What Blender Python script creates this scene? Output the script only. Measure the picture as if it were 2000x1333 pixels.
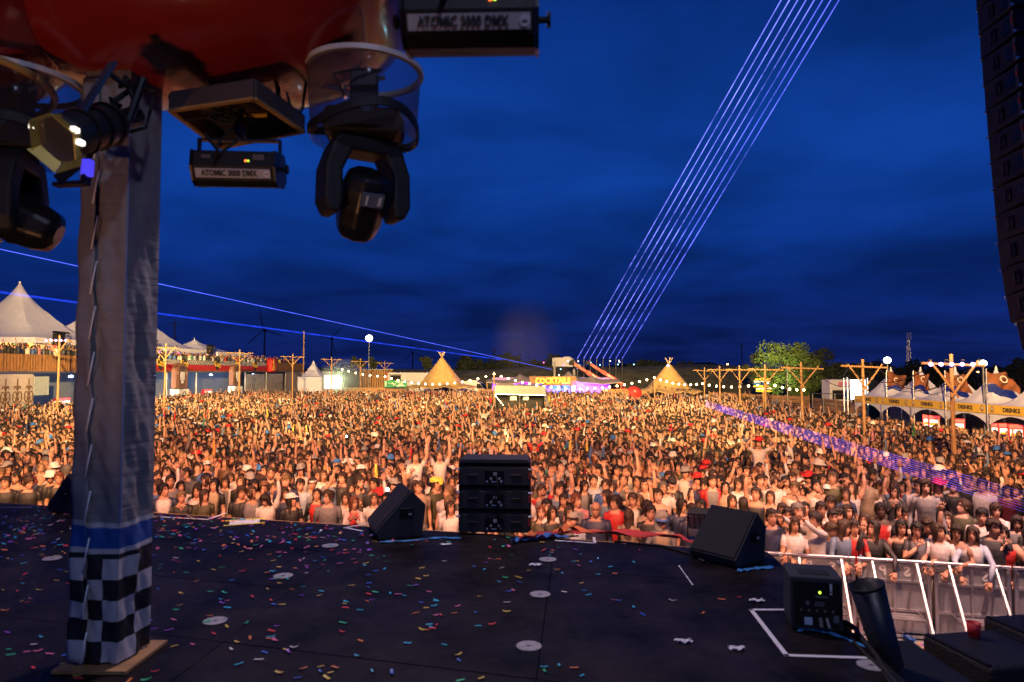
import bpy, bmesh, math, random
import numpy as np
from mathutils import Vector, Matrix, Euler
R = math.radians; PI = math.pi
rnd = random.Random(7); nr = np.random.default_rng(11)
scene = bpy.context.scene; C = scene.collection
for o in list(bpy.data.objects): bpy.data.objects.remove(o)

# ------------------------------------------------------------ camera
CH = 4.0; F = 1333.3; PITCH = math.atan(0.0443)
cd = bpy.data.cameras.new('camera'); cam = bpy.data.objects.new('camera', cd); C.objects.link(cam)
cd.sensor_width = 36; cd.lens = 24; cd.clip_start = .05; cd.clip_end = 3000
cam.location = (0, 0, CH); cam.rotation_euler = (PI/2 + PITCH, 0, 0)
cd.dof.use_dof = True; cd.dof.focus_distance = 22; cd.dof.aperture_fstop = 2.2
scene.camera = cam
CP, SP = math.cos(PITCH), math.sin(PITCH)
def ray(px, py):
    u = (px-1000)/F; v = (666.5-py)/F
    return Vector((u, CP - v*SP, SP + v*CP))
def at(px, py, Y):
    d = ray(px, py); return Vector((0, 0, CH)) + d*(Y/d.y)
def gp(px, py, z):
    d = ray(px, py); return Vector((0, 0, CH)) + d*((z-CH)/d.z)
def proj(p):
    x, y, z = p[0], p[1], p[2]-CH
    f = y*CP + z*SP; up = -y*SP + z*CP
    return (1000 + F*x/f, 666.5 - F*up/f)

# ------------------------------------------------------------ sky at dusk
w = bpy.data.worlds.new('World'); scene.world = w; w.use_nodes = True
nt = w.node_tree; nt.nodes.clear(); N = nt.nodes.new; L = nt.links.new
out = N('ShaderNodeOutputWorld'); bg = N('ShaderNodeBackground'); L(bg.outputs[0], out.inputs[0])
tc = N('ShaderNodeTexCoord'); sep = N('ShaderNodeSeparateXYZ'); L(tc.outputs['Generated'], sep.inputs[0])
ramp = N('ShaderNodeValToRGB'); L(sep.outputs[2], ramp.inputs[0])
cr = ramp.color_ramp; cr.elements[0].position = 0.0; cr.elements[0].color = (.005, .014, .115, 1)
cr.elements[1].position = 1.0; cr.elements[1].color = (.002, .018, .12, 1)
for p, c in ((.04, (.004, .014, .118, 1)), (.10, (.003, .018, .148, 1)), (.18, (.003, .029, .21, 1)), (.28, (.004, .045, .30, 1)), (.38, (.004, .045, .30, 1)), (.48, (.003, .029, .21, 1))):
    e = cr.elements.new(p); e.color = c
# cloud deck: direction projected on a plane overhead
mx = N('ShaderNodeMath'); mx.operation = 'ABSOLUTE'; L(sep.outputs[2], mx.inputs[0])
ma = N('ShaderNodeMath'); ma.operation = 'ADD'; ma.inputs[1].default_value = .13; L(mx.outputs[0], ma.inputs[0])
dx = N('ShaderNodeMath'); dx.operation = 'DIVIDE'; L(sep.outputs[0], dx.inputs[0]); L(ma.outputs[0], dx.inputs[1])
dy = N('ShaderNodeMath'); dy.operation = 'DIVIDE'; L(sep.outputs[1], dy.inputs[0]); L(ma.outputs[0], dy.inputs[1])
cmb = N('ShaderNodeCombineXYZ'); L(dx.outputs[0], cmb.inputs[0]); L(dy.outputs[0], cmb.inputs[1])
nz = N('ShaderNodeTexNoise'); nz.inputs['Scale'].default_value = 1.15; nz.inputs['Detail'].default_value = 5; nz.inputs['Roughness'].default_value = .5
nz.inputs['Distortion'].default_value = .35
L(cmb.outputs[0], nz.inputs['Vector'])
cl = N('ShaderNodeMapRange'); cl.inputs[1].default_value = .33; cl.inputs[2].default_value = .70; cl.inputs[3].default_value = .58; cl.inputs[4].default_value = 1.28
L(nz.outputs[0], cl.inputs[0])
mul = N('ShaderNodeVectorMath'); mul.operation = 'SCALE'; L(ramp.outputs[0], mul.inputs[0]); L(cl.outputs[0], mul.inputs['Scale'])
sky = N('ShaderNodeTexSky'); sky.sky_type = 'NISHITA'; sky.sun_disc = False; sky.sun_elevation = R(1.0); sky.sun_rotation = R(200)
sk = N('ShaderNodeVectorMath'); sk.operation = 'MULTIPLY'; sk.inputs[1].default_value = (.0002, .0008, .004); L(sky.outputs[0], sk.inputs[0])
ad = N('ShaderNodeVectorMath'); ad.operation = 'ADD'; L(mul.outputs[0], ad.inputs[0]); L(sk.outputs[0], ad.inputs[1])
L(ad.outputs[0], bg.inputs[0]); bg.inputs[1].default_value = 1.0

# ------------------------------------------------------------ view
vs = scene.view_settings; vs.view_transform = 'Standard'; vs.look = 'None'; vs.gamma = 1; vs.exposure = 0; vs.use_curve_mapping = False
scene.render.engine = 'CYCLES'
scene.cycles.max_bounces = 5; scene.cycles.transparent_max_bounces = 24
scene.cycles.sample_clamp_indirect = 4
scene.cycles.volume_max_steps = 64

# ------------------------------------------------------------ stage lamps (each sits in the blinder fixture built further down)
STAGE_Z = 2.4
WK = 98000
LAMPS = [   # x, y, z, aim x, aim y, aim z, watts, cone deg, blend, colour, radius
    (-7.0, 6.8, 8.29, -37, 62, 7, WK*1.28*3.23, 26, 1, (1, .63, .23), .25),
    (-5.5, 6.4, 8.06, -24, 66, 7.5, WK*1.28*3.56, 26, 1, (1, .63, .23), .25),
    (-2.5, 6.0, 7.81, -10, 72, 8.5, WK*1.28*3.70, 26, 1, (1, .63, .23), .25),
    (0.0, 5.6, 7.62, 4, 74, 8.5, WK*1.28*3.50, 26, 1, (1, .63, .23), .25),
    (2.0, 5.4, 7.51, 16, 66, 8, WK*1.28*3.44, 26, 1, (1, .63, .23), .25),
    (-6.6, 6.7, 8.23, -24, 38, 3.2, WK*1.28*0.71, 36, 1, (1, .59, .22), .25),
    (-4.5, 6.2, 7.95, -10, 42, 3.2, WK*1.28*0.68, 34, 1, (1, .59, .22), .25),
    (-1.0, 5.7, 7.67, 1, 42, 3.2, WK*1.28*0.56, 34, 1, (1, .59, .22), .25),
    (1.4, 5.5, 7.56, 12, 40, 3.2, WK*1.28*0.61, 34, 1, (1, .59, .22), .25),
    (7.2, 8.6, 9.29, 24, 38, 3.2, WK*1.28*0.45, 34, 1, (1, .59, .22), .25),
    (-6.0, 6.5, 8.12, -14, 22, 1.6, WK*0.19, 50, 1, (1, .47, .19), .25),
    (-3.0, 6.0, 7.84, -4, 23, 1.6, WK*0.12, 50, 1, (1, .47, .19), .25),
    (2.4, 5.3, 7.48, 5, 22, 1.6, WK*0.12, 50, 1, (1, .47, .19), .25),
    (7.5, 8.5, 9.23, 14, 21, 1.6, WK*0.18, 56, 1, (1, .47, .19), .25),
    (-6.3, 6.6, 8.18, -8, 14.5, 1.2, WK*0.072, 70, 1, (1, .41, .22), .25),
    (-2.2, 5.9, 7.79, -3, 12.8, 1.2, WK*0.062, 74, 1, (1, .41, .22), .25),
    (1.0, 5.5, 7.56, 2, 12, 1.2, WK*0.062, 74, 1, (1, .41, .22), .25),
    (7.3, 8.2, 9.07, 6.8, 11.3, 1.2, WK*0.11, 58, 1, (1, .52, .40), .25),
]
# ------------------------------------------------------------ materials
MATS = {}
def M(name, col, rough=.6, metal=0., var=.12, scale=6., bump=0., bscale=40., emit=None, estr=0., coat=0., spec=.5, stretch=None, alpha=None, trans=0.):
    if name in MATS: return MATS[name]
    m = bpy.data.materials.new(name); m.use_nodes = True; t = m.node_tree; b = t.nodes['Principled BSDF']
    tcn = t.nodes.new('ShaderNodeTexCoord'); vec = tcn.outputs['Object']
    if stretch:
        mp = t.nodes.new('ShaderNodeMapping'); mp.inputs['Scale'].default_value = stretch; t.links.new(vec, mp.inputs[0]); vec = mp.outputs[0]
    n = t.nodes.new('ShaderNodeTexNoise'); n.inputs['Scale'].default_value = scale; n.inputs['Detail'].default_value = 5; t.links.new(vec, n.inputs['Vector'])
    mr = t.nodes.new('ShaderNodeMapRange'); mr.inputs[1].default_value = .3; mr.inputs[2].default_value = .7
    mr.inputs[3].default_value = 1-var; mr.inputs[4].default_value = 1+var; t.links.new(n.outputs[0], mr.inputs[0])
    sc = t.nodes.new('ShaderNodeVectorMath'); sc.operation = 'SCALE'; sc.inputs[0].default_value = col[:3]; t.links.new(mr.outputs[0], sc.inputs['Scale'])
    t.links.new(sc.outputs[0], b.inputs['Base Color'])
    mr2 = t.nodes.new('ShaderNodeMapRange'); mr2.inputs[1].default_value = .3; mr2.inputs[2].default_value = .7
    mr2.inputs[3].default_value = max(0, rough-.08); mr2.inputs[4].default_value = min(1, rough+.08); t.links.new(n.outputs[0], mr2.inputs[0])
    t.links.new(mr2.outputs[0], b.inputs['Roughness'])
    b.inputs['Metallic'].default_value = metal; b.inputs['Specular IOR Level'].default_value = spec
    if coat: b.inputs['Coat Weight'].default_value = coat; b.inputs['Coat Roughness'].default_value = .08
    if emit: b.inputs['Emission Color'].default_value = (*emit, 1); b.inputs['Emission Strength'].default_value = estr
    if alpha is not None: b.inputs['Alpha'].default_value = alpha
    if trans: b.inputs['Transmission Weight'].default_value = trans; b.inputs['IOR'].default_value = 1.1
    if bump:
        n2 = t.nodes.new('ShaderNodeTexNoise'); n2.inputs['Scale'].default_value = bscale; n2.inputs['Detail'].default_value = 4; t.links.new(vec, n2.inputs['Vector'])
        bp = t.nodes.new('ShaderNodeBump'); bp.inputs['Strength'].default_value = bump; bp.inputs['Distance'].default_value = .02
        t.links.new(n2.outputs[0], bp.inputs['Height']); t.links.new(bp.outputs[0], b.inputs['Normal'])
    MATS[name] = m; return m
def Mcol(name, rough, bump=0, bscale=60, sheen=0):
    m = bpy.data.materials.new(name); m.use_nodes = True; t = m.node_tree; b = t.nodes['Principled BSDF']
    a = t.nodes.new('ShaderNodeAttribute'); a.attribute_name = 'Col'
    tcn = t.nodes.new('ShaderNodeTexCoord'); n = t.nodes.new('ShaderNodeTexNoise'); n.inputs['Scale'].default_value = 30; n.inputs['Detail'].default_value = 3
    t.links.new(tcn.outputs['Object'], n.inputs['Vector'])
    mr = t.nodes.new('ShaderNodeMapRange'); mr.inputs[1].default_value = .3; mr.inputs[2].default_value = .7; mr.inputs[3].default_value = .86; mr.inputs[4].default_value = 1.1
    t.links.new(n.outputs[0], mr.inputs[0])
    sc = t.nodes.new('ShaderNodeVectorMath'); sc.operation = 'SCALE'; t.links.new(a.outputs['Color'], sc.inputs[0]); t.links.new(mr.outputs[0], sc.inputs['Scale'])
    t.links.new(sc.outputs[0], b.inputs['Base Color']); b.inputs['Roughness'].default_value = rough
    if bump:
        n2 = t.nodes.new('ShaderNodeTexNoise'); n2.inputs['Scale'].default_value = bscale; n2.inputs['Detail'].default_value = 3; t.links.new(tcn.outputs['Object'], n2.inputs['Vector'])
        bp = t.nodes.new('ShaderNodeBump'); bp.inputs['Strength'].default_value = bump; bp.inputs['Distance'].default_value = .03
        t.links.new(n2.outputs[0], bp.inputs['Height']); t.links.new(bp.outputs[0], b.inputs['Normal'])
    return m
def Mbeam(name, col, strength, streak=0.):
    m = bpy.data.materials.new(name); m.use_nodes = True; t = m.node_tree; t.nodes.clear()
    o = t.nodes.new('ShaderNodeOutputMaterial'); e = t.nodes.new('ShaderNodeEmission'); tr = t.nodes.new('ShaderNodeBsdfTransparent'); a = t.nodes.new('ShaderNodeAddShader')
    e.inputs[0].default_value = (*col, 1)
    tcn = t.nodes.new('ShaderNodeTexCoord'); n = t.nodes.new('ShaderNodeTexNoise'); n.inputs['Scale'].default_value = .35; n.inputs['Detail'].default_value = 7; n.inputs['Roughness'].default_value = .75
    t.links.new(tcn.outputs['Object'], n.inputs['Vector'])
    mr = t.nodes.new('ShaderNodeMapRange'); mr.inputs[1].default_value = .38; mr.inputs[2].default_value = .66; mr.inputs[3].default_value = strength*(1-streak); mr.inputs[4].default_value = strength*(1+streak*1.6)
    t.links.new(n.outputs[0], mr.inputs[0]); t.links.new(mr.outputs[0], e.inputs[1])
    t.links.new(e.outputs[0], a.inputs[0]); t.links.new(tr.outputs[0], a.inputs[1]); t.links.new(a.outputs[0], o.inputs[0])
    return m
black = M('black_plastic', (.008, .008, .009), .6, bump=.15, bscale=90, spec=.3)
blackm = M('black_metal', (.016, .016, .018), .42, .6, bump=.05)
blackg = M('black_gloss', (.007, .007, .008), .35, spec=.35)
rubber = M('black_rubber', (.012, .012, .012), .8)
spk = M('speaker_paint', (.018, .020, .026), .66, bump=.35, bscale=220)
grille = M('speaker_grille', (.012, .011, .011), .6, .3, bump=.5, bscale=300)
darkhole = M('dark_recess', (.004, .004, .004), .8)
alu = M('aluminium', (.55, .56, .6), .35, .9, bump=.08, bscale=60)
galv = M('galvanised_sheet', (.32, .34, .38), .5, .6, var=.2, scale=12)
steel = M('grey_steel', (.2, .21, .23), .5, .7)
wood = M('pole_wood', (.33, .19, .085), .8, var=.3, scale=5, bump=.3, bscale=20, stretch=(6, 6, .8))
wood2 = M('plank_wood', (.36, .20, .09), .8, var=.35, scale=4, bump=.3, bscale=15, stretch=(.6, 6, 8))
plyw = M('plywood', (.40, .22, .09), .7, var=.25, scale=5, stretch=(1, 5, 5))
white = M('white_print', (.75, .75, .78), .6, var=.06)
tape = M('white_tape', (.7, .68, .7), .6, var=.08)
tentw = M('tent_canvas', (.56, .58, .72), .7, var=.08, scale=2, bump=.2, bscale=3)
tipi = M('tipi_canvas', (.52, .34, .13), .85, var=.15, scale=2, bump=.3, bscale=4)
beige = M('beige_canvas', (.40, .34, .27), .8, var=.12, scale=2)
greyc = M('grey_canvas', (.33, .30, .29), .8, var=.12, scale=2, bump=.25, bscale=3)
redg = M('red_gloss', (.20, .012, .008), .24, var=.25, scale=1.5, coat=.5)
redp = M('red_paint', (.55, .02, .02), .5)
yellowp = M('yellow_paint', (.75, .48, .04), .6)
lineblue = M('blue_cloth', (.02, .12, .42), .7)
# ------------------------------------------------------------ object helpers
ORG = {}
def tag(o, label, cat, group=None, kind=None):
    if label: o['label'] = label
    if cat: o['category'] = cat
    if group: o['group'] = group
    if kind: o['kind'] = kind
    return o
def thing(name, label, cat, loc=(0, 0, 0), rotz=0, group=None, local=False):
    o = bpy.data.objects.new(name, None); C.objects.link(o); o.location = loc; o.rotation_euler = (0, 0, rotz)
    o.empty_display_size = .1
    ORG[o.name] = Vector((0, 0, 0)) if local else Vector(loc)
    return tag(o, label, cat, group)
def dup(root, loc=None, rotz=None, label=None, group=None):
    def cp(o, par):
        c = o.copy(); C.objects.link(c); ORG[c.name] = ORG.get(o.name, Vector((0, 0, 0)))
        if par is not None: c.parent = par
        for ch in [x for x in KIDS.get(o.name, [])]: 
            k = cp(ch, c); KIDS.setdefault(c.name, []).append(k)
        return c
    r = cp(root, None)
    if loc is not None: r.location = loc
    if rotz is not None: r.rotation_euler = (0, 0, rotz)
    if label: r['label'] = label
    if group: r['group'] = group
    return r
KIDS = {}
class MB:
    def __init__(s): s.v = []; s.f = []; s.m = []; s.mi = 0
    def add(s, vs, fs):
        b = len(s.v); s.v += [tuple(v) for v in vs]; s.f += [tuple(i+b for i in f) for f in fs]; s.m += [s.mi]*len(fs); return s
    def box(s, c, size, rot=None):
        c = Vector(c); h = Vector(size)*.5
        R3 = rot.to_matrix() if isinstance(rot, Euler) else (rot if rot is not None else Matrix.Identity(3))
        vs = [c + R3 @ Vector((x*h.x, y*h.y, z*h.z)) for z in (-1, 1) for y in (-1, 1) for x in (-1, 1)]
        return s.add(vs, [(0, 2, 3, 1), (4, 5, 7, 6), (0, 1, 5, 4), (2, 6, 7, 3), (0, 4, 6, 2), (1, 3, 7, 5)])
    def beam(s, p0, p1, wd, h=None, up=(0, 0, 1)):
        p0 = Vector(p0); p1 = Vector(p1); d = p1-p0; h = h or wd; u = Vector(up)
        if abs(d.normalized().dot(u)) > .98: u = Vector((0, 1, 0))
        x = d.normalized(); y = u.cross(x).normalized(); z = x.cross(y)
        return s.box((p0+p1)/2, (d.length, wd, h), Matrix((x, y, z)).transposed())
    def tube(s, pts, r, n=8, caps=True):
        pts = [Vector(p) for p in pts]; k = len(pts); rs = r if isinstance(r, (list, tuple)) else [r]*k
        vs = []; prev = None
        for i, p in enumerate(pts):
            d = (pts[min(i+1, k-1)] - pts[max(i-1, 0)]).normalized()
            a = Vector((0, 0, 1)) if abs(d.z) < .95 else Vector((1, 0, 0))
            x = a.cross(d).normalized()
            if prev is not None and x.dot(prev) < 0: x = -x
            prev = x; y = d.cross(x)
            vs += [p + (x*math.cos(2*PI*j/n) + y*math.sin(2*PI*j/n))*rs[i] for j in range(n)]
        fs = [(i*n+j, i*n+(j+1) % n, (i+1)*n+(j+1) % n, (i+1)*n+j) for i in range(k-1) for j in range(n)]
        if caps: fs += [tuple(range(n))[::-1], tuple((k-1)*n+j for j in range(n))]
        return s.add(vs, fs)
    def cyl(s, p0, p1, r0, r1=None, n=16): return s.tube([p0, p1], [r0, r0 if r1 is None else r1], n)
    def lathe(s, prof, c=(0, 0, 0), n=24, sx=1, sy=1, caps=True):
        c = Vector(c); k = len(prof)
        vs = [c + Vector((r*math.cos(2*PI*j/n)*sx, r*math.sin(2*PI*j/n)*sy, z)) for r, z in prof for j in range(n)]
        fs = [(i*n+j, i*n+(j+1) % n, (i+1)*n+(j+1) % n, (i+1)*n+j) for i in range(k-1) for j in range(n)]
        if caps: fs += [tuple(range(n))[::-1], tuple((k-1)*n+j for j in range(n))]
        return s.add(vs, fs)
    def prism(s, poly, ext):
        poly = [Vector(p) for p in poly]; n = len(poly); ext = Vector(ext)
        return s.add(poly + [p+ext for p in poly], [tuple(range(n))[::-1], tuple(range(n, 2*n))] + [(i, (i+1) % n, n+(i+1) % n, n+i) for i in range(n)])
    def grid(s, nx, ny, fn):
        vs = [fn(i/nx, j/ny) for j in range(ny+1) for i in range(nx+1)]
        return s.add(vs, [(j*(nx+1)+i, j*(nx+1)+i+1, (j+1)*(nx+1)+i+1, (j+1)*(nx+1)+i) for j in range(ny) for i in range(nx)])
    def sphere(s, c, r, n=12, m=8, sc=(1, 1, 1)):
        c = Vector(c)
        vs = [c + Vector((math.sin(PI*i/m)*math.cos(2*PI*j/n)*r*sc[0], math.sin(PI*i/m)*math.sin(2*PI*j/n)*r*sc[1], math.cos(PI*i/m)*r*sc[2])) for i in range(1, m) for j in range(n)]
        fs = [(i*n+j, (i+1)*n+j, (i+1)*n+(j+1) % n, i*n+(j+1) % n) for i in range(m-2) for j in range(n)]
        t = len(vs); vs += [c+Vector((0, 0, r*sc[2])), c-Vector((0, 0, r*sc[2]))]
        fs += [(t, j, (j+1) % n) for j in range(n)] + [(t+1, (m-2)*n+(j+1) % n, (m-2)*n+j) for j in range(n)]
        return s.add(vs, fs)
    def build(s, name, mat, parent=None, org=None, smooth=False, bevel=0., label=None, cat=None, group=None, kind=None, solid=0., seg=2, fix=True):
        o0 = Vector(org) if org is not None else (ORG[parent.name] if parent is not None else Vector((0, 0, 0)))
        me = bpy.data.meshes.new(name); me.from_pydata([Vector(v)-o0 for v in s.v], [], s.f)
        for x in (mat if isinstance(mat, (list, tuple)) else [mat]): me.materials.append(x)
        if any(s.m): me.polygons.foreach_set('material_index', s.m)
        if fix:
            bm = bmesh.new(); bm.from_mesh(me); bmesh.ops.recalc_face_normals(bm, faces=bm.faces); bm.to_mesh(me); bm.free()
        if smooth:
            me.polygons.foreach_set('use_smooth', [True]*len(me.polygons))
            if smooth is not True: me.set_sharp_from_angle(angle=R(smooth))
        me.update()
        o = bpy.data.objects.new(name, me); C.objects.link(o)
        if parent is not None:
            o.parent = parent; KIDS.setdefault(parent.name, []).append(o); ORG[o.name] = o0
        else:
            o.location = o0; ORG[o.name] = o0
        if solid:
            md = o.modifiers.new('solid', 'SOLIDIFY'); md.thickness = solid; md.offset = 0
        if bevel:
            md = o.modifiers.new('bevel', 'BEVEL'); md.width = bevel; md.segments = seg; md.limit_method = 'ANGLE'; md.angle_limit = R(40)
        return tag(o, label, cat, group, kind)
def text(body, size, loc, rot, mat, parent, name='lettering', ext=.003, width=None, align='CENTER', bold=0., mirror=False, sx=1., label=None):
    """flat lettering; rot is a 3x3 whose x runs along the words and z points at the reader"""
    cu = bpy.data.curves.new(name, 'FONT'); cu.body = body; cu.size = size; cu.align_x = align; cu.align_y = 'CENTER'; cu.extrude = ext; cu.offset = bold; cu.resolution_u = 2
    t = bpy.data.objects.new('tmp', cu); C.objects.link(t)
    me = bpy.data.meshes.new_from_object(t); bpy.data.objects.remove(t); bpy.data.curves.remove(cu)
    me.name = name; k = sx
    if width:
        xs = [v.co.x for v in me.vertices]; k = width/max(1e-6, max(xs)-min(xs))
    o0 = ORG[parent.name]
    for v in me.vertices:
        c = Vector(((-1 if mirror else 1)*v.co.x*k, v.co.y, v.co.z)); v.co = Vector(loc) + rot @ c - o0
    me.materials.append(mat); o = bpy.data.objects.new(name, me); C.objects.link(o); o.parent = parent; ORG[o.name] = o0
    KIDS.setdefault(parent.name, []).append(o)
    if label: o['label'] = label
    return o
def axes(x, z):
    x = Vector(x).normalized(); z = Vector(z).normalized(); y = z.cross(x).normalized(); z = x.cross(y)
    return Matrix((x, y, z)).transposed()
FACE = axes((1, 0, 0), (0, -1, 0))     # words facing the camera (-Y)
def catenary(a, b, sag, n=12):
    a = Vector(a); b = Vector(b)
    return [a.lerp(b, i/n) - Vector((0, 0, sag*4*(i/n)*(1-i/n))) for i in range(n+1)]
def lamp(name, typ, loc, parent, energy, col, radius=.1, aim=None, cone=60, blend=.5):
    ld = bpy.data.lights.new(name, typ); ld.energy = energy; ld.color = col
    ld.shadow_soft_size = radius
    if typ == 'SPOT': ld.spot_size = R(cone); ld.spot_blend = blend
    o = bpy.data.objects.new(name, ld); C.objects.link(o)
    o.location = Vector(loc) - (ORG[parent.name] if parent is not None else Vector((0, 0, 0)))
    if aim is not None: o.rotation_euler = (Vector(aim)-Vector(loc)).to_track_quat('-Z', 'Y').to_euler()
    if parent is not None: o.parent = parent
    return o
# ============================================================ SETTING: ground, stage, hills
gm = M('dirt_ground', (.10, .075, .055), .9, var=.4, scale=.6, bump=.4, bscale=6)
MB().grid(40, 40, lambda u, v: (-1500+3000*u, -600+2400*v, 0)).build('ground', gm, kind='structure')
floorm = M('stage_floor_black', (.017, .016, .022), .5, var=.6, scale=1.4, bump=.12, bscale=25, spec=.10)
def stage_mat():
    m = floorm; t = m.node_tree; b = t.nodes['Principled BSDF']
    geo = t.nodes.new('ShaderNodeNewGeometry'); n = t.nodes.new('ShaderNodeTexNoise'); n.inputs['Scale'].default_value = 2.2; n.inputs['Detail'].default_value = 8; n.inputs['Roughness'].default_value = .7
    t.links.new(geo.outputs['Position'], n.inputs['Vector'])
    mr = t.nodes.new('ShaderNodeMapRange'); mr.inputs[1].default_value = .35; mr.inputs[2].default_value = .75; mr.inputs[3].default_value = .4; mr.inputs[4].default_value = 4.2
    t.links.new(n.outputs[0], mr.inputs[0])
    sc = t.nodes.new('ShaderNodeVectorMath'); sc.operation = 'SCALE'; sc.inputs[0].default_value = (.0062, .0045, .0050); t.links.new(mr.outputs[0], sc.inputs['Scale'])
    t.links.new(sc.outputs[0], b.inputs['Base Color'])
stage_mat()
K = Vector((2.25, 6.12, STAGE_Z)); U = Vector((.9662, -.2580, 0)); V = Vector((.096, .9954, 0))
def st(a, b, z=0): return K - U*a - V*b + Vector((0, 0, z))
s = MB(); s.prism([st(0, 0, -.12), st(15, 0, -.12), st(15, 11, -.12), st(0, 11, -.12)], (0, 0, .10))
stage = s.build('stage_floor', rubber, kind='structure')
for i in range(8):
    for j in range(11):
        a0, a1 = i*1.9+.003, min(15, (i+1)*1.9-.003); b0, b1 = j*1.0+.003, (j+1)*1.0-.003
        dz = rnd.uniform(-.0015, .0015)
        MB().prism([st(a0, b0, -.019), st(a1, b0, -.019), st(a1, b1, -.019), st(a0, b1, -.019)], (0, 0, .019+dz)).build('deck_panel', floorm, stage)
s = MB(); s.beam(st(-.01, -.012, -.03), st(15, -.012, -.03), .02, .06); s.build('edge_trim', plyw, stage)
s = MB(); s.beam(st(-.012, 0, -.03), st(-.012, 11, -.03), .02, .06); s.build('edge_trim', black, stage)
def drape(u, v):
    p = st(15*u, -.02, -.06); return (p.x+.02*math.sin(u*300), p.y+.025*math.sin(u*240), p.z*(1-v)+.01)
MB().grid(200, 2, drape).build('skirt', M('black_drape', (.012, .011, .013), .9), stage, solid=.005)
def drape2(u, v):
    p = st(-.02, 11*u, -.06); return (p.x+.02*math.sin(u*220), p.y, p.z*(1-v)+.01)
MB().grid(140, 2, drape2).build('skirt', MATS['black_drape'], stage, solid=.005)
# stage roof, above the frame
s = MB(); s.prism([st(-6.4, .4, 8.4), st(11, .4, 8.4), st(11, 13, 8.9), st(-6.4, 13, 8.9)], (0, 0, .25)); roof_ = s.build('stage_roof', MATS['black_drape'], label='black stage roof over the whole stage', cat='roof')
for a_, b_ in ((-6.2, .7), (10.8, .7), (-6.2, 12.5), (10.8, 12.5)):
    q = st(a_, b_, 0); s = MB(); s.box((q.x, q.y, 5.4), (.35, .35, 10.8)); s.build('roof_tower', alu, roof_)
# grassy embankment and dark ridge behind the field
grassm = M('bank_grass', (.10, .10, .045), .95, var=.5, scale=.5, bump=.6, bscale=3)
def bank(u, v):
    x = -150+330*u; y = 112+40*v; h = 4.6*math.sin(min(1, v*2.2)*PI/2) + .5*math.sin(x*.05)+.25*math.sin(x*.21)
    if x < -60: h *= max(.25, 1-(-60-x)/60)
    return (x, y, h*min(1, v*8) + (.03 if v > 0 else -.02))
MB().grid(120, 10, bank).build('embankment', grassm, kind='structure', smooth=True)
hillm = M('far_wood', (.02, .028, .02), 1, var=.4, scale=.05)
def ridge(u, v):
    x = -700+1500*u; y = 420+60*v
    h = 3.5 + 2.5*math.sin(x*.006+1)+1.6*math.sin(x*.021)+2.0*math.sin(x*.09)*math.sin(x*.037)+1.2*abs(math.sin(x*.19))
    return (x, y, max(2, h)*(1 if v > .15 else 0) - .1)
MB().grid(300, 5, ridge).build('hills', hillm, kind='structure')

# ============================================================ STAGE THINGS
# wrapped truss column
cz = STAGE_Z; colb = Vector((-2.12, 3.73, cz))
col = thing('wrapped_column', 'grey fabric wrapped truss column with blue stripe and checkered foot on the stage', 'column', colb, R(-7.3), local=True)
greyw = M('cover_grey', (.17, .168, .175), .55, var=.10, scale=3, bump=.35, bscale=2.5, stretch=(1, 1, 12))
covers = [greyw, M('cover_white', (.42, .41, .42), .55, var=.08, bump=.2, bscale=8), M('cover_black', (.012, .012, .013), .5, bump=.2, bscale=8), M('cover_blue', (.015, .07, .28), .5, var=.15)]
def cover(name, p0, dirv, wid, nrm, cols, nx=18):
    s = MB(); H = 3.25; rows = 118; p0 = Vector(p0); dirv = Vector(dirv); nrm = Vector(nrm)
    def pt(i, j):
        u = i/nx; z = .035 + H*j/rows
        wv = .009*math.sin(z*9+u*5) + .008*abs(math.sin(z*6.5-u*4))**3 + .006*math.sin(u*14+z*3) + .004*math.sin(z*40+u*20)
        wv *= 4*u*(1-u)*.9+.1
        return p0 + dirv*(wid*u) + nrm*wv + Vector((0, 0, z))
    vs = [pt(i, j) for j in range(rows+1) for i in range(nx+1)]
    s.v = vs
    for j in range(rows):
        for i in range(nx):
            z = H*(j+.5)/rows
            if z < .55: mi = 1 if (int(z/.11)+int(i*cols/nx)) % 2 == 0 else 2
            elif z < .577: mi = 2
            elif z < .615: mi = 1
            elif z < .715: mi = 3
            elif z < .755: mi = 1
            else: mi = 0
            s.f.append((j*(nx+1)+i, j*(nx+1)+i+1, (j+1)*(nx+1)+i+1, (j+1)*(nx+1)+i)); s.m.append(mi)
    return s.build(name, covers, col, smooth=True, fix=False)
S = .275
cover('fabric_cover', (-S, 0, 0), (1, 0, 0), S, (0, -1, 0), 3)
cover('fabric_cover', (0, 0, 0), (0, 1, 0), S, (1, 0, 0), 2, nx=16)
cover('fabric_cover', (0, S, 0), (-1, 0, 0), S, (0, 1, 0), 3, nx=12)
cover('fabric_cover', (-S, S, 0), (0, -1, 0), S, (-1, 0, 0), 2, nx=12)
s = MB()
for x in (-S+.03, -.03):
    for y in (.03, S-.03): s.cyl((x, y, .02), (x, y, 3.12), .022, n=8)
s.build('truss_core', alu, col)
s = MB(); s.box((-S/2+.01, S/2, .0115), (.40, .42, .02), Euler((0, 0, R(6)))); s.build('base_plate', M('base_ply', (.30, .16, .06), .7, var=.3), col, bevel=.002)
s = MB(); s.tube([(.003, -.003, .78+.05*i) for i in range(45)], .006, 6); s.build('piping', M('piping_blue', (.10, .16, .32), .6), col)
s = MB()     # overlapping flap on the left face, laced with a white cord
def flap(u, v):
    z = .04+3.2*v; e = .006*math.sin(v*76)+.006*math.sin(v*33)
    return (-S-.004+(.105+e)*u, -.012-.016*u-.008*math.sin(v*47+u*3), z)
s.grid(5, 110, flap); 
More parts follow.
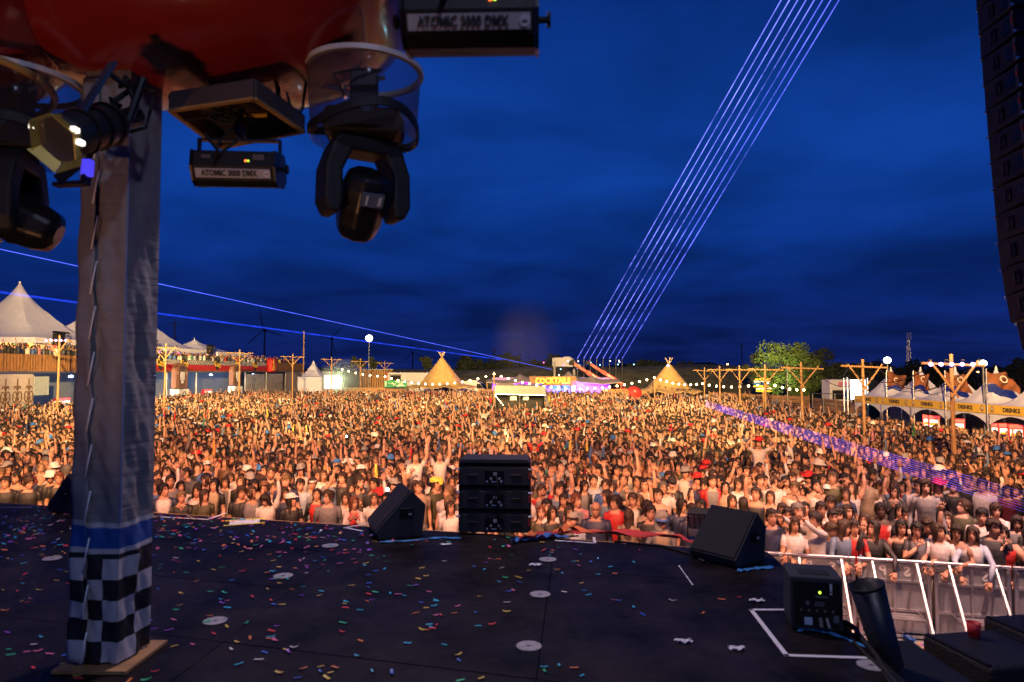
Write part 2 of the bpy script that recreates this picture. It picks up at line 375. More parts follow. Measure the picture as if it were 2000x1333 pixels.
for k, f in enumerate(s.f):
    z = 3.2*((k//5)+.5)/110
    s.m[k] = (1 if (int(z/.11)) % 2 == 0 else 2) if z < .55 else (2 if z < .577 else 1 if z < .615 else 3 if z < .715 else 1 if z < .755 else 0)
s.build('lacing_flap', covers, col, smooth=True, solid=.004, fix=False)
s = MB()
for k in range(12):
    z = .02+k*.25; s.tube([(-S+.092, -.036, z), (-S+.110, -.040, z+.09), (-S+.124, -.034, z+.185)], .004, 6)
s.build('lacing_cord', white, col, smooth=True)

# line array on the right
arr = []
spkblk = M('array_paint', (.020, .018, .018), .6, bump=.3, bscale=120)
def array_box():
    r = thing('line_array_cabinet', 'x', 'speaker', (0, 0, 0), 0, 'hung line array cabinets', local=True)
    s = MB(); prof = [(0, 0, -.16), (0, 0, .16), (0, -.62, .135), (0, -.62, -.135)]
    s.prism(prof, (.9, 0, 0)); s.build('cabinet', spkblk, r, bevel=.008)
    s = MB(); s.box((-.004, -.24, 0), (.014, .10, .17)); s.build('handle_recess', darkhole, r, bevel=.01)
    for q in (((-.012, -.205, .02), (.012, .014, .10)), ((-.012, -.275, -.02), (.010, .012, .07))):
        s = MB(); s.box(*q); s.build('handle', M('worn_steel', (.16, .13, .12), .5, .7), r)
    s = MB(); s.box((-.005, -.46, .0), (.012, .13, .15)); s.build('connector_panel', blackg, r)
    for k in range(4):
        s = MB(); s.box((-.013, -.43-.022*k, .03*math.sin(k*2)), (.006, .010, .03)); s.build('connector', M('dull_steel', (.13, .12, .12), .45, .7), r)
    s = MB(); s.box((-.010, -.565, 0), (.018, .05, .27)); s.build('rigging_strip', M('rig_plate', (.16, .12, .09), .5, .6), r)
    s = MB(); s.box((-.024, -.568, .03), (.012, .022, .06)); s.build('warning_tag', M('orange_tag', (.75, .12, .03), .6), r)
    for q in ((-.01, .145), (-.60, -.12)):
        s = MB(); s.cyl((-.02, q[0], q[1]), (.04, q[0], q[1]), .018, n=10); s.build('rigging_pin', alu, r)
    return r
zz = 8.66; tilt = 1.0; proto = None
for k in range(14):
    lab = 'black line array cabinet, %s in the hanging stack at the right edge' % ['topmost', 'second from top', 'third from top', 'fourth from top', 'fifth from top', 'sixth from top', 'seventh from top', 'seventh from bottom', 'sixth from bottom', 'fifth from bottom', 'fourth from bottom', 'third from bottom', 'second from bottom', 'lowest'][k]
    if proto is None: proto = array_box(); proto['label'] = lab; o = proto
    else: o = dup(proto, label=lab)
    yy = float(np.interp(zz, [4.2, 4.33, 4.75, 5.35, 6.2, 8.6], [7.66, 7.74, 7.95, 8.05, 8.12, 8.31])); o.location = (5.78, yy, zz); o.rotation_euler = (R(-tilt), 0, 0)
    dt = .4 if k < 9 else 2.2; 
    zz -= .330*math.cos(R(tilt+dt/2)); tilt += dt
s = MB(); r = thing('array_rigging', 'steel flying frame and chain above the hanging speaker array', 'rigging', (5.62, 8, 8.9))
s.box((6.05, 7.75, 8.84), (.9, .6, .07)); s.build('flying_frame', blackm, r)
s = MB(); s.tube([(6.05, 7.75, 8.87), (6.05, 7.75, 11.5)], .02, 6); s.build('chain', steel, r)
s = MB(); s.tube(catenary((5.6, 7.4, 5.1), (8.5, 7.2, 3.9), .1), .012, 6); s.build('steering_cord', lineblue, thing('steering_cord', 'blue cord tied to the lower line array cabinets', 'cord', (5.6, 7.4, 5.1)))

# wedge monitors
def wedge(label, loc, rz, flip=False, sc=1.0, depth=.56):
    r = thing('wedge_monitor', label, 'speaker', loc, rz, 'floor wedge monitors', local=True)
    P = [(0.03, 0), (.45, 0), (.485, .30), (.345, .445), (0, .075)]
    f = lambda x, z: (x*sc*(-1 if flip else 1), z*sc)
    s = MB(); s.prism([(f(x, z)[0], 0, f(x, z)[1]+.006) for x, z in P], (0, depth, 0)); s.build('cabinet', spk, r, bevel=.008)
    a, b = f(.345, .445), f(0, .075); d = Vector((a[0]-b[0], 0, a[1]-b[1])); n = Vector((-d.z, 0, d.x)).normalized()
    if n.z < 0: n = -n
    c = Vector((b[0], depth/2, b[1]+.006)) + d*.5 + n*.006
    s = MB(); s.box(c, (d.length*.95, depth*.94, .012), axes(d, n)); s.build('grille', grille, r, bevel=.004)
    s = MB(); x, z = f(.30, .235); s.box((x, -.001, z), (.14*sc, .012, .105*sc)); s.build('connector_plate', blackm, r, bevel=.006)
    s = MB(); x2, z2 = f(.30, .25); s.box((x2, -.006, z2), (.10*sc, .008, .012)); s.box((x2, -.006, z2-.045), (.10*sc, .008, .012)); s.build('handle_bar', black, r)
    s = MB(); s.box((x2+.03, -.009, z2-.02), (.03, .004, .016)); s.build('label_plate', M('plate_white', (.5, .52, .56), .5), r)
    s = MB()
    for q in (0.02, depth-.06):
        for xx in (.08, .40):
            x3, z3 = f(xx, 0); s.cyl((x3, q+.02, 0), (x3, q+.02, .008), .018, n=8)
    s.build('foot', rubber, r)
    return r
p = gp(733, 1057, cz); wedge('black wedge monitor left of the stacked speakers, grille facing left', (p.x, p.y, cz), R(20))
p = gp(1437, 1114, cz); wedge('black wedge monitor at the right stage corner with blue tape beside it', (p.x, p.y, cz), R(38), sc=.93, depth=.46)
p = gp(92, 1000, cz); wedge('dark wedge monitor half hidden behind the wrapped column', (p.x, p.y, cz), R(-25), sc=1.0, depth=.6)

# front fill speaker stack: three cabinets
pb = gp(965, 1046, cz); dcol = ['lowest', 'middle', 'top']
for k in range(3):
    r = thing('front_fill_speaker', 'black front fill speaker cabinet, %s of the stack of three' % dcol[k], 'speaker', (pb.x, pb.y, cz+.02+k*.228), R(-3), 'stacked front fill speakers', local=True)
    s = MB(); s.prism([(-.345, 0, .005), (.345, 0, .005), (.345, 0, .185), (-.345, 0, .185)], (0, .42, 0)); s.build('cabinet', spk, r, bevel=.008)
    s = MB(); s.box((0, .23, .203), (.66, .36, .034)); s.build('waveguide_gap', darkhole, r)
    if k == 2:
        s = MB(); s.prism([(-.345, 0, .221), (.345, 0, .221), (.33, 0, .262), (-.33, 0, .262)], (0, .40, 0)); s.build('top_lid', spk, r, bevel=.006)
    for sx in (-1, 1):
        s = MB(); s.box((sx*.215, -.001, .095), (.105, .016, .04)); s.build('handle_recess', darkhole, r, bevel=.015, seg=4)
        s = MB(); s.box((sx*.342, .03, .105), (.014, .09, .06)); s.build('red_marker', M('red_reflector', (.35, .02, .02), .4), r)
        s = MB(); s.box((sx*.35, .20, .115), (.012, .30, .225)); s.build('rigging_bar', blackm, r)
        s = MB(); s.cyl((sx*.335, -.012, .165), (sx*.375, -.012, .165), .010, n=8); s.build('locking_pin', alu, r)
    s = MB(); s.box((0, -.001, .095), (.185, .014, .125)); s.build('connector_plate', blackg, r, bevel=.004)
    s = MB(); s.box((.01, -.011, .12), (.035, .012, .028)); s.build('connector', M('connector_grey', (.42, .42, .45), .5), r)
    for q in (-.03, .05):
        s = MB(); s.cyl((q, -.006, .075), (q, -.016, .075), .012, n=10); s.build('connector', M('connector_grey', (.42, .42, .45), .5), r)
    for q in (((-.068, -.009, .045), (.018, .004, .016)), ((.07, -.009, .048), (.022, .004, .02)), ((0.0, -.009, .044), (.05, .004, .010))):
        s = MB(); s.box(*q); s.build('label_plate', M('plate_blue', (.45, .55, .68), .5), r)
s = MB(); x0 = pb.x+.02; s.tube([(x0, pb.y-.03, cz+.59), (x0+.02, pb.y-.05, cz+.45), (x0-.01, pb.y-.045, cz+.37), (x0+.03, pb.y-.06, cz+.22), (x0+.035, pb.y-.05, cz+.12), (x0+.10, pb.y-.12, cz+.01), (x0+.4, pb.y-.16, cz+.009), (x0+.8, pb.y-.06, cz+.009)], .008, 6)
s.build('speaker_cable', black, label='thin dark cable hanging down the back of the stacked speakers', cat='cable', smooth=True, org=(x0, pb.y-.05, cz))

# small led flood panel behind the right wedge
p = gp(1385, 1062, cz); r = thing('led_flood', 'small tilted led flood panel behind the right wedge monitor', 'light', (p.x, p.y+.12, cz), R(-20), local=True)
tl = Euler((R(38), 0, 0)); s = MB(); s.box((0, 0, .20), (.30, .09, .22), tl); s.build('housing', black, r, bevel=.01)
for i in range(6):
    for j in range(4):
        c = Vector((0, 0, .20)) + tl.to_matrix() @ Vector((-.12+.048*i, -.047, -.075+.05*j)); s = MB(); s.box(c, (.038, .006, .040), tl); s.build('led_cell', M('led_lens', (.40, .30, .24), .3), r)
s = MB(); s.box((-.16, 0, .11), (.012, .04, .22)); s.box((.16, 0, .11), (.012, .04, .22)); s.box((0, 0, .006), (.33, .12, .012)); s.build('yoke', blackm, r)

# powered box, bottom right
p = gp(1596, 1238, cz); r = thing('powered_speaker', 'black powered stage speaker with connector panel near the white tape corner', 'speaker', (p.x, p.y, cz), R(-14), local=True); r.scale = (.9, .9, .88)
s = MB(); s.box((0, .17, .205), (.335, .34, .36)); s.build('cabinet', spk, r, bevel=.012)
s = MB(); s.box((0, .12, .386), (.20, .12, .01)); s.build('handle_recess', darkhole, r, bevel=.004)
s = MB(); s.box((0, -.001, .20), (.29, .012, .30)); s.build('connector_panel', blackg, r)
s = MB(); s.cyl((.02, -.006, .285), (.02, -.014, .285), .008, n=10); s.build('status_led', M('led_green', (.3, .6, .05), .4, emit=(.5, 1, .05), estr=3), r)
for k in range(6):
    s = MB(); q = (-.10+.05*k, .16, .008) if k < 5 else (-.06, .21, .014); s.cyl((q[0], -.006, q[1]), (q[0], -.021, q[1]), q[2], n=8); s.build('knob', M('knob_grey', (.12, .12, .13), .5), r)
s = MB(); s.box((-.055, -.009, .085), (.05, .006, .05)); s.build('label_plate', M('plate_blue', (0, 0, 0)), r)
s = MB(); s.box((.09, -.009, .32), (.014, .006, .05)); s.box((.09, -.009, .28), (.014, .006, .014)); s.build('warning_mark', M('plate_white', (0, 0, 0)), r)
for q in (((.03, -.009, .255), (.08, .004, .012)), ((.02, -.009, .215), (.06, .004, .010)), ((.015, -.009, .197), (.06, .004, .010)), ((.12, -.009, .11), (.035, .004, .05))):
    s = MB(); s.box(*q); s.build('printed_panel', M('print_grey', (.10, .11, .12), .6), r)
for q in ((.02, .02), (.06, .07)):
    s = MB(); s.cyl((q[0], -.008, .11), (q[1], -.05, .06), .012, n=8); s.build('plug', M('plug_grey', (.25, .24, .22), .5, .5), r)
s = MB()
for x in (-.13, .13):
    for y in (.04, .30): s.cyl((x, y, 0), (x, y, .03), .02, n=8)
s.build('foot', rubber, r)

# black drums / cases below the right edge of the stage
r = thing('confetti_tube', 'black tapered tube leaning beside the right stage edge', 'tube', at(1738, 1295, 4.0))
a, b = at(1738, 1300, 4.0), at(1692, 1142, 4.0)
dv = (b-a).normalized(); s = MB(); s.tube([a, a+dv*.02, b], [.072, .070, .092], 28, caps=False); s.build('tube', M('tube_black', (.013, .013, .014), .38, bump=.1), r, smooth=40, solid=.006)
s = MB(); s.tube([b-dv*.012, b+dv*.002], [.095, .095], 28, caps=False); s.build('rim', black, r, smooth=40, solid=.006)
s = MB(); s.cyl(a+dv*.0, a+dv*.03, .069, n=24); s.build('base_cap', black, r)
q = at(1780, 1306, 4.0); r = thing('flight_case', 'low black flight case under the tapered tube', 'case', (q.x, 4.05, 0))
s = MB(); s.box((q.x+.03, 4.12, q.z/2), (.42, .60, q.z)); s.build('body', black, r, bevel=.01)
s = MB(); s.box((q.x+.03, 3.81, q.z-.10), (.43, .014, .02)); s.build('edge_strip', blackm, r)
def sub(label, x, y, z, rz, sz):
    r = thing('subwoofer', label, 'speaker', (x, y, z), rz, 'subwoofers stacked at the right stage side', local=True)
    s = MB(); s.box((0, 0, sz[2]/2), sz); s.build('cabinet', M('sub_paint', (.006, .0055, .0055), .6, bump=.7, bscale=60), r, bevel=.03, seg=3)
    s = MB(); s.box((0, -sz[1]/2-.001, sz[2]*.6), (.22, .012, .10)); s.build('handle_recess', darkhole, r, bevel=.01)
    for dx in (-.5, .5):
        s = MB(); s.box((dx*(sz[0]-.04), -.0, sz[2]+.004), (.03, sz[1]*.9, .012)); s.build('skid', black, r)
    s = MB(); s.box((0, sz[1]/2+.003, sz[2]/2), (sz[0]*.9, .012, sz[2]*.9)); s.build('grille', grille, r)
    return r
sub('large black subwoofer, upper one of the pair beside the tapered tube', 3.33, 4.82, 1.06, R(9), (.60, .60, 1.03))
sub('large black subwoofer, lower one of the pair beside the tapered tube', 3.33, 4.82, 0.0, R(9), (.60, .60, 1.05))
sub('black subwoofer cut off by the right frame edge, upper of its pair', 4.02, 5.18, 1.06, R(9), (.60, .60, 1.03))
sub('black subwoofer cut off by the right frame edge, lower of its pair', 4.02, 5.18, 0.0, R(9), (.60, .60, 1.05))
p = at(1903, 1262, 4.98); r = thing('plastic_cup', 'red plastic cup left on the black subwoofers', 'cup', (p.x, p.y, 2.10))
s = MB(); s.lathe([(.038, 2.105), (.045, 2.20)], (p.x, p.y, 0), 16, caps=False); s.build('wall', redp, r, solid=.002, smooth=True)
s = MB(); s.cyl((p.x, p.y, 2.101), (p.x, p.y, 2.105), .038, n=16); s.build('bottom', redp, r)

# tape marks, floor discs
def tapeline(label, pts, wd=.028):
    r = thing('tape_mark', label, 'tape', gp(pts[0][0], pts[0][1], cz), group='white tape marks on the stage')
    for (a, b) in zip(pts[:-1], pts[1:]):
        A = gp(a[0], a[1], cz+.004); B = gp(b[0], b[1], cz+.004); s = MB(); d = (B-A).normalized()*wd*.45; s.beam(A-d, B+d, wd, .0012); s.build('tape_strip', tape, r)
    return r
tapeline('white tape corner on the stage floor around the powered speaker', [(1545, 1191), (1467, 1191), (1536, 1280), (1695, 1285)])
tapeline('white tape corner near the stage edge behind the left confetti', [(316, 1010), (405, 1015), (440, 1003)], .03)
tapeline('short white tape angle left of the left wedge monitor', [(725, 1022), (674, 1031), (706, 1037)], .03)
tapeline('white tape line right of the stacked speakers', [(1085, 1056), (1162, 1061), (1160, 1050)], .025)
tapeline('white tape line at the far left stage edge', [(-30, 992), (60, 991)], .03)
tapeline('faint scuffed tape line in the middle of the stage', [(1326, 1105), (1353, 1143)], .008)
dm = M('disc_white', (.30, .28, .29), .55, var=.2, scale=20)
for k, (x, y, lab) in enumerate([(420, 1213, 'nearest disc right of the wrapped column'), (553, 1125, 'second disc right of the wrapped column'), (645, 1066, 'farthest disc left of the left wedge'),
        (102, 1091, 'disc left of the wrapped column'), (1033, 1262, 'nearest disc in the middle of the stage'), (1055, 1161, 'second disc in the middle of the stage'), (1070, 1093, 'farthest disc in front of the stacked speakers'), (1702, 1300, 'disc at the right stage edge by the tape')]):
    p = gp(x, y, cz+.004); r = thing('floor_disc', 'round white ' + lab, 'floor disc', (p.x, p.y, cz), group='round white discs on the stage')
    s = MB(); s.lathe([(.014, .0), (.074, .0), (.074, .002), (.014, .002), (.014, 0)], p, 28, caps=False); s.build('disc', dm, r)
    s = MB(); s.cyl(p, p+Vector((0, 0, .004)), .012, n=10); s.build('screw', steel, r)
p = gp(478, 1020, cz+.003); r = thing('set_list', 'paper sheet taped down with yellow tape near the stage edge', 'paper', (p.x, p.y, cz), R(20), local=True)
s = MB(); s.box((0, 0, .004), (.30, .24, .001)); s.build('sheet', white, r)
for y in (-.12, .12):
    s = MB(); s.box((0, y, .006), (.40, .045, .0012)); s.build('yellow_tape', M('yellow_tape', (.65, .60, .03), .5), r)
def ribbon(label, pts, wd, mat, amp=.015, name='cloth_streamer', nseg=60):
    P = [gp(x, y, cz+z) for x, y, z in pts]
    def cv(t):
        k = t*(len(P)-1); i = min(int(k), len(P)-2); return P[i].lerp(P[i+1], k-i)
    s = MB()
    def fn(u, v):
        p = cv(u); n = Vector((.25, .97, 0)); return p + n*wd*(v-.5)*(1+.35*math.sin(u*23)) + Vector((0, 0, .008+amp*(.5+.5*math.sin(u*37+v*5))*(.6+.4*math.sin(u*11+1))))
    s.grid(nseg, 4, fn); return s.build(name, mat, org=P[0], label=label, cat='cloth', smooth=True, solid=.002)
red_c = M('red_cloth', (.42, .03, .03), .75, bump=.3, bscale=20); org_c = M('orange_cloth', (.62, .16, .04), .75, bump=.3, bscale=20); blu_c = M('blue_tape', (.03, .20, .48), .6)
ribbon('long red cloth streamer along the stage edge right of the speakers', [(1015, 1058, 0), (1120, 1042, .03), (1160, 1044, .02), (1330, 1054, .0), (1372, 1068, 0)], .10, red_c, .05)
ribbon('orange cloth streamer heaped beside the stacked speakers', [(1022, 1056, 0), (1070, 1046, .02), (1110, 1037, .04), (1180, 1043, .02)], .12, org_c, .06)
ribbon('blue cloth streamer twisted in front of the stacked speakers', [(1000, 1062, 0), (1030, 1056, .01), (1075, 1050, .02), (1112, 1051, .01)], .06, lineblue, .04)
ribbon('blue tape strip in front of the left wedge monitor', [(742, 1061, 0), (800, 1058, 0), (860, 1052, 0), (900, 1053, 0)], .05, blu_c, .006)
ribbon('blue tape strip at the foot of the right wedge monitor', [(1440, 1117, 0), (1470, 1113, 0), (1510, 1110, 0)], .07, blu_c, .008)
ribbon('blue strap lying under the powered speaker toward the stage edge', [(1558, 1236, 0), (1578, 1230, .01), (1640, 1246, 0), (1690, 1266, 0)], .035, blu_c, .008)
def cable(label, pts, r=.012, mat=None, name='cable'):
    P = [gp(x, y, cz+z) for x, y, z in pts]; s = MB(); Q = []
    for i in range(len(P)-1):
        for k in range(4): Q.append(P[i].lerp(P[i+1], k/4)+Vector((.006*math.sin(i*3+k), .004*math.cos(i*5+k), r)))
    Q.append(P[-1]+Vector((0, 0, r))); s.tube(Q, r, 7); return s.build(name, mat or black, org=P[0], label=label, cat='cable', smooth=True)
cable('thick black cable running along the right stage edge', [(1650, 1222, 0), (1672, 1236, 0), (1690, 1262, 0), (1712, 1290, 0), (1745, 1335, 0), (1790, 1400, 0)], .018)
cable('thinner black cable beside the thick one at the right edge', [(1628, 1228, 0), (1660, 1245, 0), (1690, 1282, 0), (1722, 1310, 0), (1760, 1370, 0)], .010)
cable('black cable lying behind the right wedge monitor', [(1200, 1060, 0), (1290, 1068, 0), (1350, 1085, 0), (1376, 1100, 0)], .010)

for k, (x, y, lab) in enumerate(((1335, 1256, 'near the middle of the stage'), (1478, 1176, 'beside the white tape corner'), (1046, 1106, 'before the stacked speakers'), (1440, 1270, 'inside the lower right of the stage'), (870, 1066, 'under the left wedge side'))):
    p = gp(x, y, cz); s = MB(); rg_ = random.Random(k)
    s.grid(6, 4, lambda u, v: (p.x+(u-.5)*.09+.012*math.sin(v*7+k), p.y+(v-.5)*.04+.01*math.sin(u*9), cz+.006+.012*abs(math.sin(u*6+v*5+k)))); s.build('paper_scrap', tape, org=p, label='crumpled pale paper scrap '+lab, cat='paper', solid=.002)
# ============================================================ OVERHEAD: red canopy and hanging fixtures
def superell(c, ax, ay, az, e=2.5, nu=48, nv=32):
    s = MB(); c = Vector(c)
    sg = lambda v, p: math.copysign(abs(v)**p, v)
    p = 2/e
    vs = []
    for i in range(1, nv):
        th = -PI/2+PI*i/nv
        for j in range(nu):
            ph = 2*PI*j/nu
            wob = 1+.012*math.sin(ph*5+i*.4)+.008*math.sin(ph*11-i*.7)
            vs.append(c + Vector((ax*sg(math.cos(th), p)*sg(math.cos(ph), p)*wob, ay*sg(math.cos(th), p)*sg(math.sin(ph), p)*wob, az*sg(math.sin(th), p))))
    fs = [(i*nu+j, i*nu+(j+1) % nu, (i+1)*nu+(j+1) % nu, (i+1)*nu+j) for i in range(nv-2) for j in range(nu)]
    t = len(vs); vs += [c-Vector((0, 0, az)), c+Vector((0, 0, az))]
    fs += [(t, (j+1) % nu, j) for j in range(nu)] + [(t+1, (nv-2)*nu+j, (nv-2)*nu+(j+1) % nu) for j in range(nu)]
    return s.add(vs, fs)
rc = Vector((-1.93, 4.0, 6.86))
r = thing('red_canopy', 'huge glossy dark red rounded hood hanging over the stage front', 'canopy', rc)
superell(rc, 1.42, 1.0, 1.20, 2.8).build('shell', redg, r, smooth=True)
M('rim_gold', (.45, .28, .08), .45)
s = MB(); s.tube([rc+Vector((0, 0, .9)), rc+Vector((0, 0, 4))], .05, 8); s.build('suspension', blackm, r)
lc = Vector((-3.55, 3.55, 6.40))
r = thing('red_canopy', 'second glossy red hood cut off by the upper left corner', 'canopy', lc)
superell(lc, 1.25, .9, 1.02, 2.4).build('shell', redg, r, smooth=True)
s = MB(); s.tube([lc+Vector((1.02*math.cos(t), .72*math.sin(t), -.84)) for t in [2*PI*i/60 for i in range(61)]], .02, 8); s.build('lower_rim', MATS['rim_gold'], r, smooth=True)
s = MB()      # gold reflection on the glossy hood, built as a coloured strip
s.grid(4, 24, lambda u, v: lc + Vector((.55+.13*u+.18*v, -.86+.30*v*v-.02*math.sin(v*20), .55-1.15*v)))
s.build('gold_reflection', M('reflection_gold', (.45, .30, .07), .35, .6, bump=.4, bscale=9), r, smooth=True, solid=.01)
s = MB(); s.tube([lc+Vector((0, 0, .8)), lc+Vector((0, 0, 4))], .05, 8); s.build('suspension', blackm, r)

# strobes
labelm = M('strobe_label', (.34, .32, .33), .6, var=.1); inkm = M('ink', (.02, .02, .02), .7)
def strobe(label, loc, rx, rz, sc=1.0):
    r = thing('strobe_light', label, 'light', loc, rz, 'hanging strobe lights', local=True)
    r.scale = (sc, sc, sc); Rx = Euler((rx, 0, 0)).to_matrix()
    prof = [(-.10, -.075), (-.125, .0), (-.10, .085), (.09, .085), (.12, .03), (.12, -.055), (.06, -.10), (-.06, -.105)]
    s = MB(); s.prism([Rx @ Vector((-.215, y, z)) for y, z in prof], (.43, 0, 0)); s.build('housing', black, r, bevel=.006)
    for sx in (-1, 1):
        s = MB(); s.prism([Rx @ Vector((sx*.2155, y*1.04, z*1.04)) for y, z in prof], (sx*.012, 0, 0)); s.build('end_plate', blackm, r)
    n = Rx @ Vector((0, -.3, 0)); e = Rx @ Vector((0, -.025, .075)).normalized(); up = e
    nn = Vector((1, 0, 0)).cross(up).normalized()
    c = Rx @ Vector((0, -.1145, -.037))
    s = MB(); s.box(c + nn*.003, (.40, .050, .004), axes((1, 0, 0), nn)); s.build('label_strip', labelm, r)
    text('ATOMIC 3000 DMX', .046, c + nn*.0085 + Vector((-.02, 0, 0)), axes((1, 0, 0), nn), inkm, r, width=.30, bold=.0012, ext=.001)
    s = MB(); s.cyl(c+nn*.004+Vector((.182, 0, 0)), c+nn*.008+Vector((.182, 0, 0)), .018, n=20); s.build('emblem', M('emblem_white', (.5, .5, .52), .5), r)
    s = MB(); s.box(c+nn*.009+Vector((.182, 0, 0)), (.018, .004, .002), axes((1, 0, 0), nn)); s.build('emblem_bar', inkm, r)
    c2 = Rx @ Vector((.07, -.119, .03)); s = MB(); s.sphere(c2, .006); s.build('status_led', M('led_red', (.8, .1, .02), .4, emit=(1, .15, .02), estr=4), r)
    c2 = Rx @ Vector((.085, -.119, .03)); s = MB(); s.sphere(c2, .005); s.build('status_led', M('led_green', (0, 0, 0)), r)
    for q, q2 in (((-.14, -.115, .05), (.05, .012, .02)), ((.14, -.115, .05), (.06, .012, .03))):
        s = MB(); s.box(Rx @ Vector(q), q2, Rx); s.build('socket', M('dull_steel', (0, 0, 0)), r)
    s = MB(); s.beam((-.222, 0, .0), (-.222, 0, .155), .012, .035, (0, 1, 0)); s.beam((.222, 0, 0), (.222, 0, .155), .012, .035, (0, 1, 0)); s.box((0, 0, .16), (.456, .035, .012)); s.build('yoke', blackm, r)
    for sx in (-1, 1):
        s = MB(); s.cyl((sx*.228, 0, 0), (sx*.255, 0, 0), .012, n=8); s.cyl((sx*.255, 0, 0), (sx*.268, 0, 0), .026, n=10); s.build('clamp_knob', black, r)
    s = MB(); s.tube([(0, 0, .16), (0, 0, .34)], .02, 8); s.box((0, 0, .22), (.05, .06, .08)); s.build('hook_clamp', blackm, r)
    s = MB(); s.tube([(-.06, -.11, .05), (-.075, -.17, -.0), (-.06, -.16, .10), (-.02, -.05, .22), (.02, 0, .33)], .007, 6); s.build('power_cable', black, r, smooth=True)
    return r
p = at(468, 330, 3.8); strobe('smaller strobe light hanging under the wooden frame box', p, R(10), R(4))
p = at(922, 42, 2.28); strobe('larger strobe light at the top edge right of the red hood', p, R(10), R(-2))

# wooden frame box above the small strobe
r = thing('frame_box', 'open wooden frame box with yellow edges between column and moving head', 'box', at(460, 220, 4.0))
cs = [at(333, 212, 3.72), at(497, 205, 3.55), at(592, 268, 4.05), at(430, 268, 4.35)]
zb = sum(c.z for c in cs)/4; cs = [Vector((c.x, c.y, zb)) for c in cs]
for i in range(4):
    a, b = cs[i], cs[(i+1) % 4]
    s = MB(); s.beam(a+Vector((0, 0, .045)), b+Vector((0, 0, .045)), .022, .09); s.build('side_board', M('dark_ply', (.05, .035, .03), .6), r)
    s = MB(); s.beam(a-Vector((0, 0, .006)), b-Vector((0, 0, .006)), .03, .012); s.build('edge_strip', M('edge_ply', (.30, .17, .05), .7), r)
s = MB(); s.prism([c+Vector((0, 0, .092)) for c in cs], (0, 0, .012)); s.build('top_board', M('dark_ply', (0, 0, 0)), r)
cc = sum(cs, Vector())/4
for k in range(7):
    s = MB(); q = [cc+Vector((rnd.uniform(-.16, .16), rnd.uniform(-.12, .12), rnd.uniform(0.0, .05))) for _ in range(5)]; s.tube(q, .008, 6); s.build('coiled_cable', black, r, smooth=True)
s = MB(); s.tube([cc+Vector((.05, -.05, .03)), cc+Vector((.12, -.06, .02)), cc+Vector((.18, -.03, .035))], .012, 8); s.build('yellow_connector', yellowp, r)
for q in (-.2, .2):
    s = MB(); s.tube([cc+Vector((q, .1, .1)), cc+Vector((q, .1, .45))], .015, 6); s.build('hanger', blackm, r)

# moving heads in clear rain domes
domem = bpy.data.materials.new('clear_dome'); domem.use_nodes = True
t_ = domem.node_tree; t_.nodes.clear(); o_ = t_.nodes.new('ShaderNodeOutputMaterial'); mx_ = t_.nodes.new('ShaderNodeMixShader'); tr_ = t_.nodes.new('ShaderNodeBsdfTransparent'); gl_ = t_.nodes.new('ShaderNodeBsdfPrincipled')
gl_.inputs['Base Color'].default_value = (.12, .11, .13, 1); gl_.inputs['Roughness'].default_value = .12; tr_.inputs[0].default_value = (.80, .80, .84, 1)
lw_ = t_.nodes.new('ShaderNodeLayerWeight'); lw_.inputs[0].default_value = .35; mr_ = t_.nodes.new('ShaderNodeMapRange'); mr_.inputs[3].default_value = .06; mr_.inputs[4].default_value = .38
t_.links.new(lw_.outputs['Facing'], mr_.inputs[0]); t_.links.new(mr_.outputs[0], mx_.inputs[0]); t_.links.new(tr_.outputs[0], mx_.inputs[1]); t_.links.new(gl_.outputs[0], mx_.inputs[2]); t_.links.new(mx_.outputs[0], o_.inputs[0])
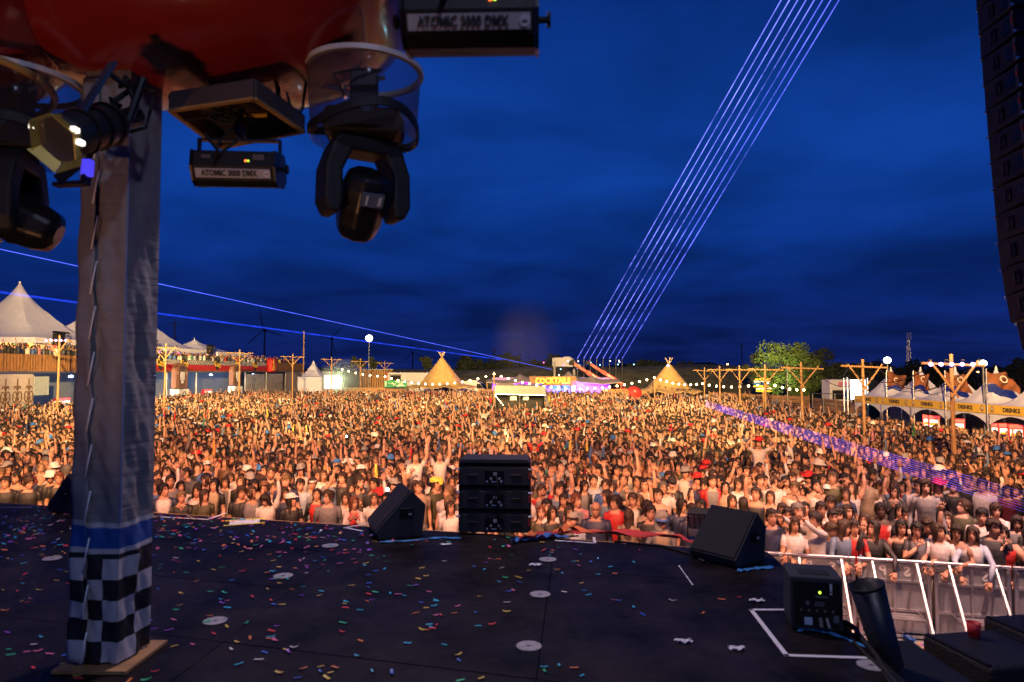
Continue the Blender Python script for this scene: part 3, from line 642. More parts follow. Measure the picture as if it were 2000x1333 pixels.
def moving_head(label, loc, rz, pan=0, tilt=20):
    r = thing('moving_head_light', label, 'light', loc, rz, 'moving head lights in rain domes', local=True)
    s = MB(); s.lathe([(.335, 0), (.325, -.06), (.30, -.41)], n=48, caps=False); s.build('rain_dome', domem, r, smooth=True, solid=.004)
    s = MB(); s.lathe([(.315, -.012), (.345, -.012), (.345, .016), (.315, .016), (.315, -.012)], n=48, caps=False); s.build('dome_rim', M('rim_white', (.45, .42, .40), .5), r, smooth=40)
    s = MB(); n = 48     # sagging black strap round the dome
    s.grid(n, 1, lambda u, v: (.315*math.cos(2*PI*u), .315*math.sin(2*PI*u), -.30-.05*v-.05*math.sin(2*PI*u*2+.6))); s.build('strap', black, r, solid=.012)
    s = MB(); s.prism([(-.20, -.15, -.40), (.20, -.15, -.40), (.24, -.15, -.33), (.20, -.15, -.25), (-.20, -.15, -.25), (-.24, -.15, -.33)], (0, .30, 0)); s.build('base', black, r, bevel=.02)
    s = MB(); s.box((0, 0, -.12), (.16, .12, .25)); s.build('mount_block', blackm, r, bevel=.01)
    s = MB(); s.tube([(-.12, 0, -.09), (.12, 0, -.02)], .012, 6); s.build('clamp_bar', steel, r)
    s = MB(); s.tube([(-.1, -.14, -.2), (-.15, -.2, -.1), (-.02, -.12, -.03), (.1, -.05, 0)], .009, 6); s.build('power_cable', black, r, smooth=True)
    s = MB(); s.sphere((.06, -.155, -.27), .010); s.box((.02, -.153, -.27), (.05, .006, .03)); s.build('display', M('display_blue', (.05, .10, .14), .2), r)
    cp, sp = math.cos(R(pan)), math.sin(R(pan)); Rz = Matrix(((cp, -sp, 0), (sp, cp, 0), (0, 0, 1)))
    s = MB(); s.prism([Rz @ Vector(v) for v in [(-.17, -.10, -.405), (.17, -.10, -.405), (.225, -.10, -.50), (-.225, -.10, -.50)]], Rz @ Vector((0, .20, 0))); s.build('yoke_bridge', black, r, bevel=.015)
    for sx in (-1, 1):
        pr = [(.08, -.46), (.21, -.47), (.255, -.60), (.26, -.79), (.225, -.865), (.165, -.865), (.148, -.79), (.15, -.62)]
        s = MB(); s.prism([Rz @ Vector((sx*x, -.10, z)) for x, z in pr], Rz @ Vector((0, .20, 0))); s.build('yoke_arm', black, r, bevel=.02, seg=3)
    piv = Vector((0, 0, -.745)); Rt = Rz @ Euler((R(tilt), 0, 0)).to_matrix()
    s = MB(); prof = [(.08, .165), (.12, .15), (.142, .07), (.146, -.05), (.14, -.15), (.115, -.235), (.06, -.255)]
    k = len(prof); n = 8
    vs = [piv + Rt @ Vector((rr*math.cos(2*PI*(j+.5)/n)*.98, rr*math.sin(2*PI*(j+.5)/n), z)) for rr, z in prof for j in range(n)]
    s.add(vs, [(i*n+j, i*n+(j+1) % n, (i+1)*n+(j+1) % n, (i+1)*n+j) for i in range(k-1) for j in range(n)] + [tuple(range(n))[::-1], tuple((k-1)*n+j for j in range(n))])
    hd = s.build('lamp_head', blackg, r, bevel=.02, seg=3)
    s = MB(); s.box(piv + Rt @ Vector((0, -.146, .05)), (.13, .02, .08), Rt); s.build('vent_window', M('vent_glass', (.10, .12, .15), .15), hd)
    s = MB(); s.box(piv + Rt @ Vector((-.035, -.159, .05)), (.012, .006, .055), Rt); s.box(piv + Rt @ Vector((.04, -.159, .05)), (.016, .006, .05), Rt); s.build('vent_slat', M('plate_white', (0, 0, 0)), hd)
    s = MB(); s.cyl(piv + Rt @ Vector((0, 0, -.242)), piv + Rt @ Vector((0, 0, -.252)), .055, n=20); s.build('lens', M('lens_glass', (.05, .05, .07), .08), hd)
    return r
moving_head('black moving head light in a clear rain dome under the red hood', at(712, 143, 3.95), R(8), 24, 36)
moving_head('moving head light in a rain dome cut off by the left frame edge', at(30, 165, 3.75), R(0), -75, 68)

# par lamp with gold barn doors and its clamp
c0 = at(112, 272, 3.0); c1 = at(262, 228, 3.45)
r = thing('par_lamp', 'par lamp with glowing gold barn doors fixed to the column top', 'light', c0)
dv = (c1-c0).normalized(); s = MB(); s.tube([c0+dv*.03, c0+dv*.05, c0+dv*.36, c0+dv*.42], [.085, .10, .095, .06], 20); s.build('barrel', M('par_body', (.02, .025, .03), .4, .4), r, smooth=40)
for k in range(3):
    s = MB(); s.tube([c0+dv*(.14+.09*k), c0+dv*(.155+.09*k)], .107, 20); s.build('cooling_fin', blackm, r)
xa = dv.cross(Vector((0, 0, 1))).normalized(); ya = xa.cross(dv)
goldm = M('gold_door', (.26, .20, .05), .4, .7, emit=(1, .78, .25), estr=.02)  # faint emission stands in for lamp light on the doors
for k in range(6):
    a0 = PI/3*k+.2; a1 = a0+PI/3*.96
    q = [c0+dv*.03+(xa*math.cos(a)+ya*math.sin(a))*.105 for a in (a0, a1)]; e = [c0-dv*.03+(xa*math.cos(a)+ya*math.sin(a))*(.118 if k not in (3, 4) else .15) for a in (a0, a1)]
    s = MB(); s.add([q[0], q[1], e[1], e[0]], [(0, 1, 2, 3)]); s.build('barn_door', goldm, r, solid=.004)
s = MB(); s.tube([c0+dv*.029, c0+dv*.012], .104, 24); s.build('front_lens', M('lens_glass', (0, 0, 0)), r)
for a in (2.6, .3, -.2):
    s = MB(); s.box(c0-dv*.0+(xa*math.cos(a)+ya*math.sin(a))*.112, (.02, .035, .02)); s.build('bright_edge', M('edge_glint', (.9, .85, .7), .3, emit=(1, .95, .8), estr=2.5), r)  # light caught on the door edges, put in as small glowing blocks
s = MB(); s.beam(c0+dv*.22+Vector((0, -.1, .02)), c0+dv*.30+Vector((.05, -.02, .30)), .05, .016); s.build('bracket', M('bracket_blue', (.05, .09, .14), .4, .5), r)
text('BRITEQ', .03, c0+dv*.265+Vector((.02, -.075, .16)), axes((.12, 0, .28), (0, -1, .1)), M('print_grey', (0, 0, 0)), r, ext=.0005)
s = MB(); s.tube([c0+dv*.42, c0+dv*.55], .05, 12); s.tube([c0+dv*.44+Vector((.06, -.05, -.03)), c0+dv*.44+Vector((.12, -.03, .2))], .02, 8); s.build('clamp', blackm, r)
for k in range(4):
    s = MB(); b0 = c1+Vector((.02, -.05, 0)); s.tube([b0+Vector((rnd.uniform(-.12, .12), rnd.uniform(-.08, .05), rnd.uniform(-.02, .18))) for _ in range(4)], .014, 7); s.build('loose_cable', black, r, smooth=True)
r2 = thing('uv_fixture', 'small blue lit lamp bracket behind the par lamp', 'light', at(165, 320, 3.4)); a = at(172, 312, 3.4); b = at(170, 345, 3.4)
s = MB(); s.beam(a, b, .05, .04); s.build('blue_lens', M('uv_lens', (.05, .05, .4), .3, emit=(.08, .06, 1), estr=.9), r2, bevel=.008)
s = MB(); s.beam(at(108, 362, 3.4), at(172, 358, 3.4), .05, .02); s.beam(at(112, 352, 3.4), at(150, 322, 3.4), .02, .05); s.beam(at(168, 356, 3.4), at(172, 312, 3.42), .02, .05); s.beam(at(172, 312, 3.42), at(195, 250, 3.5), .02, .02); s.build('bracket', blackm, r2)

for k, (pts_, lab) in enumerate((([(330, 190, 3.9), (360, 235, 3.85), (420, 225, 3.9), (455, 190, 4.0)], 'left of the frame box'), ([(560, 180, 3.9), (572, 225, 3.95), (590, 215, 4.0), (600, 150, 4.0)], 'between frame box and rain dome'), ([(400, 262, 3.8), (430, 300, 3.75), (470, 270, 3.8)], 'above the small strobe'), ([(215, 190, 3.4), (240, 262, 3.45), (285, 250, 3.5), (300, 190, 3.6)], 'at the column top'))):
    P = [at(*q) for q in pts_]; Q = []
    for i in range(len(P)-1): Q += [P[i].lerp(P[i+1], j/5) for j in range(5)]
    s = MB(); s.tube(Q+[P[-1]], .009, 6); s.build('cable_loop', rubber, org=P[0], label='loose black cable loop ' + lab, cat='cable', smooth=True)
# lamp truss above the frame: blinders that light the crowd
r = thing('lighting_truss', 'long aluminium lighting truss over the stage front', 'truss', (0, 6, 10))
s = MB()
for dz in (0, .3):
    for dy in (-.15, .15): s.cyl((-9, 7.5+dy, 10.1+dz), (7.5, 4.6+dy, 10.1+dz), .025, n=6)
s.build('chord', alu, r)
for k in range(30):
    t0, t1 = k/30, (k+1)/30; f = lambda t, dy, dz: Vector((-9+16.5*t, 7.5-2.9*t+dy, 10.1+dz))
    s = MB(); s.cyl(f(t0, -.15, 0), f(t1, -.15, .3), .012, n=5); s.cyl(f(t0, .15, .3), f(t1, .15, 0), .012, n=5); s.build('brace', alu, r)
words = ['first', 'second', 'third', 'fourth', 'fifth', 'sixth', 'seventh', 'eighth', 'ninth', 'tenth', 'eleventh', 'twelfth', 'thirteenth', 'fourteenth', 'fifteenth', 'sixteenth', 'seventeenth', 'eighteenth']
order = sorted(range(len(LAMPS)), key=lambda i: LAMPS[i][0])
for i, (x, y, z, ax_, ay_, az_, wt, cone, bl, colr, rad) in enumerate(LAMPS):
    rr = thing('stage_blinder', 'warm stage blinder lamp on the truss, %s from the left' % words[order.index(i)], 'light', (x, y, z), group='stage blinders on the front truss')
    d = (Vector((ax_, ay_, az_))-Vector((x, y, z))).normalized(); p = Vector((x, y, z))
    s = MB(); s.tube([p-d*.42, p-d*.36, p-d*.06], [.10, .22, .28], 20, caps=False); s.build('reflector', blackm, rr, smooth=40, solid=.01)
    s = MB(); s.tube([p-d*.40+Vector((0, 0, 0)), Vector((x, y, 10.1))], .02, 6); s.build('hanger', blackm, rr)
    lamp('lamp_beam', 'SPOT', p, rr, wt, colr, rad, (ax_, ay_, az_), cone, bl)
# floor uplight behind the camera position that washes the hood and the column
rr = thing('floor_uplight', 'stage floor uplight washing the red hood with warm light', 'light', (-2.7, .6, cz))
s = MB(); s.lathe([(.11, cz+.012), (.12, cz+.1), (.10, cz+.24)], (-2.7, .6, 0), 20, caps=False); s.build('housing', blackm, rr, solid=.006)
s = MB(); s.box((-2.7, .6, cz+.006), (.3, .3, .012)); s.build('base', blackm, rr)
lamp('lamp_beam', 'SPOT', (-2.7, .6, cz+.26), rr, 160, (1, .46, .20), .06, (-1.6, 3.9, 6.1), 70, .8)

# cool wash lamp on the roof behind the camera position
rr = thing('stage_wash', 'cool stage wash lamp on the roof over the stage floor', 'light', (1.2, -1.5, 8.2))
s = MB(); s.tube([(1.2, -1.6, 8.55), (1.2, -1.5, 8.2)], [.14, .17], 20, caps=False); s.build('housing', blackm, rr, solid=.008)
s = MB(); s.tube([(1.2, -1.6, 8.55), (1.2, -1.6, 9.6)], .02, 6); s.build('hanger', blackm, rr)
lamp('lamp_beam', 'SPOT', (1.2, -1.5, 8.2), rr, 420, (.62, .66, 1), .15, (-.6, 5.6, 2.4), 70, .6)
rr = thing('stage_wash', 'pale stage wash lamp on the front truss shining back at the floor', 'light', (-.8, 6.6, 8.6))
s = MB(); s.tube([(-.8, 6.7, 8.9), (-.8, 6.6, 8.6)], [.14, .17], 20, caps=False); s.build('housing', blackm, rr, solid=.008)
s = MB(); s.tube([(-.8, 6.7, 8.9), (-.8, 6.7, 10.1)], .02, 6); s.build('hanger', blackm, rr)
lamp('lamp_beam', 'SPOT', (-.8, 6.6, 8.6), rr, 950, (1, .76, .86), .15, (-1.0, 4.6, 2.4), 96, .5)

# ============================================================ CROWD BARRIER
BU = Vector((.9702, -.2425, 0)); B0 = Vector((3.25, 11.02, 0)); brot = math.atan2(BU.y, BU.x)
plateholes = bpy.data.materials.new('perforated_sheet'); plateholes.use_nodes = True
t_ = plateholes.node_tree; b_ = t_.nodes['Principled BSDF']; b_.inputs['Base Color'].default_value = (.26, .28, .32, 1); b_.inputs['Roughness'].default_value = .55; b_.inputs['Metallic'].default_value = .35
tc_ = t_.nodes.new('ShaderNodeTexCoord'); vo_ = t_.nodes.new('ShaderNodeTexVoronoi'); vo_.inputs['Scale'].default_value = 70; vo_.inputs['Randomness'].default_value = 0
t_.links.new(tc_.outputs['Object'], vo_.inputs['Vector']); mt_ = t_.nodes.new('ShaderNodeMapRange'); mt_.inputs[1].default_value = .25; mt_.inputs[2].default_value = .38; mt_.inputs[3].default_value = .35; mt_.inputs[4].default_value = 1
t_.links.new(vo_.outputs['Distance'], mt_.inputs[0]); t_.links.new(mt_.outputs[0], b_.inputs['Alpha'])
bar_words = ['hidden behind the right wedge', 'behind the powered speaker', 'behind the black tapered tube', 'second from the right frame edge', 'at the right frame edge', 'just beyond the right frame edge']
bpro = None
for k in range(6):
    lab = 'aluminium crowd barrier panel with slanted struts, ' + bar_words[k]; loc = B0+BU*(1.03*k)
    if bpro is None:
        r = bpro = thing('crowd_barrier', lab, 'barrier', loc, brot, 'crowd barrier panels', local=True)
        s = MB(); s.box((.5, 0, .62), (.92, .004, 1.02)); s.build('perforated_sheet', plateholes, r)
        for x in (.03, .97):
            s = MB(); s.box((x, -.01, .58), (.05, .05, 1.12)); s.build('post', alu, r, bevel=.004)
        s = MB(); s.tube([(0, -.01, 1.16), (1.0, -.01, 1.16)], .026, 10); s.build('top_rail', alu, r, smooth=40)
        for z in (.06, .44, .86):
            s = MB(); s.box((.5, -.012, z), (.885, .034, .034)); s.build('cross_rail', alu, r)
        s = MB(); s.box((.5, -.014, .60), (.03, .02, 1.0)); s.build('mid_post', alu, r)
        for x in (.20, .80):
            s = MB(); s.beam((x, -.03, 1.13), (x, -.92, .025), .05, .03, (1, 0, 0)); s.build('strut', M('bright_alu', (.62, .62, .64), .45, .6), r)
        for y in (-.30, -.40, -.50):
            s = MB(); s.box((.5, y, .46), (.56, .085, .02)); s.build('tread', alu, r)
        for x in (.215, .785):
            s = MB(); s.box((x, -.28, .44), (.02, .52, .025)); s.build('tread_bracket', alu, r)
        s = MB(); s.box((.5, -.48, .012), (.98, .95, .008)); s.build('floor_plate', galv, r)
        for x in (.05, .95):
            s = MB(); s.box((x, -.04, 1.07), (.035, .03, .05)); s.build('latch', steel, r)
        lm = M('barrier_print', (.50, .52, .56), .6)
        text('P', .20, (.35, -.008, 1.0), axes((1, 0, 0), (0, -1, 0)), lm, r, mirror=True, ext=.001, bold=.006)
        text('S', .20, (.68, -.008, 1.0), axes((1, 0, 0), (0, -1, 0)), lm, r, mirror=True, ext=.001, bold=.006)
    else:
        dup(bpro, loc, brot, lab)

# ============================================================ CONFETTI
conf_cols = {'yellow': (.62, .42, .06), 'green': (.02, .42, .18), 'cyan': (.03, .42, .62), 'blue': (.03, .12, .55), 'pink': (.65, .14, .30), 'red': (.60, .03, .04), 'orange': (.65, .18, .04), 'white': (.6, .52, .5), 'purple': (.25, .06, .5)}
cm = {k: M('confetti_'+k, v, .5, var=.1) for k, v in conf_cols.items()}
def strip(n, bend):
    s = MB(); s.grid(4, 1, lambda u, v: ((u-.5)*.048, (v-.5)*.014, .004+bend*(2*u-1)**2)); return s
cmesh = []
for k, b in enumerate((0, .001, .003, .006)):
    o = strip(4, b).build('confetti_strip', cm['yellow'], fix=False); cmesh.append(o.data); bpy.data.objects.remove(o)
names = list(conf_cols)
cmats = {}
pool = []
for _ in range(14000):
    px, py = rnd.uniform(0, 1760), rnd.uniform(985, 1333)
    p = gp(px, py, cz)
    rel = p-K; det = U.x*V.y-U.y*V.x; a = -(rel.x*V.y-rel.y*V.x)/det; b = -(U.x*rel.y-U.y*rel.x)/det
    if a < .1 or b < .08: continue
    dens = (.16 if px > 900 else .24) + 2.6*math.exp(-((py-1020)/50)**2)*(1 if px < 740 else .30) - .10*(px > 1150) - .09*(py > 1180)
    dens += .12*math.sin(px*.013)*math.sin(py*.03)
    if rnd.random() < dens*.19: pool.append(p)
pool.sort(key=lambda p: p.y)
for i, p in enumerate(pool[:290]):
    cn = rnd.choices(names, (8, 5, 6, 4, 5, 5, 4, 2, 2))[0]
    key = (cn, rnd.randrange(4))
    if key not in cmats:
        me = cmesh[key[1]].copy(); me.materials.clear(); me.materials.append(cm[cn]); me.name = 'confetti_strip'; cmats[key] = me
    o = bpy.data.objects.new('confetti_strip', cmats[key]); C.objects.link(o); o.location = (p.x, p.y, cz); o.rotation_euler = (rnd.uniform(-.12, .12), rnd.uniform(-.1, .1), rnd.uniform(-.9, .9) if rnd.random() < .8 else rnd.uniform(0, 3)); f = rnd.uniform(.7, 1.1); o.scale = (f, f, 1)
    o.location.z += .004
    tag(o, 'small %s paper confetti strip lying on the black stage floor' % cn, 'confetti', '%s confetti strips on the stage' % cn)
def litter(name, pts, label, size=.055):
    s = MB()
    for p in pts:
        s.mi = rnd.randrange(len(names)); a = rnd.uniform(0, PI); L_ = size*rnd.uniform(.45, 1.0); W_ = .015*rnd.uniform(.7, 1.8)
        x = Vector((math.cos(a), math.sin(a), rnd.uniform(-.25, .25)))*L_*.5; y = Vector((-math.sin(a), math.cos(a), rnd.uniform(-.3, .3)))*W_*.5; q = Vector(p)+Vector((0, 0, .014))
        s.add([q-x-y, q+x-y, q+x+y, q-x+y], [(0, 1, 2, 3)])
    return s.build(name, [cm[n] for n in names], label=label, cat='confetti', kind='stuff', fix=False)
litter('confetti_scatter', pool[290:], 'scattered colourful paper confetti toward the back edge of the stage')
pts = []
for _ in range(2600):
    t = rnd.uniform(-.5, 7); o = abs(rnd.gauss(0, .45)) if rnd.random() < .75 else rnd.uniform(0, 3.2); q = B0+BU*t+Vector((-.24, -.97, 0))*(.15+o); pts.append((q.x, q.y, .012))
litter('pit_litter', pts, 'colourful confetti and paper litter along the barrier foot', .075)
def puddle(label, pts, mat):
    c = gp(*pts[0], .02); s = MB()
    for (x, y) in pts:
        q = gp(x, y, .03); 
        for k in range(3):
            a = rnd.uniform(0, 3); d = Vector((math.cos(a), math.sin(a), 0)); s.tube([q-d*.16, q+Vector((0, 0, .03)), q+d*.16], [.012, .03, .012], 6)
    s.build('cloth_scrap', mat, org=c, label=label, cat='cloth', smooth=True)
puddle('crumpled orange cloth scrap on the ground behind the tapered tube', [(1672, 1228), (1690, 1222), (1684, 1236)], org_c)
puddle('blue strap scrap on the ground beside the barrier strut', [(1780, 1240), (1795, 1236), (1765, 1246)], lineblue)
# ============================================================ FIELD: T-poles with cables
def tpole(label, px, ytop, d, ztop, w=1.9, lamps=False, yaw=0.):
    x = (px-1000)/F*d; r = thing('light_pole', label, 'pole', (x, d, 0), yaw, 'wooden T-shaped light poles', local=True)
    lean = rnd.uniform(-.08, .08)
    s = MB(); s.tube([(lean*-1, 0, 0), (0, 0, ztop*.5), (lean*.4, 0, ztop)], [.068, .060, .052], 10); s.build('post', wood, r, smooth=40)
    zb = ztop-.30; s = MB(); s.tube([(-w/2, -.09, zb+.03), (w/2, -.09, zb-.04)], [.042, .038], 8); s.build('crossbeam', wood, r, smooth=40)
    for sx in (-1, 1):
        s = MB(); s.tube([(sx*w*.38, -.13, zb+.10), (-sx*.10, -.13, zb-.95)], .034, 8); s.build('brace', wood, r, smooth=40)
    for k in range(4):
        xx = -w/2+.2+k*(w-.4)/3; s = MB(); s.cyl((xx, -.09, zb+.05), (xx, -.09, zb+.13), .012, n=6); s.tube([(xx, -.09, zb+.13), (xx+.07, -.13, zb+.11)], .03, 8); s.build('floodlight', blackm, r)
    if lamps:
        for k in range(5):
            xx = -w/2+.22+k*(w-.6)/4; s = MB(); s.sphere((xx, -.16, zb+.0), .055); s.build('led_lamp', M('led_violet', (.5, .3, .9), .4, emit=(.45, .25, 1), estr=14), r)
    return r
RP = [(1858, 692, 19.8, 4.50, 1.75), (1685, 702, 27.0, 4.48, 1.9), (1565, 708, 33.5, 4.45, 2.0), (1494, 715, 41, 4.4, 2.1), (1444, 717, 47, 4.4, 2.15), (1405, 718, 53, 4.4, 2.1), (1375, 720, 59, 4.35, 2.0)]
LP = [(115, 655, 40, 6.1, 1.9), (323, 672, 48, 5.95, 2.1), (468, 683, 58, 5.85, 2.4), (572, 691, 66, 5.7, 2.45), (648, 698, 76, 5.6, 2.4), (704, 702, 84, 5.5, 2.1), (752, 706, 92, 5.4, 2.3)]
W7 = ['nearest', 'second nearest', 'third nearest', 'fourth nearest', 'fifth nearest', 'second farthest', 'farthest']
for side, lst in (('right', RP), ('left', LP)):
    for k, (px, yt, d, zt, w) in enumerate(lst):
        tpole('wooden T-shaped light pole rising from the crowd, %s of the %s row' % (W7[k], side), px, yt, d, zt, w, lamps=(k == 0), yaw=R(rnd.uniform(-16, 16)))
    for k in range(len(lst)-1):
        a, b = lst[k], lst[k+1]
        A = Vector(((a[0]-1000)/F*a[2], a[2], a[3]-.35)); B = Vector(((b[0]-1000)/F*b[2], b[2], b[3]-.35))
        lab = 'sagging black cables between the %s and %s pole of the %s row' % (W7[k], W7[k+1], side)
        r = thing('power_line', lab, 'cable', (A.x, A.y, A.z), group='cables between the light poles')
        for dx, sg in ((-.6, .5), (.6, .75)):
            s = MB(); s.tube(catenary(A+Vector((dx, 0, 0)), B+Vector((dx, 0, 0)), sg+.1*rnd.random(), 14), .014, 5); s.build('cable', rubber, r)
# plain tall masts
def mast(name, label, px, yb, yt, d, r0, mat, cat='pole'):
    x = (px-1000)/F*d; zt = at(px, yt, d).z; r = thing(name, label, cat, (x, d, 0))
    s = MB(); s.tube([(x, d, 0), (x, d, zt)], [r0, r0*.8], 8); s.build('post', mat, r, smooth=40)
    s = MB(); s.cyl((x, d, zt-.02), (x, d, zt+.08), r0*.9, r0*.5, n=8); s.build('cap', steel, r)
    return r
mast('wooden_mast', 'tall thin wooden mast beyond the end of the left terrace', 593, 0, 647, 96, .10, wood)
mast('bulb_post', 'short wooden post carrying bulbs left of the grey tent', 965, 0, 727, 62, .07, wood)
mast('bulb_post', 'short wooden post carrying bulbs before the right tipi', 1278, 0, 736, 60, .07, wood)
mast('bulb_post', 'pale bulb post beside the signpost near the lit tree', 1499, 0, 745, 50, .07, wood)
mast('bulb_post', 'thin bulb post standing before the lit tree', 1537, 0, 712, 56, .05, steel)
# balloon lights
bal = M('balloon_light', (.9, .9, .9), .5, emit=(1, .97, .86), estr=9)
for px, py, d, lab in ((721, 661, 80, 'left of the left tipi'), (1733, 704, 38, 'above the far drinks tent'), (1920, 710, 29, 'above the near drinks tent')):
    p = at(px, py, d); rr = 7.2*d/F*.95
    r = thing('balloon_light', 'glowing white balloon lamp on a pole ' + lab, 'lamp', (p.x, p.y, 0), group='balloon lamps')
    s = MB(); s.tube([(p.x, p.y, 0), (p.x, p.y, p.z-rr)], .04, 8); s.build('pole', steel, r)
    s = MB(); s.sphere(p, rr, 20, 14, (1, 1, .92)); s.build('balloon', bal, r, smooth=True)
    s = MB(); s.cyl(p-Vector((0, 0, rr*1.05)), p-Vector((0, 0, rr*.85)), .09, n=10); s.build('collar', black, r)
# festoon strings
bulbm = M('bulb_glow', (1, .8, .5), .4, emit=(1, .66, .26), estr=26)
def festoon(label, pts, sag, n, skip=0):
    r = thing('bulb_string', label, 'string lights', pts[0])
    for (a, b) in zip(pts[:-1], pts[1:]):
        P = catenary(a, b, sag, n); s = MB(); s.tube([p+Vector((0, 0, .09)) for p in P], .012, 4); s.build('wire', rubber, r)
        for p in P[skip:]:
            s = MB(); s.sphere(p, .085, 8, 6); b_ = s.build('bulb', bulbm, r, smooth=True)
            s = MB(); s.cyl(p+Vector((0, 0, .06)), p+Vector((0, 0, .11)), .03, n=6); s.build('socket', black, b_)
A1 = at(668, 722, 74); A2 = at(752, 736, 70); A3 = at(965, 731, 62); A4 = at(1278, 738, 60); A5 = at(1372, 750, 62); A6 = at(1499, 748, 50); A7 = at(1570, 762, 52)
festoon('warm bulb string from the far left poles toward the left tipi', [A1, A2], .15, 6)
festoon('warm bulb string crossing before the left tipi', [A2, A3], .85, 15, 1)
festoon('warm bulb string crossing before the cocktail sign', [A3, A4], 1.15, 22, 1)
festoon('warm bulb string across the right tipi', [A4, A5, A6], .30, 8, 1)
festoon('warm bulb string before the lit tree', [A6, A7], .15, 5, 1)

# ============================================================ TIPIS
def tipi_tent(label, px, ypk, d, halfw, yeave):
    pk = at(px, ypk, d); ze = at(px, yeave, d).z; cx = pk.x; r = thing('tipi_tent', label, 'tent', (cx, d, 0), 0, 'canvas tipi tents', local=True)
    W_ = halfw*d/F; H = pk.z-.35; n = 48; prof = []
    for k in range(13):
        t = k/12; rad = .12+W_*1.0*(t**1.12); 
        z = H-(H-ze)*(1-(1-t)**1.22) if t < .80 else None
        prof.append((t, rad))
    def fn(u, v):
        a = 2*PI*u; seg = abs(((u*9) % 1)-.5)*2
        rad = .10+ (W_*.62)*v/.78 if v < .78 else .10+W_*.62+W_*.40*(v-.78)/.22
        zz = H-(H-ze-.40)*(v/.78) if v < .78 else ze+.40-.40*((v-.78)/.22)**.7
        sagv = (1-seg)*.10*v
        zz += (seg-.5)*(.28 if v > .85 else .12*v)*(v > .5); rad *= 1-.035*(1-seg)*v
        return (rad*math.cos(a), rad*math.sin(a), zz)
    s = MB(); s.grid(108, 16, fn); s.build('canvas', tipi, r, smooth=35, solid=.02, fix=False)
    for k in range(9):
        a = 2*PI*(k+.5)/9; s = MB(); s.tube([(math.cos(a)*W_*.98, math.sin(a)*W_*.98, ze-.05), (math.cos(a)*W_*.94, math.sin(a)*W_*.94, 0)], .05, 6); s.build('eave_pole', wood, r)
    for k in range(5):
        a = 2*PI*k/5+.5; s = MB(); s.tube([(math.cos(a)*W_*.5, math.sin(a)*W_*.5, 0), (0, 0, H-.1), (-math.cos(a)*.42, -math.sin(a)*.42, H+.62)], .045, 6); s.build('main_pole', M('tipi_pole', (.55, .40, .26), .7), r)
    return r
tipi_tent('tan canvas tipi tent beside the white trailer', 863, 692, 84, 66, 757)
t2 = tipi_tent('tan canvas tipi tent between cocktail bar and right poles', 1306, 704, 72, 66, 766)
s = MB(); s.box((-.15, -.3, 4.6), (.16, .16, .16)); s.build('violet_spotlight', M('led_violet', (0, 0, 0)), t2)

# ============================================================ COCKTAIL BAR
d = 82; r = thing('cocktail_bar', 'stretch tent cocktail bar with purple lit backdrop and yellow sign', 'bar', at(1110, 760, d))
px2 = lambda x: (x-1000)/F*d
zz_ = lambda y, dd=d: CH+(725.5-y)/F*dd
x0, x1 = px2(950), px2(1213)
def roof(u, v):
    x = x0+(x1-x0)*u; e = .0
    for c, h in ((.25, .85), (.62, 1.15), (.80, .75)): e = max(e, h*math.exp(-abs(u-c)*18)*math.exp(-abs(v-.5)*3))
    return (x, d-1+7*v, zz_(750)+.15+e-.25*math.sin(u*PI*3)**2+ .35*math.sin(v*PI))
s = MB(); s.grid(80, 14, roof); s.build('stretch_roof', beige, r, smooth=True, solid=.03, fix=False)
back = M('violet_backdrop', (.30, .20, .62), .8, var=.15, scale=.5)
s = MB(); s.box(((x0+x1)/2, d+6, 1.6), (x1-x0-1, .06, 3.2)); s.build('backdrop', back, r)
for k, (u, cl_, en) in enumerate(((.15, (.55, .05, 1), 700), (.36, (.5, .05, 1), 600), (.58, (.03, .35, 1), 800), (.74, (.15, .12, 1), 800), (.88, (.40, .05, 1), 600))):
    x = x0+(x1-x0)*u; s = MB(); s.box((x, d+4.6, 2.0), (.2, .2, .25)); b_ = s.build('uplighter', blackm, r); lamp('uplight_glow', 'POINT', (x, d+4.9, 2.2), b_, en, cl_, .2)
for x in (px2(952), px2(1210), px2(1094), px2(1113), px2(1015)):
    s = MB(); s.tube([(x, d-.9, 0), (x, d-.9, zz_(750)+.1)], .07, 8); s.build('tent_pole', wood, r)
for x in (px2(1013), px2(1142)):
    s = MB(); s.tube([(x, d+2.5, 0), (x, d+2.5, zz_(742))], .05, 8); s.build('tent_pole', white, r)
s = MB(); s.box(((px2(1172)+px2(1212))/2, d-1, .95), (2.4, .08, 1.9)); s.build('counter_front', wood2, r)
for k in range(6):
    s = MB(); s.box(((px2(1172)+px2(1212))/2, d-1.06, .2+.31*k), (2.4, .03, .27)); s.build('plank', wood2, r)
s = MB(); s.box((px2(1180), d-1.12, 1.55), (.55, .04, .65)); s.build('menu_board', M('menu_cream', (.75, .68, .5), .7), r)
s = MB(); s.box((px2(1128), d+5.6, 1.75), (.55, .3, .9)); s.build('lit_fridge', M('fridge_glow', (.9, .7, .5), .4, emit=(1, .6, .35), estr=1.2), r)
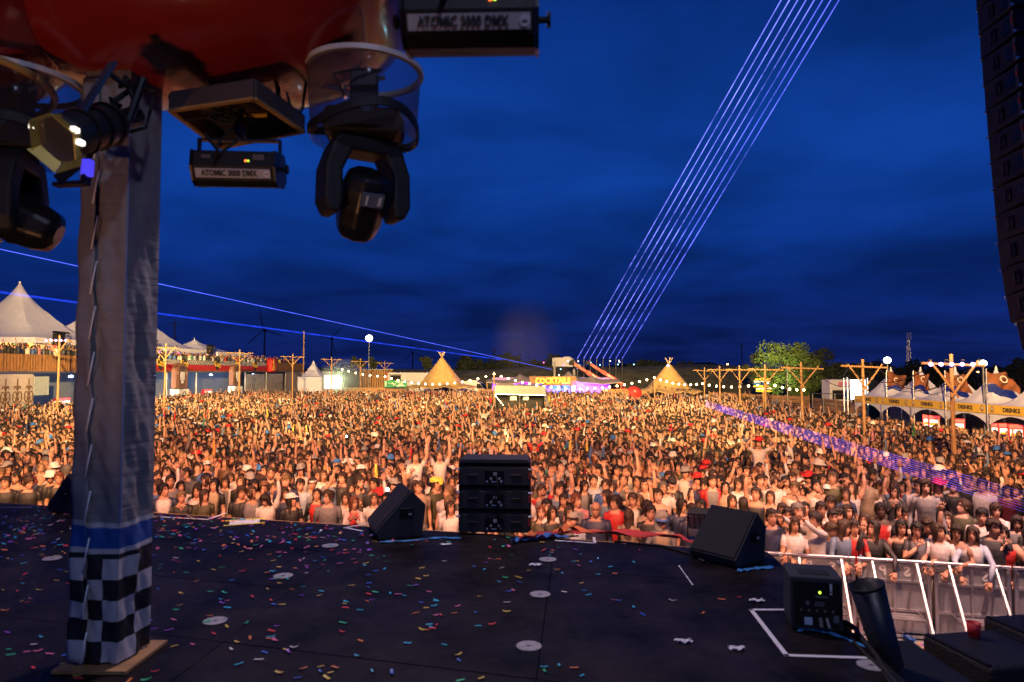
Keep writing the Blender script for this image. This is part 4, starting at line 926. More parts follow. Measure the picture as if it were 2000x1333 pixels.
# sign with planks and letters
sx0, sx1 = px2(1033), px2(1122); zt, zb = zz_(735), zz_(753); ds = d-2.0
rs = thing('cocktail_sign', 'wooden plank sign reading COCKTAILS in glowing yellow letters', 'sign', ((sx0+sx1)/2, ds, zb))
for k in range(5):
    s = MB(); h = (zt-zb)/5; s.box(((sx0+sx1)/2+rnd.uniform(-.05, .05), ds, zb+h*(k+.5)), (sx1-sx0, .05, h*.84)); s.build('plank', wood2, rs)
for x in (sx0+.6, sx1-.6):
    s = MB(); s.tube([(x, ds+.1, 0), (x, ds+.1, zt+.1)], .06, 8); s.build('sign_post', wood, rs)
glow = M('sign_yellow', (.9, .6, .05), .5, emit=(1, .52, .03), estr=.75)
text('COCKTAILS', .95, ((sx0+sx1)/2, ds-.06, (zt+zb)/2), FACE, glow, rs, width=4.1, bold=.035, ext=.03)
rl = thing('sign_lamp', 'spot bulb wash lighting the cocktail sign planks', 'lamp', ((sx0+sx1)/2, ds-.9, zb+1.1))
s = MB(); s.sphere(((sx0+sx1)/2+.7, ds-.35, zt+.12), .06); s.build('bulb', bulbm, rl); s = MB(); s.beam(((sx0+sx1)/2+.7, ds-.35, zt+.14), ((sx0+sx1)/2+.7, ds, zt+.14), .03, .03); s.build('arm', steel, rl)
lamp('bulb_glow', 'POINT', ((sx0+sx1)/2+.7, ds-.5, zt+.2), rl, 40, (1, .6, .2), .06)

# ============================================================ GREY MIXER TENT
d = 60; f = lambda x: (x-1000)/F*d; z = lambda y: CH+(725.5-y)/F*d
r = thing('mixer_tent', 'grey roofed black sided mixing tent standing in the crowd', 'tent', (f(1015), d, 0))
a, b = f(967), f(1065)
s = MB(); s.prism([(a, d, z(769)), (b, d, z(771)), (b+.05, d+3.2, z(754)), (a, d+3.2, z(752))], (0, 0, .04)); s.prism([(a, d-.02, z(769)), (b, d-.02, z(771)), (b, d-.02, z(755)), (a, d-.02, z(753))], (0, .04, 0)); s.build('canvas_roof', greyc, r)
s = MB(); s.box(((a+b)/2, d+3.3, 1.4), (b-a, .05, 2.8)); s.build('back_wall', M('black_drape', (0, 0, 0)), r)
for sx, x in ((0, a), (1, b)):
    s = MB(); s.box((x, d+1.7, 1.2), (.04, 3.1, 2.3)); s.build('side_wall', M('black_drape', (0, 0, 0)), r)
for x in (a+.03, b-.03, f(1015)):
    s = MB(); s.cyl((x, d-.05, 0), (x, d-.05, z(770)), .045, n=8); s.build('pole', alu, r)
s = MB(); s.beam((a, d-.06, z(770)), (b, d-.06, z(772)), .06, .06); s.build('front_beam', alu, r)
s = MB(); s.beam((a, d-.07, 1.9), (a+.9, d-.07, .8), .05, .05); s.build('brace', alu, r)
def side(u, v): return (b+.05+.55*u*(1-v)+.04*math.sin(v*30), d-.04+.5*u, .3+(z(757)-.3)*(1-u*.12)*(v)+.0)
s = MB(); s.grid(4, 10, side); s.build('rolled_side', greyc, r, solid=.02)
s = MB(); s.box(((a+b)/2, d+.6, 1.0), (b-a-.6, .8, .9)); s.build('mixing_desk', black, r)
s = MB(); s.box(((a+b)/2-.6, d+.3, 1.62), (.6, .05, .35)); s.box(((a+b)/2+.5, d+.3, 1.60), (.5, .05, .32)); s.build('monitor_back', steel, r)

# ============================================================ WOODEN FENCES
def fence(label, p0, p1, h, planks=6, posts=None):
    p0 = Vector(p0); p1 = Vector(p1); r = thing('plank_fence', label, 'fence', p0); n = posts or max(2, int((p1-p0).length/2.4)); dn = (p1-p0).normalized()
    for k in range(n):
        a = p0.lerp(p1, k/n); b = p0.lerp(p1, (k+1)/n)
        for j in range(planks):
            zc = h*(j+.5)/planks; s = MB(); s.beam(a+dn*.01+Vector((0, 0, zc+rnd.uniform(-.008, .008))), b-dn*.01+Vector((0, 0, zc)), .03, h/planks*.9); s.build('plank', wood2, r)
    for k in range(n+1):
        a = p0.lerp(p1, k/n); s = MB(); s.box((a.x, a.y+.07, h*.52), (.09, .09, h*1.04)); s.build('post', wood, r)
fl = at(660, 755, 96); fence('low plank fence at the back of the field below the poles', (at(655, 750, 92).x, 92, 0), (at(795, 750, 92).x, 92, 0), zz_(757, 92), 5)
fence('plank fence between left tipi and cocktail bar', (at(935, 750, 90).x, 90, 0), (at(985, 750, 90).x, 90, 0), zz_(760, 90), 5)
fence('plank fence behind the red hat left of the right tipi', (at(1190, 750, 86).x, 86, 0), (at(1255, 750, 86).x, 86, 0), zz_(760, 86), 5)
fence('long plank fence between right tipi and drinks tents', (at(1385, 750, 68).x, 68, 0), (at(1580, 750, 56).x, 56, 0), 1.95, 6)
fence('plank fence beside the bright video screen', (at(1580, 750, 56).x+.3, 56, 0), (at(1690, 750, 46).x, 46, 0), 1.85, 6)

# green sign
d = 88; x0, x1 = (751-1000)/F*d, (795-1000)/F*d; r = thing('direction_sign', 'green wide sign with white pictograms beside the left tipi', 'sign', ((x0+x1)/2, d, 0))
s = MB(); s.box(((x0+x1)/2, d, zz_(750, d)), (x1-x0, .06, zz_(743.5, d)-zz_(756.5, d))); s.build('board', M('sign_green', (.02, .34, .13), .6), r)
xm = (x0+x1)/2; zc = zz_(750, d); wm = M('sign_white', (.75, .78, .75), .6)
for q in ((.65, .24, 1.3), (.65, -.03, .62), (.65, -.24, 1.05)):
    s = MB(); s.box((xm+q[0], d-.04, zc+q[1]), (q[2], .02, .13)); s.build('text_line', wm, r)
s = MB(); s.box((xm-.7, d-.04, zc), (.55, .02, .07)); s.add([(xm-.95, d-.05, zc), (xm-.8, d-.05, zc+.14), (xm-.8, d-.05, zc-.14)], [(0, 1, 2)]); s.box((xm-.25, d-.04, zc), (.5, .02, .10), Euler((0, R(35), 0))); s.box((xm-.15, d-.04, zc-.1), (.36, .02, .08), Euler((0, R(-30), 0))); s.build('pictogram', wm, r)
s = MB(); s.box((xm-1.25, d-.04, zc), (.22, .02, .6)); s.build('pictogram', M('sign_pale', (.55, .70, .58), .6), r)
for x in (x0+.1, x1-.1):
    s = MB(); s.cyl((x, d+.08, 0), (x, d+.08, zz_(744, d)), .05, n=8); s.build('leg', steel, r)

# trailer, vans, telehandlers
d = 104; x0, x1 = at(757, 740, d).x, at(846, 740, d).x; r = thing('white_trailer', 'white box trailer with awning behind the left tipi', 'trailer', ((x0+x1)/2, d, 0))
zt = zz_(728, d); s = MB(); s.box(((x0+x1)/2, d+1.2, (zt+.9)/2), (x1-x0, 2.4, zt-.9)); s.build('box_body', M('trailer_white', (.55, .56, .6), .5), r, bevel=.04)
s = MB(); s.box((x0-.2, d+1.2, (zt+.8)/2), (.5, 2.3, zt-.8)); s.build('cab_end', M('trailer_red', (.45, .10, .08), .5), r)
for k in range(7):
    s = MB(); s.box((x0+2.4+k*(x1-x0-2.8)/6.5, d-.012, (zt+.9)/2), (.03, .02, zt-1.0)); s.build('panel_rib', M('trailer_grey', (.42, .43, .46), .5), r)
s = MB(); s.box((x0+1.2, d-.02, zt-1.0), (1.6, .04, 1.1)); s.build('serving_hatch', darkhole, r); s = MB(); s.box((x0+1.2, d-.4, zt-.35), (1.8, .8, .04), Euler((R(-15), 0, 0))); s.build('awning', white, r)
for x in (x0+1, x1-2.6, x1-1.3):
    s = MB(); s.cyl((x, d-.02, .48), (x, d+.3, .48), .48, n=20); s.build('wheel', rubber, r)
def van(label, px, d, L=5.4, zoff=0):
    x = at(px, 740, d).x; r = thing('white_van', label, 'van', (x, d, zoff), R(-12), local=True)
    s = MB(); P = [(-2.7, .35), (2.55, .35), (2.7, .9), (2.55, 1.25), (1.75, 1.45), (1.15, 2.35), (.6, 2.55), (-2.7, 2.55)]
    s.prism([(x_, -1, z_) for x_, z_ in P], (0, 2, 0)); s.build('body', M('van_white', (.62, .63, .66), .4, coat=.3), r, bevel=.06)
    s = MB(); s.prism([(1.22, -1.012, 2.2), (1.72, -1.012, 1.5), (.75, -1.012, 1.5), (.75, -1.012, 2.2)], (0, .02, 0)); s.build('side_window', blackg, r)
    s = MB(); s.add([(1.26, -.85, 2.26), (1.26, .85, 2.26), (1.79, .88, 1.47), (1.79, -.88, 1.47)], [(0, 1, 2, 3)]); s.build('windscreen', blackg, r, solid=.02)
    for xx in (-1.7, 1.7):
        s = MB(); s.cyl((xx, -1.02, .35), (xx, -.75, .35), .35, n=18); s.cyl((xx, .75, .35), (xx, 1.02, .35), .35, n=18); w_ = s.build('wheel', rubber, r)
    s = MB(); s.box((.0, -.4, 2.62), (1.4, .9, .14)); s.build('roof_rack', white, r)
    return r
van('white panel van parked behind the plank fence right of the left tipi', 925, 100)
v2 = van('white van parked on the bank behind the cocktail sign', 1108, 128, zoff=4.0)
def telehandler(label, px, d, dz):
    x = at(px, 750, d).x; r = thing('telehandler', label, 'crane', (x, d, 0), 0, 'red telescopic handlers', local=True)
    s = MB(); s.box((1.2, 0, 1.1), (3.6, 2.0, 1.1)); s.build('chassis', redp, r, bevel=.08)
    s = MB(); s.box((.6, -.5, 2.0), (1.2, .9, 1.1)); s.build('cab', blackg, r, bevel=.06)
    a = Vector((2.8, .4, 2.0)); b = Vector((-2.1, .4, 5.15+dz)); m = a.lerp(b, .62)
    s = MB(); s.beam(a, m, .50, .58); s.build('boom', M('crane_red', (.6, .05, .03), .45), r, bevel=.03)
    s = MB(); s.beam(m, b, .36, .40); s.build('boom_extension', M('crane_red', (0, 0, 0)), r, bevel=.02)
    text('MERLO', .38, a.lerp(b, .38)+Vector((0, -.262, 0)), axes((a-b), (0, -1, 0)), wm, r, bold=.01, ext=.004)
    s = MB(); s.box(b+Vector((-.25, 0, .05)), (.7, .7, .6)); s.build('fork_head', black, r, bevel=.05)
    for x_ in (0, 2.4):
        for y_ in (-1.0, 1.0):
            s = MB(); s.cyl((x_, y_-.2, .6), (x_, y_+.2, .6), .6, n=18); s.build('wheel', rubber, r)
    return r
telehandler('red telescopic handler boom raised behind the cocktail sign, nearer the sign', 1150, 96, -.05)
telehandler('red telescopic handler boom raised left of the right tipi, farther from the sign', 1180, 100, .0)
# signpost
d = 44; x = at(1491, 740, d).x; r = thing('sign_post', 'wooden signpost with stacked yellow and white direction boards', 'sign', (x, d, 0))
s = MB(); s.cyl((x, d+.05, 0), (x, d+.05, zz_(737, d)), .06, n=8); s.build('post', wood, r)
for k in range(6):
    s = MB(); yy_ = 741+k*4.6; cx = x+rnd.uniform(-.18, .05); s.prism([(cx-.5, d-.03, zz_(yy_, d)-.055), (cx+.42, d-.03, zz_(yy_, d)-.055), (cx+.55, d-.03, zz_(yy_, d)), (cx+.42, d-.03, zz_(yy_, d)+.055), (cx-.5, d-.03, zz_(yy_, d)+.055)], (0, .04, 0))
    s.build('direction_board', [yellowp, white, lineblue, yellowp, white, yellowp][k], r)

# ============================================================ DRINKS TENTS (right)
yelb = M('valance_yellow', (.62, .40, .05), .7, var=.12); dtext = M('valance_ink', (.06, .04, .02), .7)
XD = 19.7; TW = 2.75
def drinks(label, yc, first):
    r = thing('drinks_tent', label, 'tent', (XD, yc, 0), 0, 'white pagoda drinks tents', local=True)
    h = TW/2
    def fn(u, v):
        a = 2*PI*u; c, s_ = math.cos(a), math.sin(a); m = max(abs(c), abs(s_)); q = 1/m
        t = v; rad = h*(.03+.97*t**1.0); z = 2.62+1.45*((1-t)**1.9)
        k = (q if t > .25 else 1+(q-1)*t/.25)
        return (h*1.0+rad*c*k, rad*s_*k, z-.10*math.sin(t*PI)*(1-abs(abs(c)-abs(s_))) )
    s = MB(); s.grid(48, 16, fn); s.build('roof', tentw, r, smooth=50, fix=False)
    s = MB(); s.cyl((h, 0, 4.0), (h, 0, 4.22), .07, .03, n=8); s.build('finial', white, r)
    s = MB(); s.box((-.012, 0, 2.44), (.02, TW-.02, .36)); s.build('valance', yelb, r)
    rot = axes((0, -1, 0), (-1, 0, 0))
    text('DRINKS', .24, (-.026, 0, 2.44), rot, dtext, r, width=.95, bold=.012)
    for y in (-h+.3, h-.3):
        s = MB(); s.cyl((-.024, y, 2.44), (-.030, y, 2.44), .13, n=16); s.build('logo_disc', M('logo_brown', (.28, .16, .07), .7), r); text('M', .2, (-.034, y, 2.44), rot, M('logo_cream', (.6, .5, .3), .7), r, bold=.01)
    for x, y in ((.05, -h+.05), (.05, h-.05), (TW-.05, -h+.05), (TW-.05, h-.05)):
        s = MB(); s.box((x, y, 1.3), (.08, .08, 2.6)); s.build('leg', alu, r)
    s = MB(); s.box((TW-.02, 0, 1.25), (.03, TW, 2.5)); s.build('back_wall', M('tent_back', (.20, .22, .28), .8), r)
    def curt(u, v):
        y = -h+TW*u; drop = .45*(abs(2*u-1)**2.0); return (.03, y, 2.27-(.08+drop)*v)
    s = MB(); s.grid(16, 3, curt); s.build('scalloped_trim', tentw, r, solid=.01, fix=False)
    s = MB(); s.box((.35, 0, .55), (.5, TW*.95, 1.1)); s.build('counter', wood2, r)
    return r
tent_words = ['farthest', 'second farthest', 'third farthest', 'second nearest', 'nearest']
for k in range(5):
    drinks('white pagoda drinks tent with yellow valance, %s of the row on the right' % tent_words[k], 38.0-TW*k, k == 0)
fr_red = M('fridge_red', (.55, .03, .03), .4); fr_glow = M('fridge_light', (.8, .85, .9), .4, emit=(.62, .80, 1), estr=1.0); fr_sign = M('fridge_sign', (.7, .1, .1), .4, emit=(1, .1, .1), estr=.9)
def fridge(label, loc, rz=0):
    r = thing('drinks_fridge', label, 'fridge', loc, rz, 'lit drinks fridges', local=True)
    s = MB(); s.box((0, .3, .92), (.52, .6, 1.84)); s.build('cabinet', fr_red, r, bevel=.02)
    s = MB(); s.box((0, -.012, .92), (.40, .02, 1.4)); s.build('glass_door', fr_glow, r)
    for k in range(4):
        s = MB(); s.box((0, -.026, .45+.32*k), (.38, .012, .12)); s.build('bottle_row', [redp, M('bottle_teal', (.1, .3, .35), .4), redp, yellowp][k], r)
    s = MB(); s.box((0, -.012, 1.74), (.46, .02, .14)); s.build('lit_header', fr_sign, r)
    return r
for k, (px, d, w_) in enumerate(((1810, 33.6, 'third drinks tent from the far end, left one'), (1822, 33.0, 'third drinks tent from the far end, right one'), (1868, 30.5, 'second nearest drinks tent'), (1942, 28.3, 'nearest drinks tent, leftmost'), (1960, 27.9, 'nearest drinks tent, middle'), (1980, 27.4, 'nearest drinks tent, rightmost'))):
    fridge('lit red drinks fridge inside the ' + w_, ((px-1000)/F*d, d, 0.05), R(-30))
# flags
flagm = M('flag_brown', (.17, .055, .02), .75, var=.5, scale=2.5)
for k, (px, d, yt, wd, lab) in enumerate(((1728, 36.6, 727, 30, 'farthest'), (1780, 34.0, 728, 25, 'second farthest'), (1841, 31.0, 728, 38, 'second nearest'), (1921, 28.2, 725, 44, 'nearest'))):
    x = (px-1000)/F*d-.05; zt = zz_(yt, d); r = thing('banner_flag', 'brown waving flag on a pole at the drinks tents, %s one' % lab, 'flag', (x, d-.2, 0), group='brown flags at the drinks tents')
    s = MB(); s.tube([(x, d-.2, 0), (x, d-.2, zt+.1)], .03, 8); s.build('pole', alu, r)
    W_ = wd*d/F*1.05; H_ = 26*d/F
    def fl_(u, v): return (x+.03+W_*u+.03*math.sin(v*3), d-.2-.22*math.sin(u*9+v*2.5+k)*u-.25*u, zt-.02-H_*v*(1-.25*u)-.55*W_*u*u*(.5+.6*v)+.07*math.sin(u*8+v*4+k))
    s = MB(); s.grid(18, 10, fl_); fo = s.build('cloth', flagm, r, smooth=True, solid=.004, fix=False)
    c = Vector(fl_(.5, .5)); s = MB(); s.lathe([(.10, -.012), (.15, -.012), (.15, 0), (.10, 0), (.10, -.012)], (0, 0, 0), 20, caps=False); s.v = [(c.x+a_, c.y-.03+z_-.1*a_, c.z+b_-.25*a_) for a_, b_, z_ in s.v]; s.build('emblem', M('flag_emblem', (.6, .5, .42), .7), fo)
for k in range(3):
    A = at(1690+55*k, 780, 37-2.6*k)+Vector((.2, -.3, .6)); B = at(1760+70*k, 738, 35-2.6*k)
    s = MB(); s.tube(catenary(at(1725+55*k, 752, 36.3-2.7*k), at(1838+20*k, 752, 31.2-.9*k), .35+.1*k), .012, 5); s.build('sagging_cable', rubber, label='black cable sagging before the drinks tents, %s of three' % ['leftmost', 'middle', 'rightmost'][k], cat='cable', group='cables before the drinks tents', org=at(1725+55*k, 752, 36.3-2.7*k))

# video screen and its tower
d = 45; x0, x1 = at(1663, 760, d).x, at(1692, 760, d).x; r = thing('video_screen', 'bright white video screen on a truss tower beside the drinks tents', 'screen', ((x0+x1)/2, d, 0))
s = MB(); s.box(((x0+x1)/2, d+.1, (zz_(742, d)+zz_(780, d))/2), (x1-x0, .1, zz_(742, d)-zz_(780, d))); s.build('display', M('screen_white', (.8, .9, .9), .4, emit=(.72, .97, 1), estr=3.0), r)
for x in (x0-.35, x0-.1, x1+.25, x1+.9):
    s = MB(); s.cyl((x, d+.3, 0), (x, d+.3, zz_(738, d)), .04, n=6); s.build('truss_leg', alu, r)
s = MB()
for k in range(9):
    za = .5+k*.4; s.cyl((x0-.35, d+.3, za), (x0-.1, d+.3, za+.4), .015, n=4)
s.build('truss_brace', alu, r)
s = MB(); s.box((x1+.7, d+.5, 1.9), (.9, .6, 3.4)); s.build('black_wing', blackm, r)
lamp('screen_glow', 'POINT', ((x0+x1)/2-.5, d-1.0, 3.0), r, 110, (.1, .75, 1), .5)
r = thing('pit_rail', 'metal handrail and lit container behind the crowd left of the screen', 'railing', at(1600, 770, 55))
a = at(1587, 769, 54); b = at(1655, 770, 50)
for t in (0, .33, .66, 1):
    q = a.lerp(b, t); s = MB(); s.cyl((q.x, q.y, 0), (q.x, q.y, q.z), .04, n=6); s.build('post', steel, r)
s = MB(); s.cyl(a, b, .035, n=6); s.build('rail', steel, r)
r = thing('food_truck', 'small white food truck with lit counter left of the screen', 'truck', at(1645, 770, 60))
x = at(1643, 760, 58).x; s = MB(); s.box((x, 58.8, 1.7), (1.9, 1.6, 3.2)); s.build('body', white, r, bevel=.05); s = MB(); s.box((x, 57.98, 2.0), (1.5, .03, .8)); s.build('counter_opening', darkhole, r); s = MB(); s.box((x+.2, 57.97, 2.9), (.9, .03, .4)); s.build('sign_panel', M('pink_panel', (.7, .25, .35), .5), r)
for xx in (-.5, .5):
    s = MB(); s.cyl((x+xx, 57.98, .35), (x+xx, 58.2, .35), .35, n=14); s.build('wheel', rubber, r)

# telecom mast
d = 120; x = at(1775, 700, d).x; zt = zz_(651, d); r = thing('telecom_mast', 'tall slim telecom lattice mast behind the drinks tents', 'mast', (x, d, 0))
for a in range(3):
    dx, dy = .35*math.cos(2.1*a), .35*math.sin(2.1*a); s = MB(); s.tube([(x+dx*1.8, d+dy*1.8, 0), (x+dx*.5, d+dy*.5, zt-1.2)], .06, 6); s.build('leg', alu, r)
s = MB()
for k in range(22):
    t = k/22; t1 = (k+1)/22; rr = .35*(1.8-1.3*t); r1 = .35*(1.8-1.3*t1)
    for a in range(3): s.cyl((x+rr*math.cos(2.1*a), d+rr*math.sin(2.1*a), (zt-1.2)*t), (x+r1*math.cos(2.1*a+2.1), d+r1*math.sin(2.1*a+2.1), (zt-1.2)*t1), .03, n=4)
s.build('lattice', alu, r)
for a in (-.18, .18):
    s = MB(); s.box((x+a*1.4, d-.2, zt-.55), (.28, .22, 1.3)); s.build('antenna', white, r)

# ============================================================ DISTANT: turbines, pylons, lamps
tm = M('turbine_dark', (.05, .055, .07), .8)
for px, yh, d, R_, lab in ((517, 645, 620, 22, 'nearest wind turbine above the left terrace'), (648, 662, 760, 22, 'second wind turbine left of the balloon lamp'), (806, 690, 900, 20, 'farthest wind turbine left of the left tipi')):
    c = at(px, yh, d); r = thing('wind_turbine', 'dark distant ' + lab, 'turbine', (c.x, d, 0), group='wind turbines on the horizon')
    s = MB(); s.tube([(c.x, d, 0), (c.x, d, c.z)], [1.0, .6], 10); s.build('tower', tm, r); s = MB(); s.box((c.x, d, c.z), (2.5, 4, 2.5)); s.build('nacelle', tm, r)
    for k in range(3):
        a = 2*PI*k/3+px; s = MB(); s.tube([(c.x, d-3, c.z), (c.x+math.cos(a)*R_*.5, d-3, c.z+math.sin(a)*R_*.5), (c.x+math.cos(a)*R_, d-3, c.z+math.sin(a)*R_)], [.35, .5, .1], 6); s.build('blade', tm, r)
for px, yt, d, lab in ((340, 628, 300, 'beyond the left terrace roof'), (965, 682, 330, 'above the grey mixing tent'), (1449, 672, 420, 'between the right poles'), (920, 690, 330, 'right of the left tipi')):
    x = at(px, 700, d).x; zt = zz_(yt, d); r = thing('power_pylon', 'thin dark power pylon ' + lab, 'pylon', (x, d, 0), group='distant power pylons'); s = MB()
    for sx in (-1, 1): s.cyl((x+sx*zt*.03, d, 0), (x+sx*.2, d, zt), .14, n=4)
    for k in range(8): s.cyl((x-zt*.03*(1-k/8), d, zt*k/8), (x+zt*.03*(1-(k+1)/8), d, zt*(k+1)/8), .08, n=4)
    s.build('lattice', tm, r); s = MB(); s.box((x, d, zt*.97), (zt*.22, .3, .3)); s.build('cross_arm', tm, r)
dl = M('distant_lamp', (1, .7, .3), .5, emit=(1, .42, .08), estr=22); k = 0
for px, py, d, lab in ((1421, 712, 200, 'right of the right tipi'), (1330, 718, 260, 'behind the right tipi top'), (1605, 709, 150, 'right of the lit tree'), (1910, 727, 90, 'left of the near balloon lamp'), (947, 720, 240, 'above the white van'), (1003, 721, 260, 'above the cocktail bar'), (1226, 724, 240, 'left of the right tipi')):
    p = at(px, py, d); r = thing('street_lamp', 'small orange street lamp far off, ' + lab, 'street lamp', (p.x, d, 0), group='distant orange street lamps')
    s = MB(); s.tube([(p.x, d, 0), (p.x, d, p.z)], .06, 5); s.build('pole', tm, r); s = MB(); s.sphere(p, 1.6*d/F, 8, 6, (1.3, 1, .8)); s.build('lamp_head', dl, r)
# small coloured light sources on the bank behind the bar (laser and effect rig)
for k in range(22):
    px = rnd.uniform(1050, 1240); py = rnd.uniform(703, 722); p = at(px, py, 112+rnd.uniform(0, 6)); cn = rnd.choice(('pink', 'cyan', 'white')); c_ = {'pink': (1, .12, .6), 'cyan': (.3, .85, 1), 'white': (.8, .85, 1)}[cn]
    s = MB(); s.sphere(p, .10, 6, 5); s.build('effect_light', M('effect_'+cn, c_, .5, emit=c_, estr=5), org=p, label='tiny %s effect light hanging in the air behind the cocktail bar' % cn, cat='light', group=cn+' effect lights behind the bar')
for px, yt, k in ((1083, 706, 'left'), (1121, 706, 'right')):
    p = at(px, yt, 112); r = thing('speaker_tower', 'slim grey speaker tower behind the cocktail bar, %s one' % k, 'tower', (p.x, 112, 0), group='speaker towers behind the bar')
    s = MB(); s.box((p.x, 112, p.z/2), (.30, .3, p.z)); s.build('column', steel, r)
    for j in range(6):
        s = MB(); s.box((p.x, 111.8, p.z-.25-.36*j), (.36, .12, .28)); s.build('cabinet', M('tower_grey', (.30, .27, .27), .7), r)
# lasers
src = at(1132, 716, 108)
lsm = Mbeam('laser_blue', (.14, .15, 1.0), .5, .8); lsv = Mbeam('laser_violet', (.20, .20, 1.0), .62, .8); lsd = Mbeam('laser_deep', (.08, .12, 1.0), .95, .3); lsf = Mbeam('laser_faint', (.02, .06, 1), .34, .5); lsc = Mbeam('laser_crowd', (.24, .11, 1), .40, 1.2)
o8 = ['leftmost', 'second', 'third', 'fourth', 'fifth', 'sixth', 'seventh', 'rightmost']
for k in range(8):
    a = at(1128+12.5*k, 700, 105); b = at(1560+16.5*k, -60, 13.0)
    s = MB(); s.tube([a.lerp(b, t) for t in (0, .15, .3, .45, .6, .75, .9, 1)], [.06]+[.036]*3+[.024]*2+[.013, .011], 8); s.build('laser_beam', lsv if k < 5 else lsm, org=a, label='blue laser beam rising to the upper right, %s of the eight' % o8[k], cat='laser', group='eight rising laser beams', fix=False)
    s = MB(); s.box(a-Vector((0, -.2, a.z/2+.05)), (.12, .12, a.z-.1)); s.build('laser_stand', blackm, org=(a.x, a.y, 0), label='dark laser stand at the foot of the %s rising beam' % o8[k], cat='stand', group='laser stands behind the bar')
for k, (px, py, lab, mt, rad, y0) in enumerate(((-60, 474, 'sharp upper', lsd, .011, (1078, 722)), (-60, 563, 'softer lower', lsf, .032, (980, 703)))):
    b = at(px, py, 30); a = at(y0[0], y0[1], 108); s = MB(); s.tube([a, a.lerp(b, .5), b], [rad*2.0, rad*1.8, rad*1.6], 8); s.build('laser_beam', mt, org=b, label='%s blue laser beam slanting to the left behind the column' % lab, cat='laser', group='left slanting laser beams', fix=False)
for k in range(8):
    a = at(1150, 719, 108); off = (k-3.5)*4.6; b = at(2030, 990+off*1.25, 11.2-.02*k); s = MB(); a2 = a.lerp(b, .775); s.tube([a2, a2.lerp(b, .5), b], [.007, .005, .0030], 6); s.build('laser_beam', lsc, org=b, label='thin violet laser line low over the crowd at right, number %s from top' % ['one', 'two', 'three', 'four', 'five', 'six', 'seven', 'eight', 'nine', 'ten', 'eleven'][k], cat='laser', group='violet laser lines over the crowd', fix=False)

# ============================================================ LEFT TERRACE
XB = -34.0; dB = lambda px: -XB*F/(1000-px); zW = lambda px, y: CH+(725.5-y)/F*dB(px)
y0, y1 = dB(-40), dB(592)
r = terr = thing('terrace_building', 'two level wooden terrace with checkered and red fascia along the left side', 'building', (XB, 60, 0))
s = MB(); s.box((XB-7, (y0+y1)/2, 4.08), (13.9, y1-y0, .16)); s.build('deck', wood2, r)
thatch = M('thatch_brown', (.25, .12, .045), .9, var=.45, scale=5, bump=.6, bscale=10, stretch=(4, 4, .5))
yb = dB(180); k0 = y0
for k in range(6):
    ya, yc = y0+(yb-y0)*k/6, y0+(yb-y0)*(k+1)/6
    s = MB(); s.grid(20, 3, lambda u, v: (XB+.03*math.sin(u*40+k), ya+.02+(yc-ya-.04)*u, 4.05+1.15*v+.03*math.sin(u*9+k)*(1-v))); s.build('thatch_panel', thatch, r, solid=.03, fix=False)
ck_w = M('check_white', (.62, .6, .58), .6); ck_b = M('check_black', (.02, .02, .02), .6); yc0, yc1 = dB(290), dB(521)
for j in range(3):
    n = 150
    for mi, mt in ((0, ck_w), (1, ck_b)):
        s = MB()
        for i in range(n):
            if (i+j) % 2 == mi: s.box((XB, yc0+(yc1-yc0)*(i+.5)/n, 4.78+.165*j), (.04, (yc1-yc0)/n*.995, .16))
        s.build('check_row', mt, r, kind='stuff')
for k in range(12):
    a, b = yc0+(yc1-yc0)*k/12, yc0+(yc1-yc0)*(k+1)/12; s = MB(); s.grid(10, 2, lambda u, v: (XB+.05+.06*math.sin(v*PI), a+.01+(b-a-.02)*u, 4.05+.62*v)); s.build('red_band', M('red_band', (.42, .02, .02), .6), r, solid=.03, fix=False)
rotB = axes((0, 1, 0), (1, 0, 0))
for k, px in enumerate((312, 358, 423, 463, 497)):
    y = dB(px); sg = thing('logo_sign', 'yellow and black round logo sign on the terrace fascia, %s from the column' % ['first', 'second', 'third', 'fourth', 'fifth'][k], 'sign', (XB+.12, y, 4.75), group='yellow logo signs')
    s = MB(); s.v = []; s.lathe([(0.01, 0), (.55, 0), (.55, .05), (.01, .05)], n=20, caps=True); s.v = [(XB+.10+z_, y+a_, 4.72+b_*1.1) for a_, b_, z_ in s.v]; s.build('disc', ck_b, sg)
    s = MB(); s.box((XB+.18, y, 4.72), (.04, 1.5, .42), Euler((R(-8), 0, 0))); s.build('script_plate', yellowp, sg, bevel=.08)
    s = MB(); s.box((XB+.18, y-.55, 4.95), (.04, .5, .42)); s.build('initial_plate', yellowp, sg, bevel=.05)
    text('D', .45, (XB+.215, y-.55, 4.92), rotB, ck_b, sg, bold=.012); s = MB(); s.box((XB+.21, y+.15, 4.70), (.02, 1.0, .06), Euler((R(-12), 0, 0))); s.build('script_stroke', ck_b, sg)
ym = dB(527); s = MB(); s.box((XB+.3, ym, 4.85), (.9, 2.0, 2.0)); rs = s.build('jukebox_sign', redp, org=(XB+.3, ym, 3.9), bevel=.3, seg=4, label='red and yellow rounded box sign at the end of the checkered fascia', cat='sign')
s = MB(); s.box((XB+.77, ym-.5, 4.85), (.05, .5, 1.6)); s.build('yellow_stripe', yellowp, rs)
for k in range(4):
    s = MB(); s.box((XB+.77, ym+.2, 4.3+.2*k), (.05, .5, .08)); s.build('slot', yellowp, rs)
s = MB(); s.box((XB+.02, (dB(533)+dB(592))/2, 4.65), (.06, dB(592)-dB(533), 1.2)); s.build('end_fascia', thatch, r)
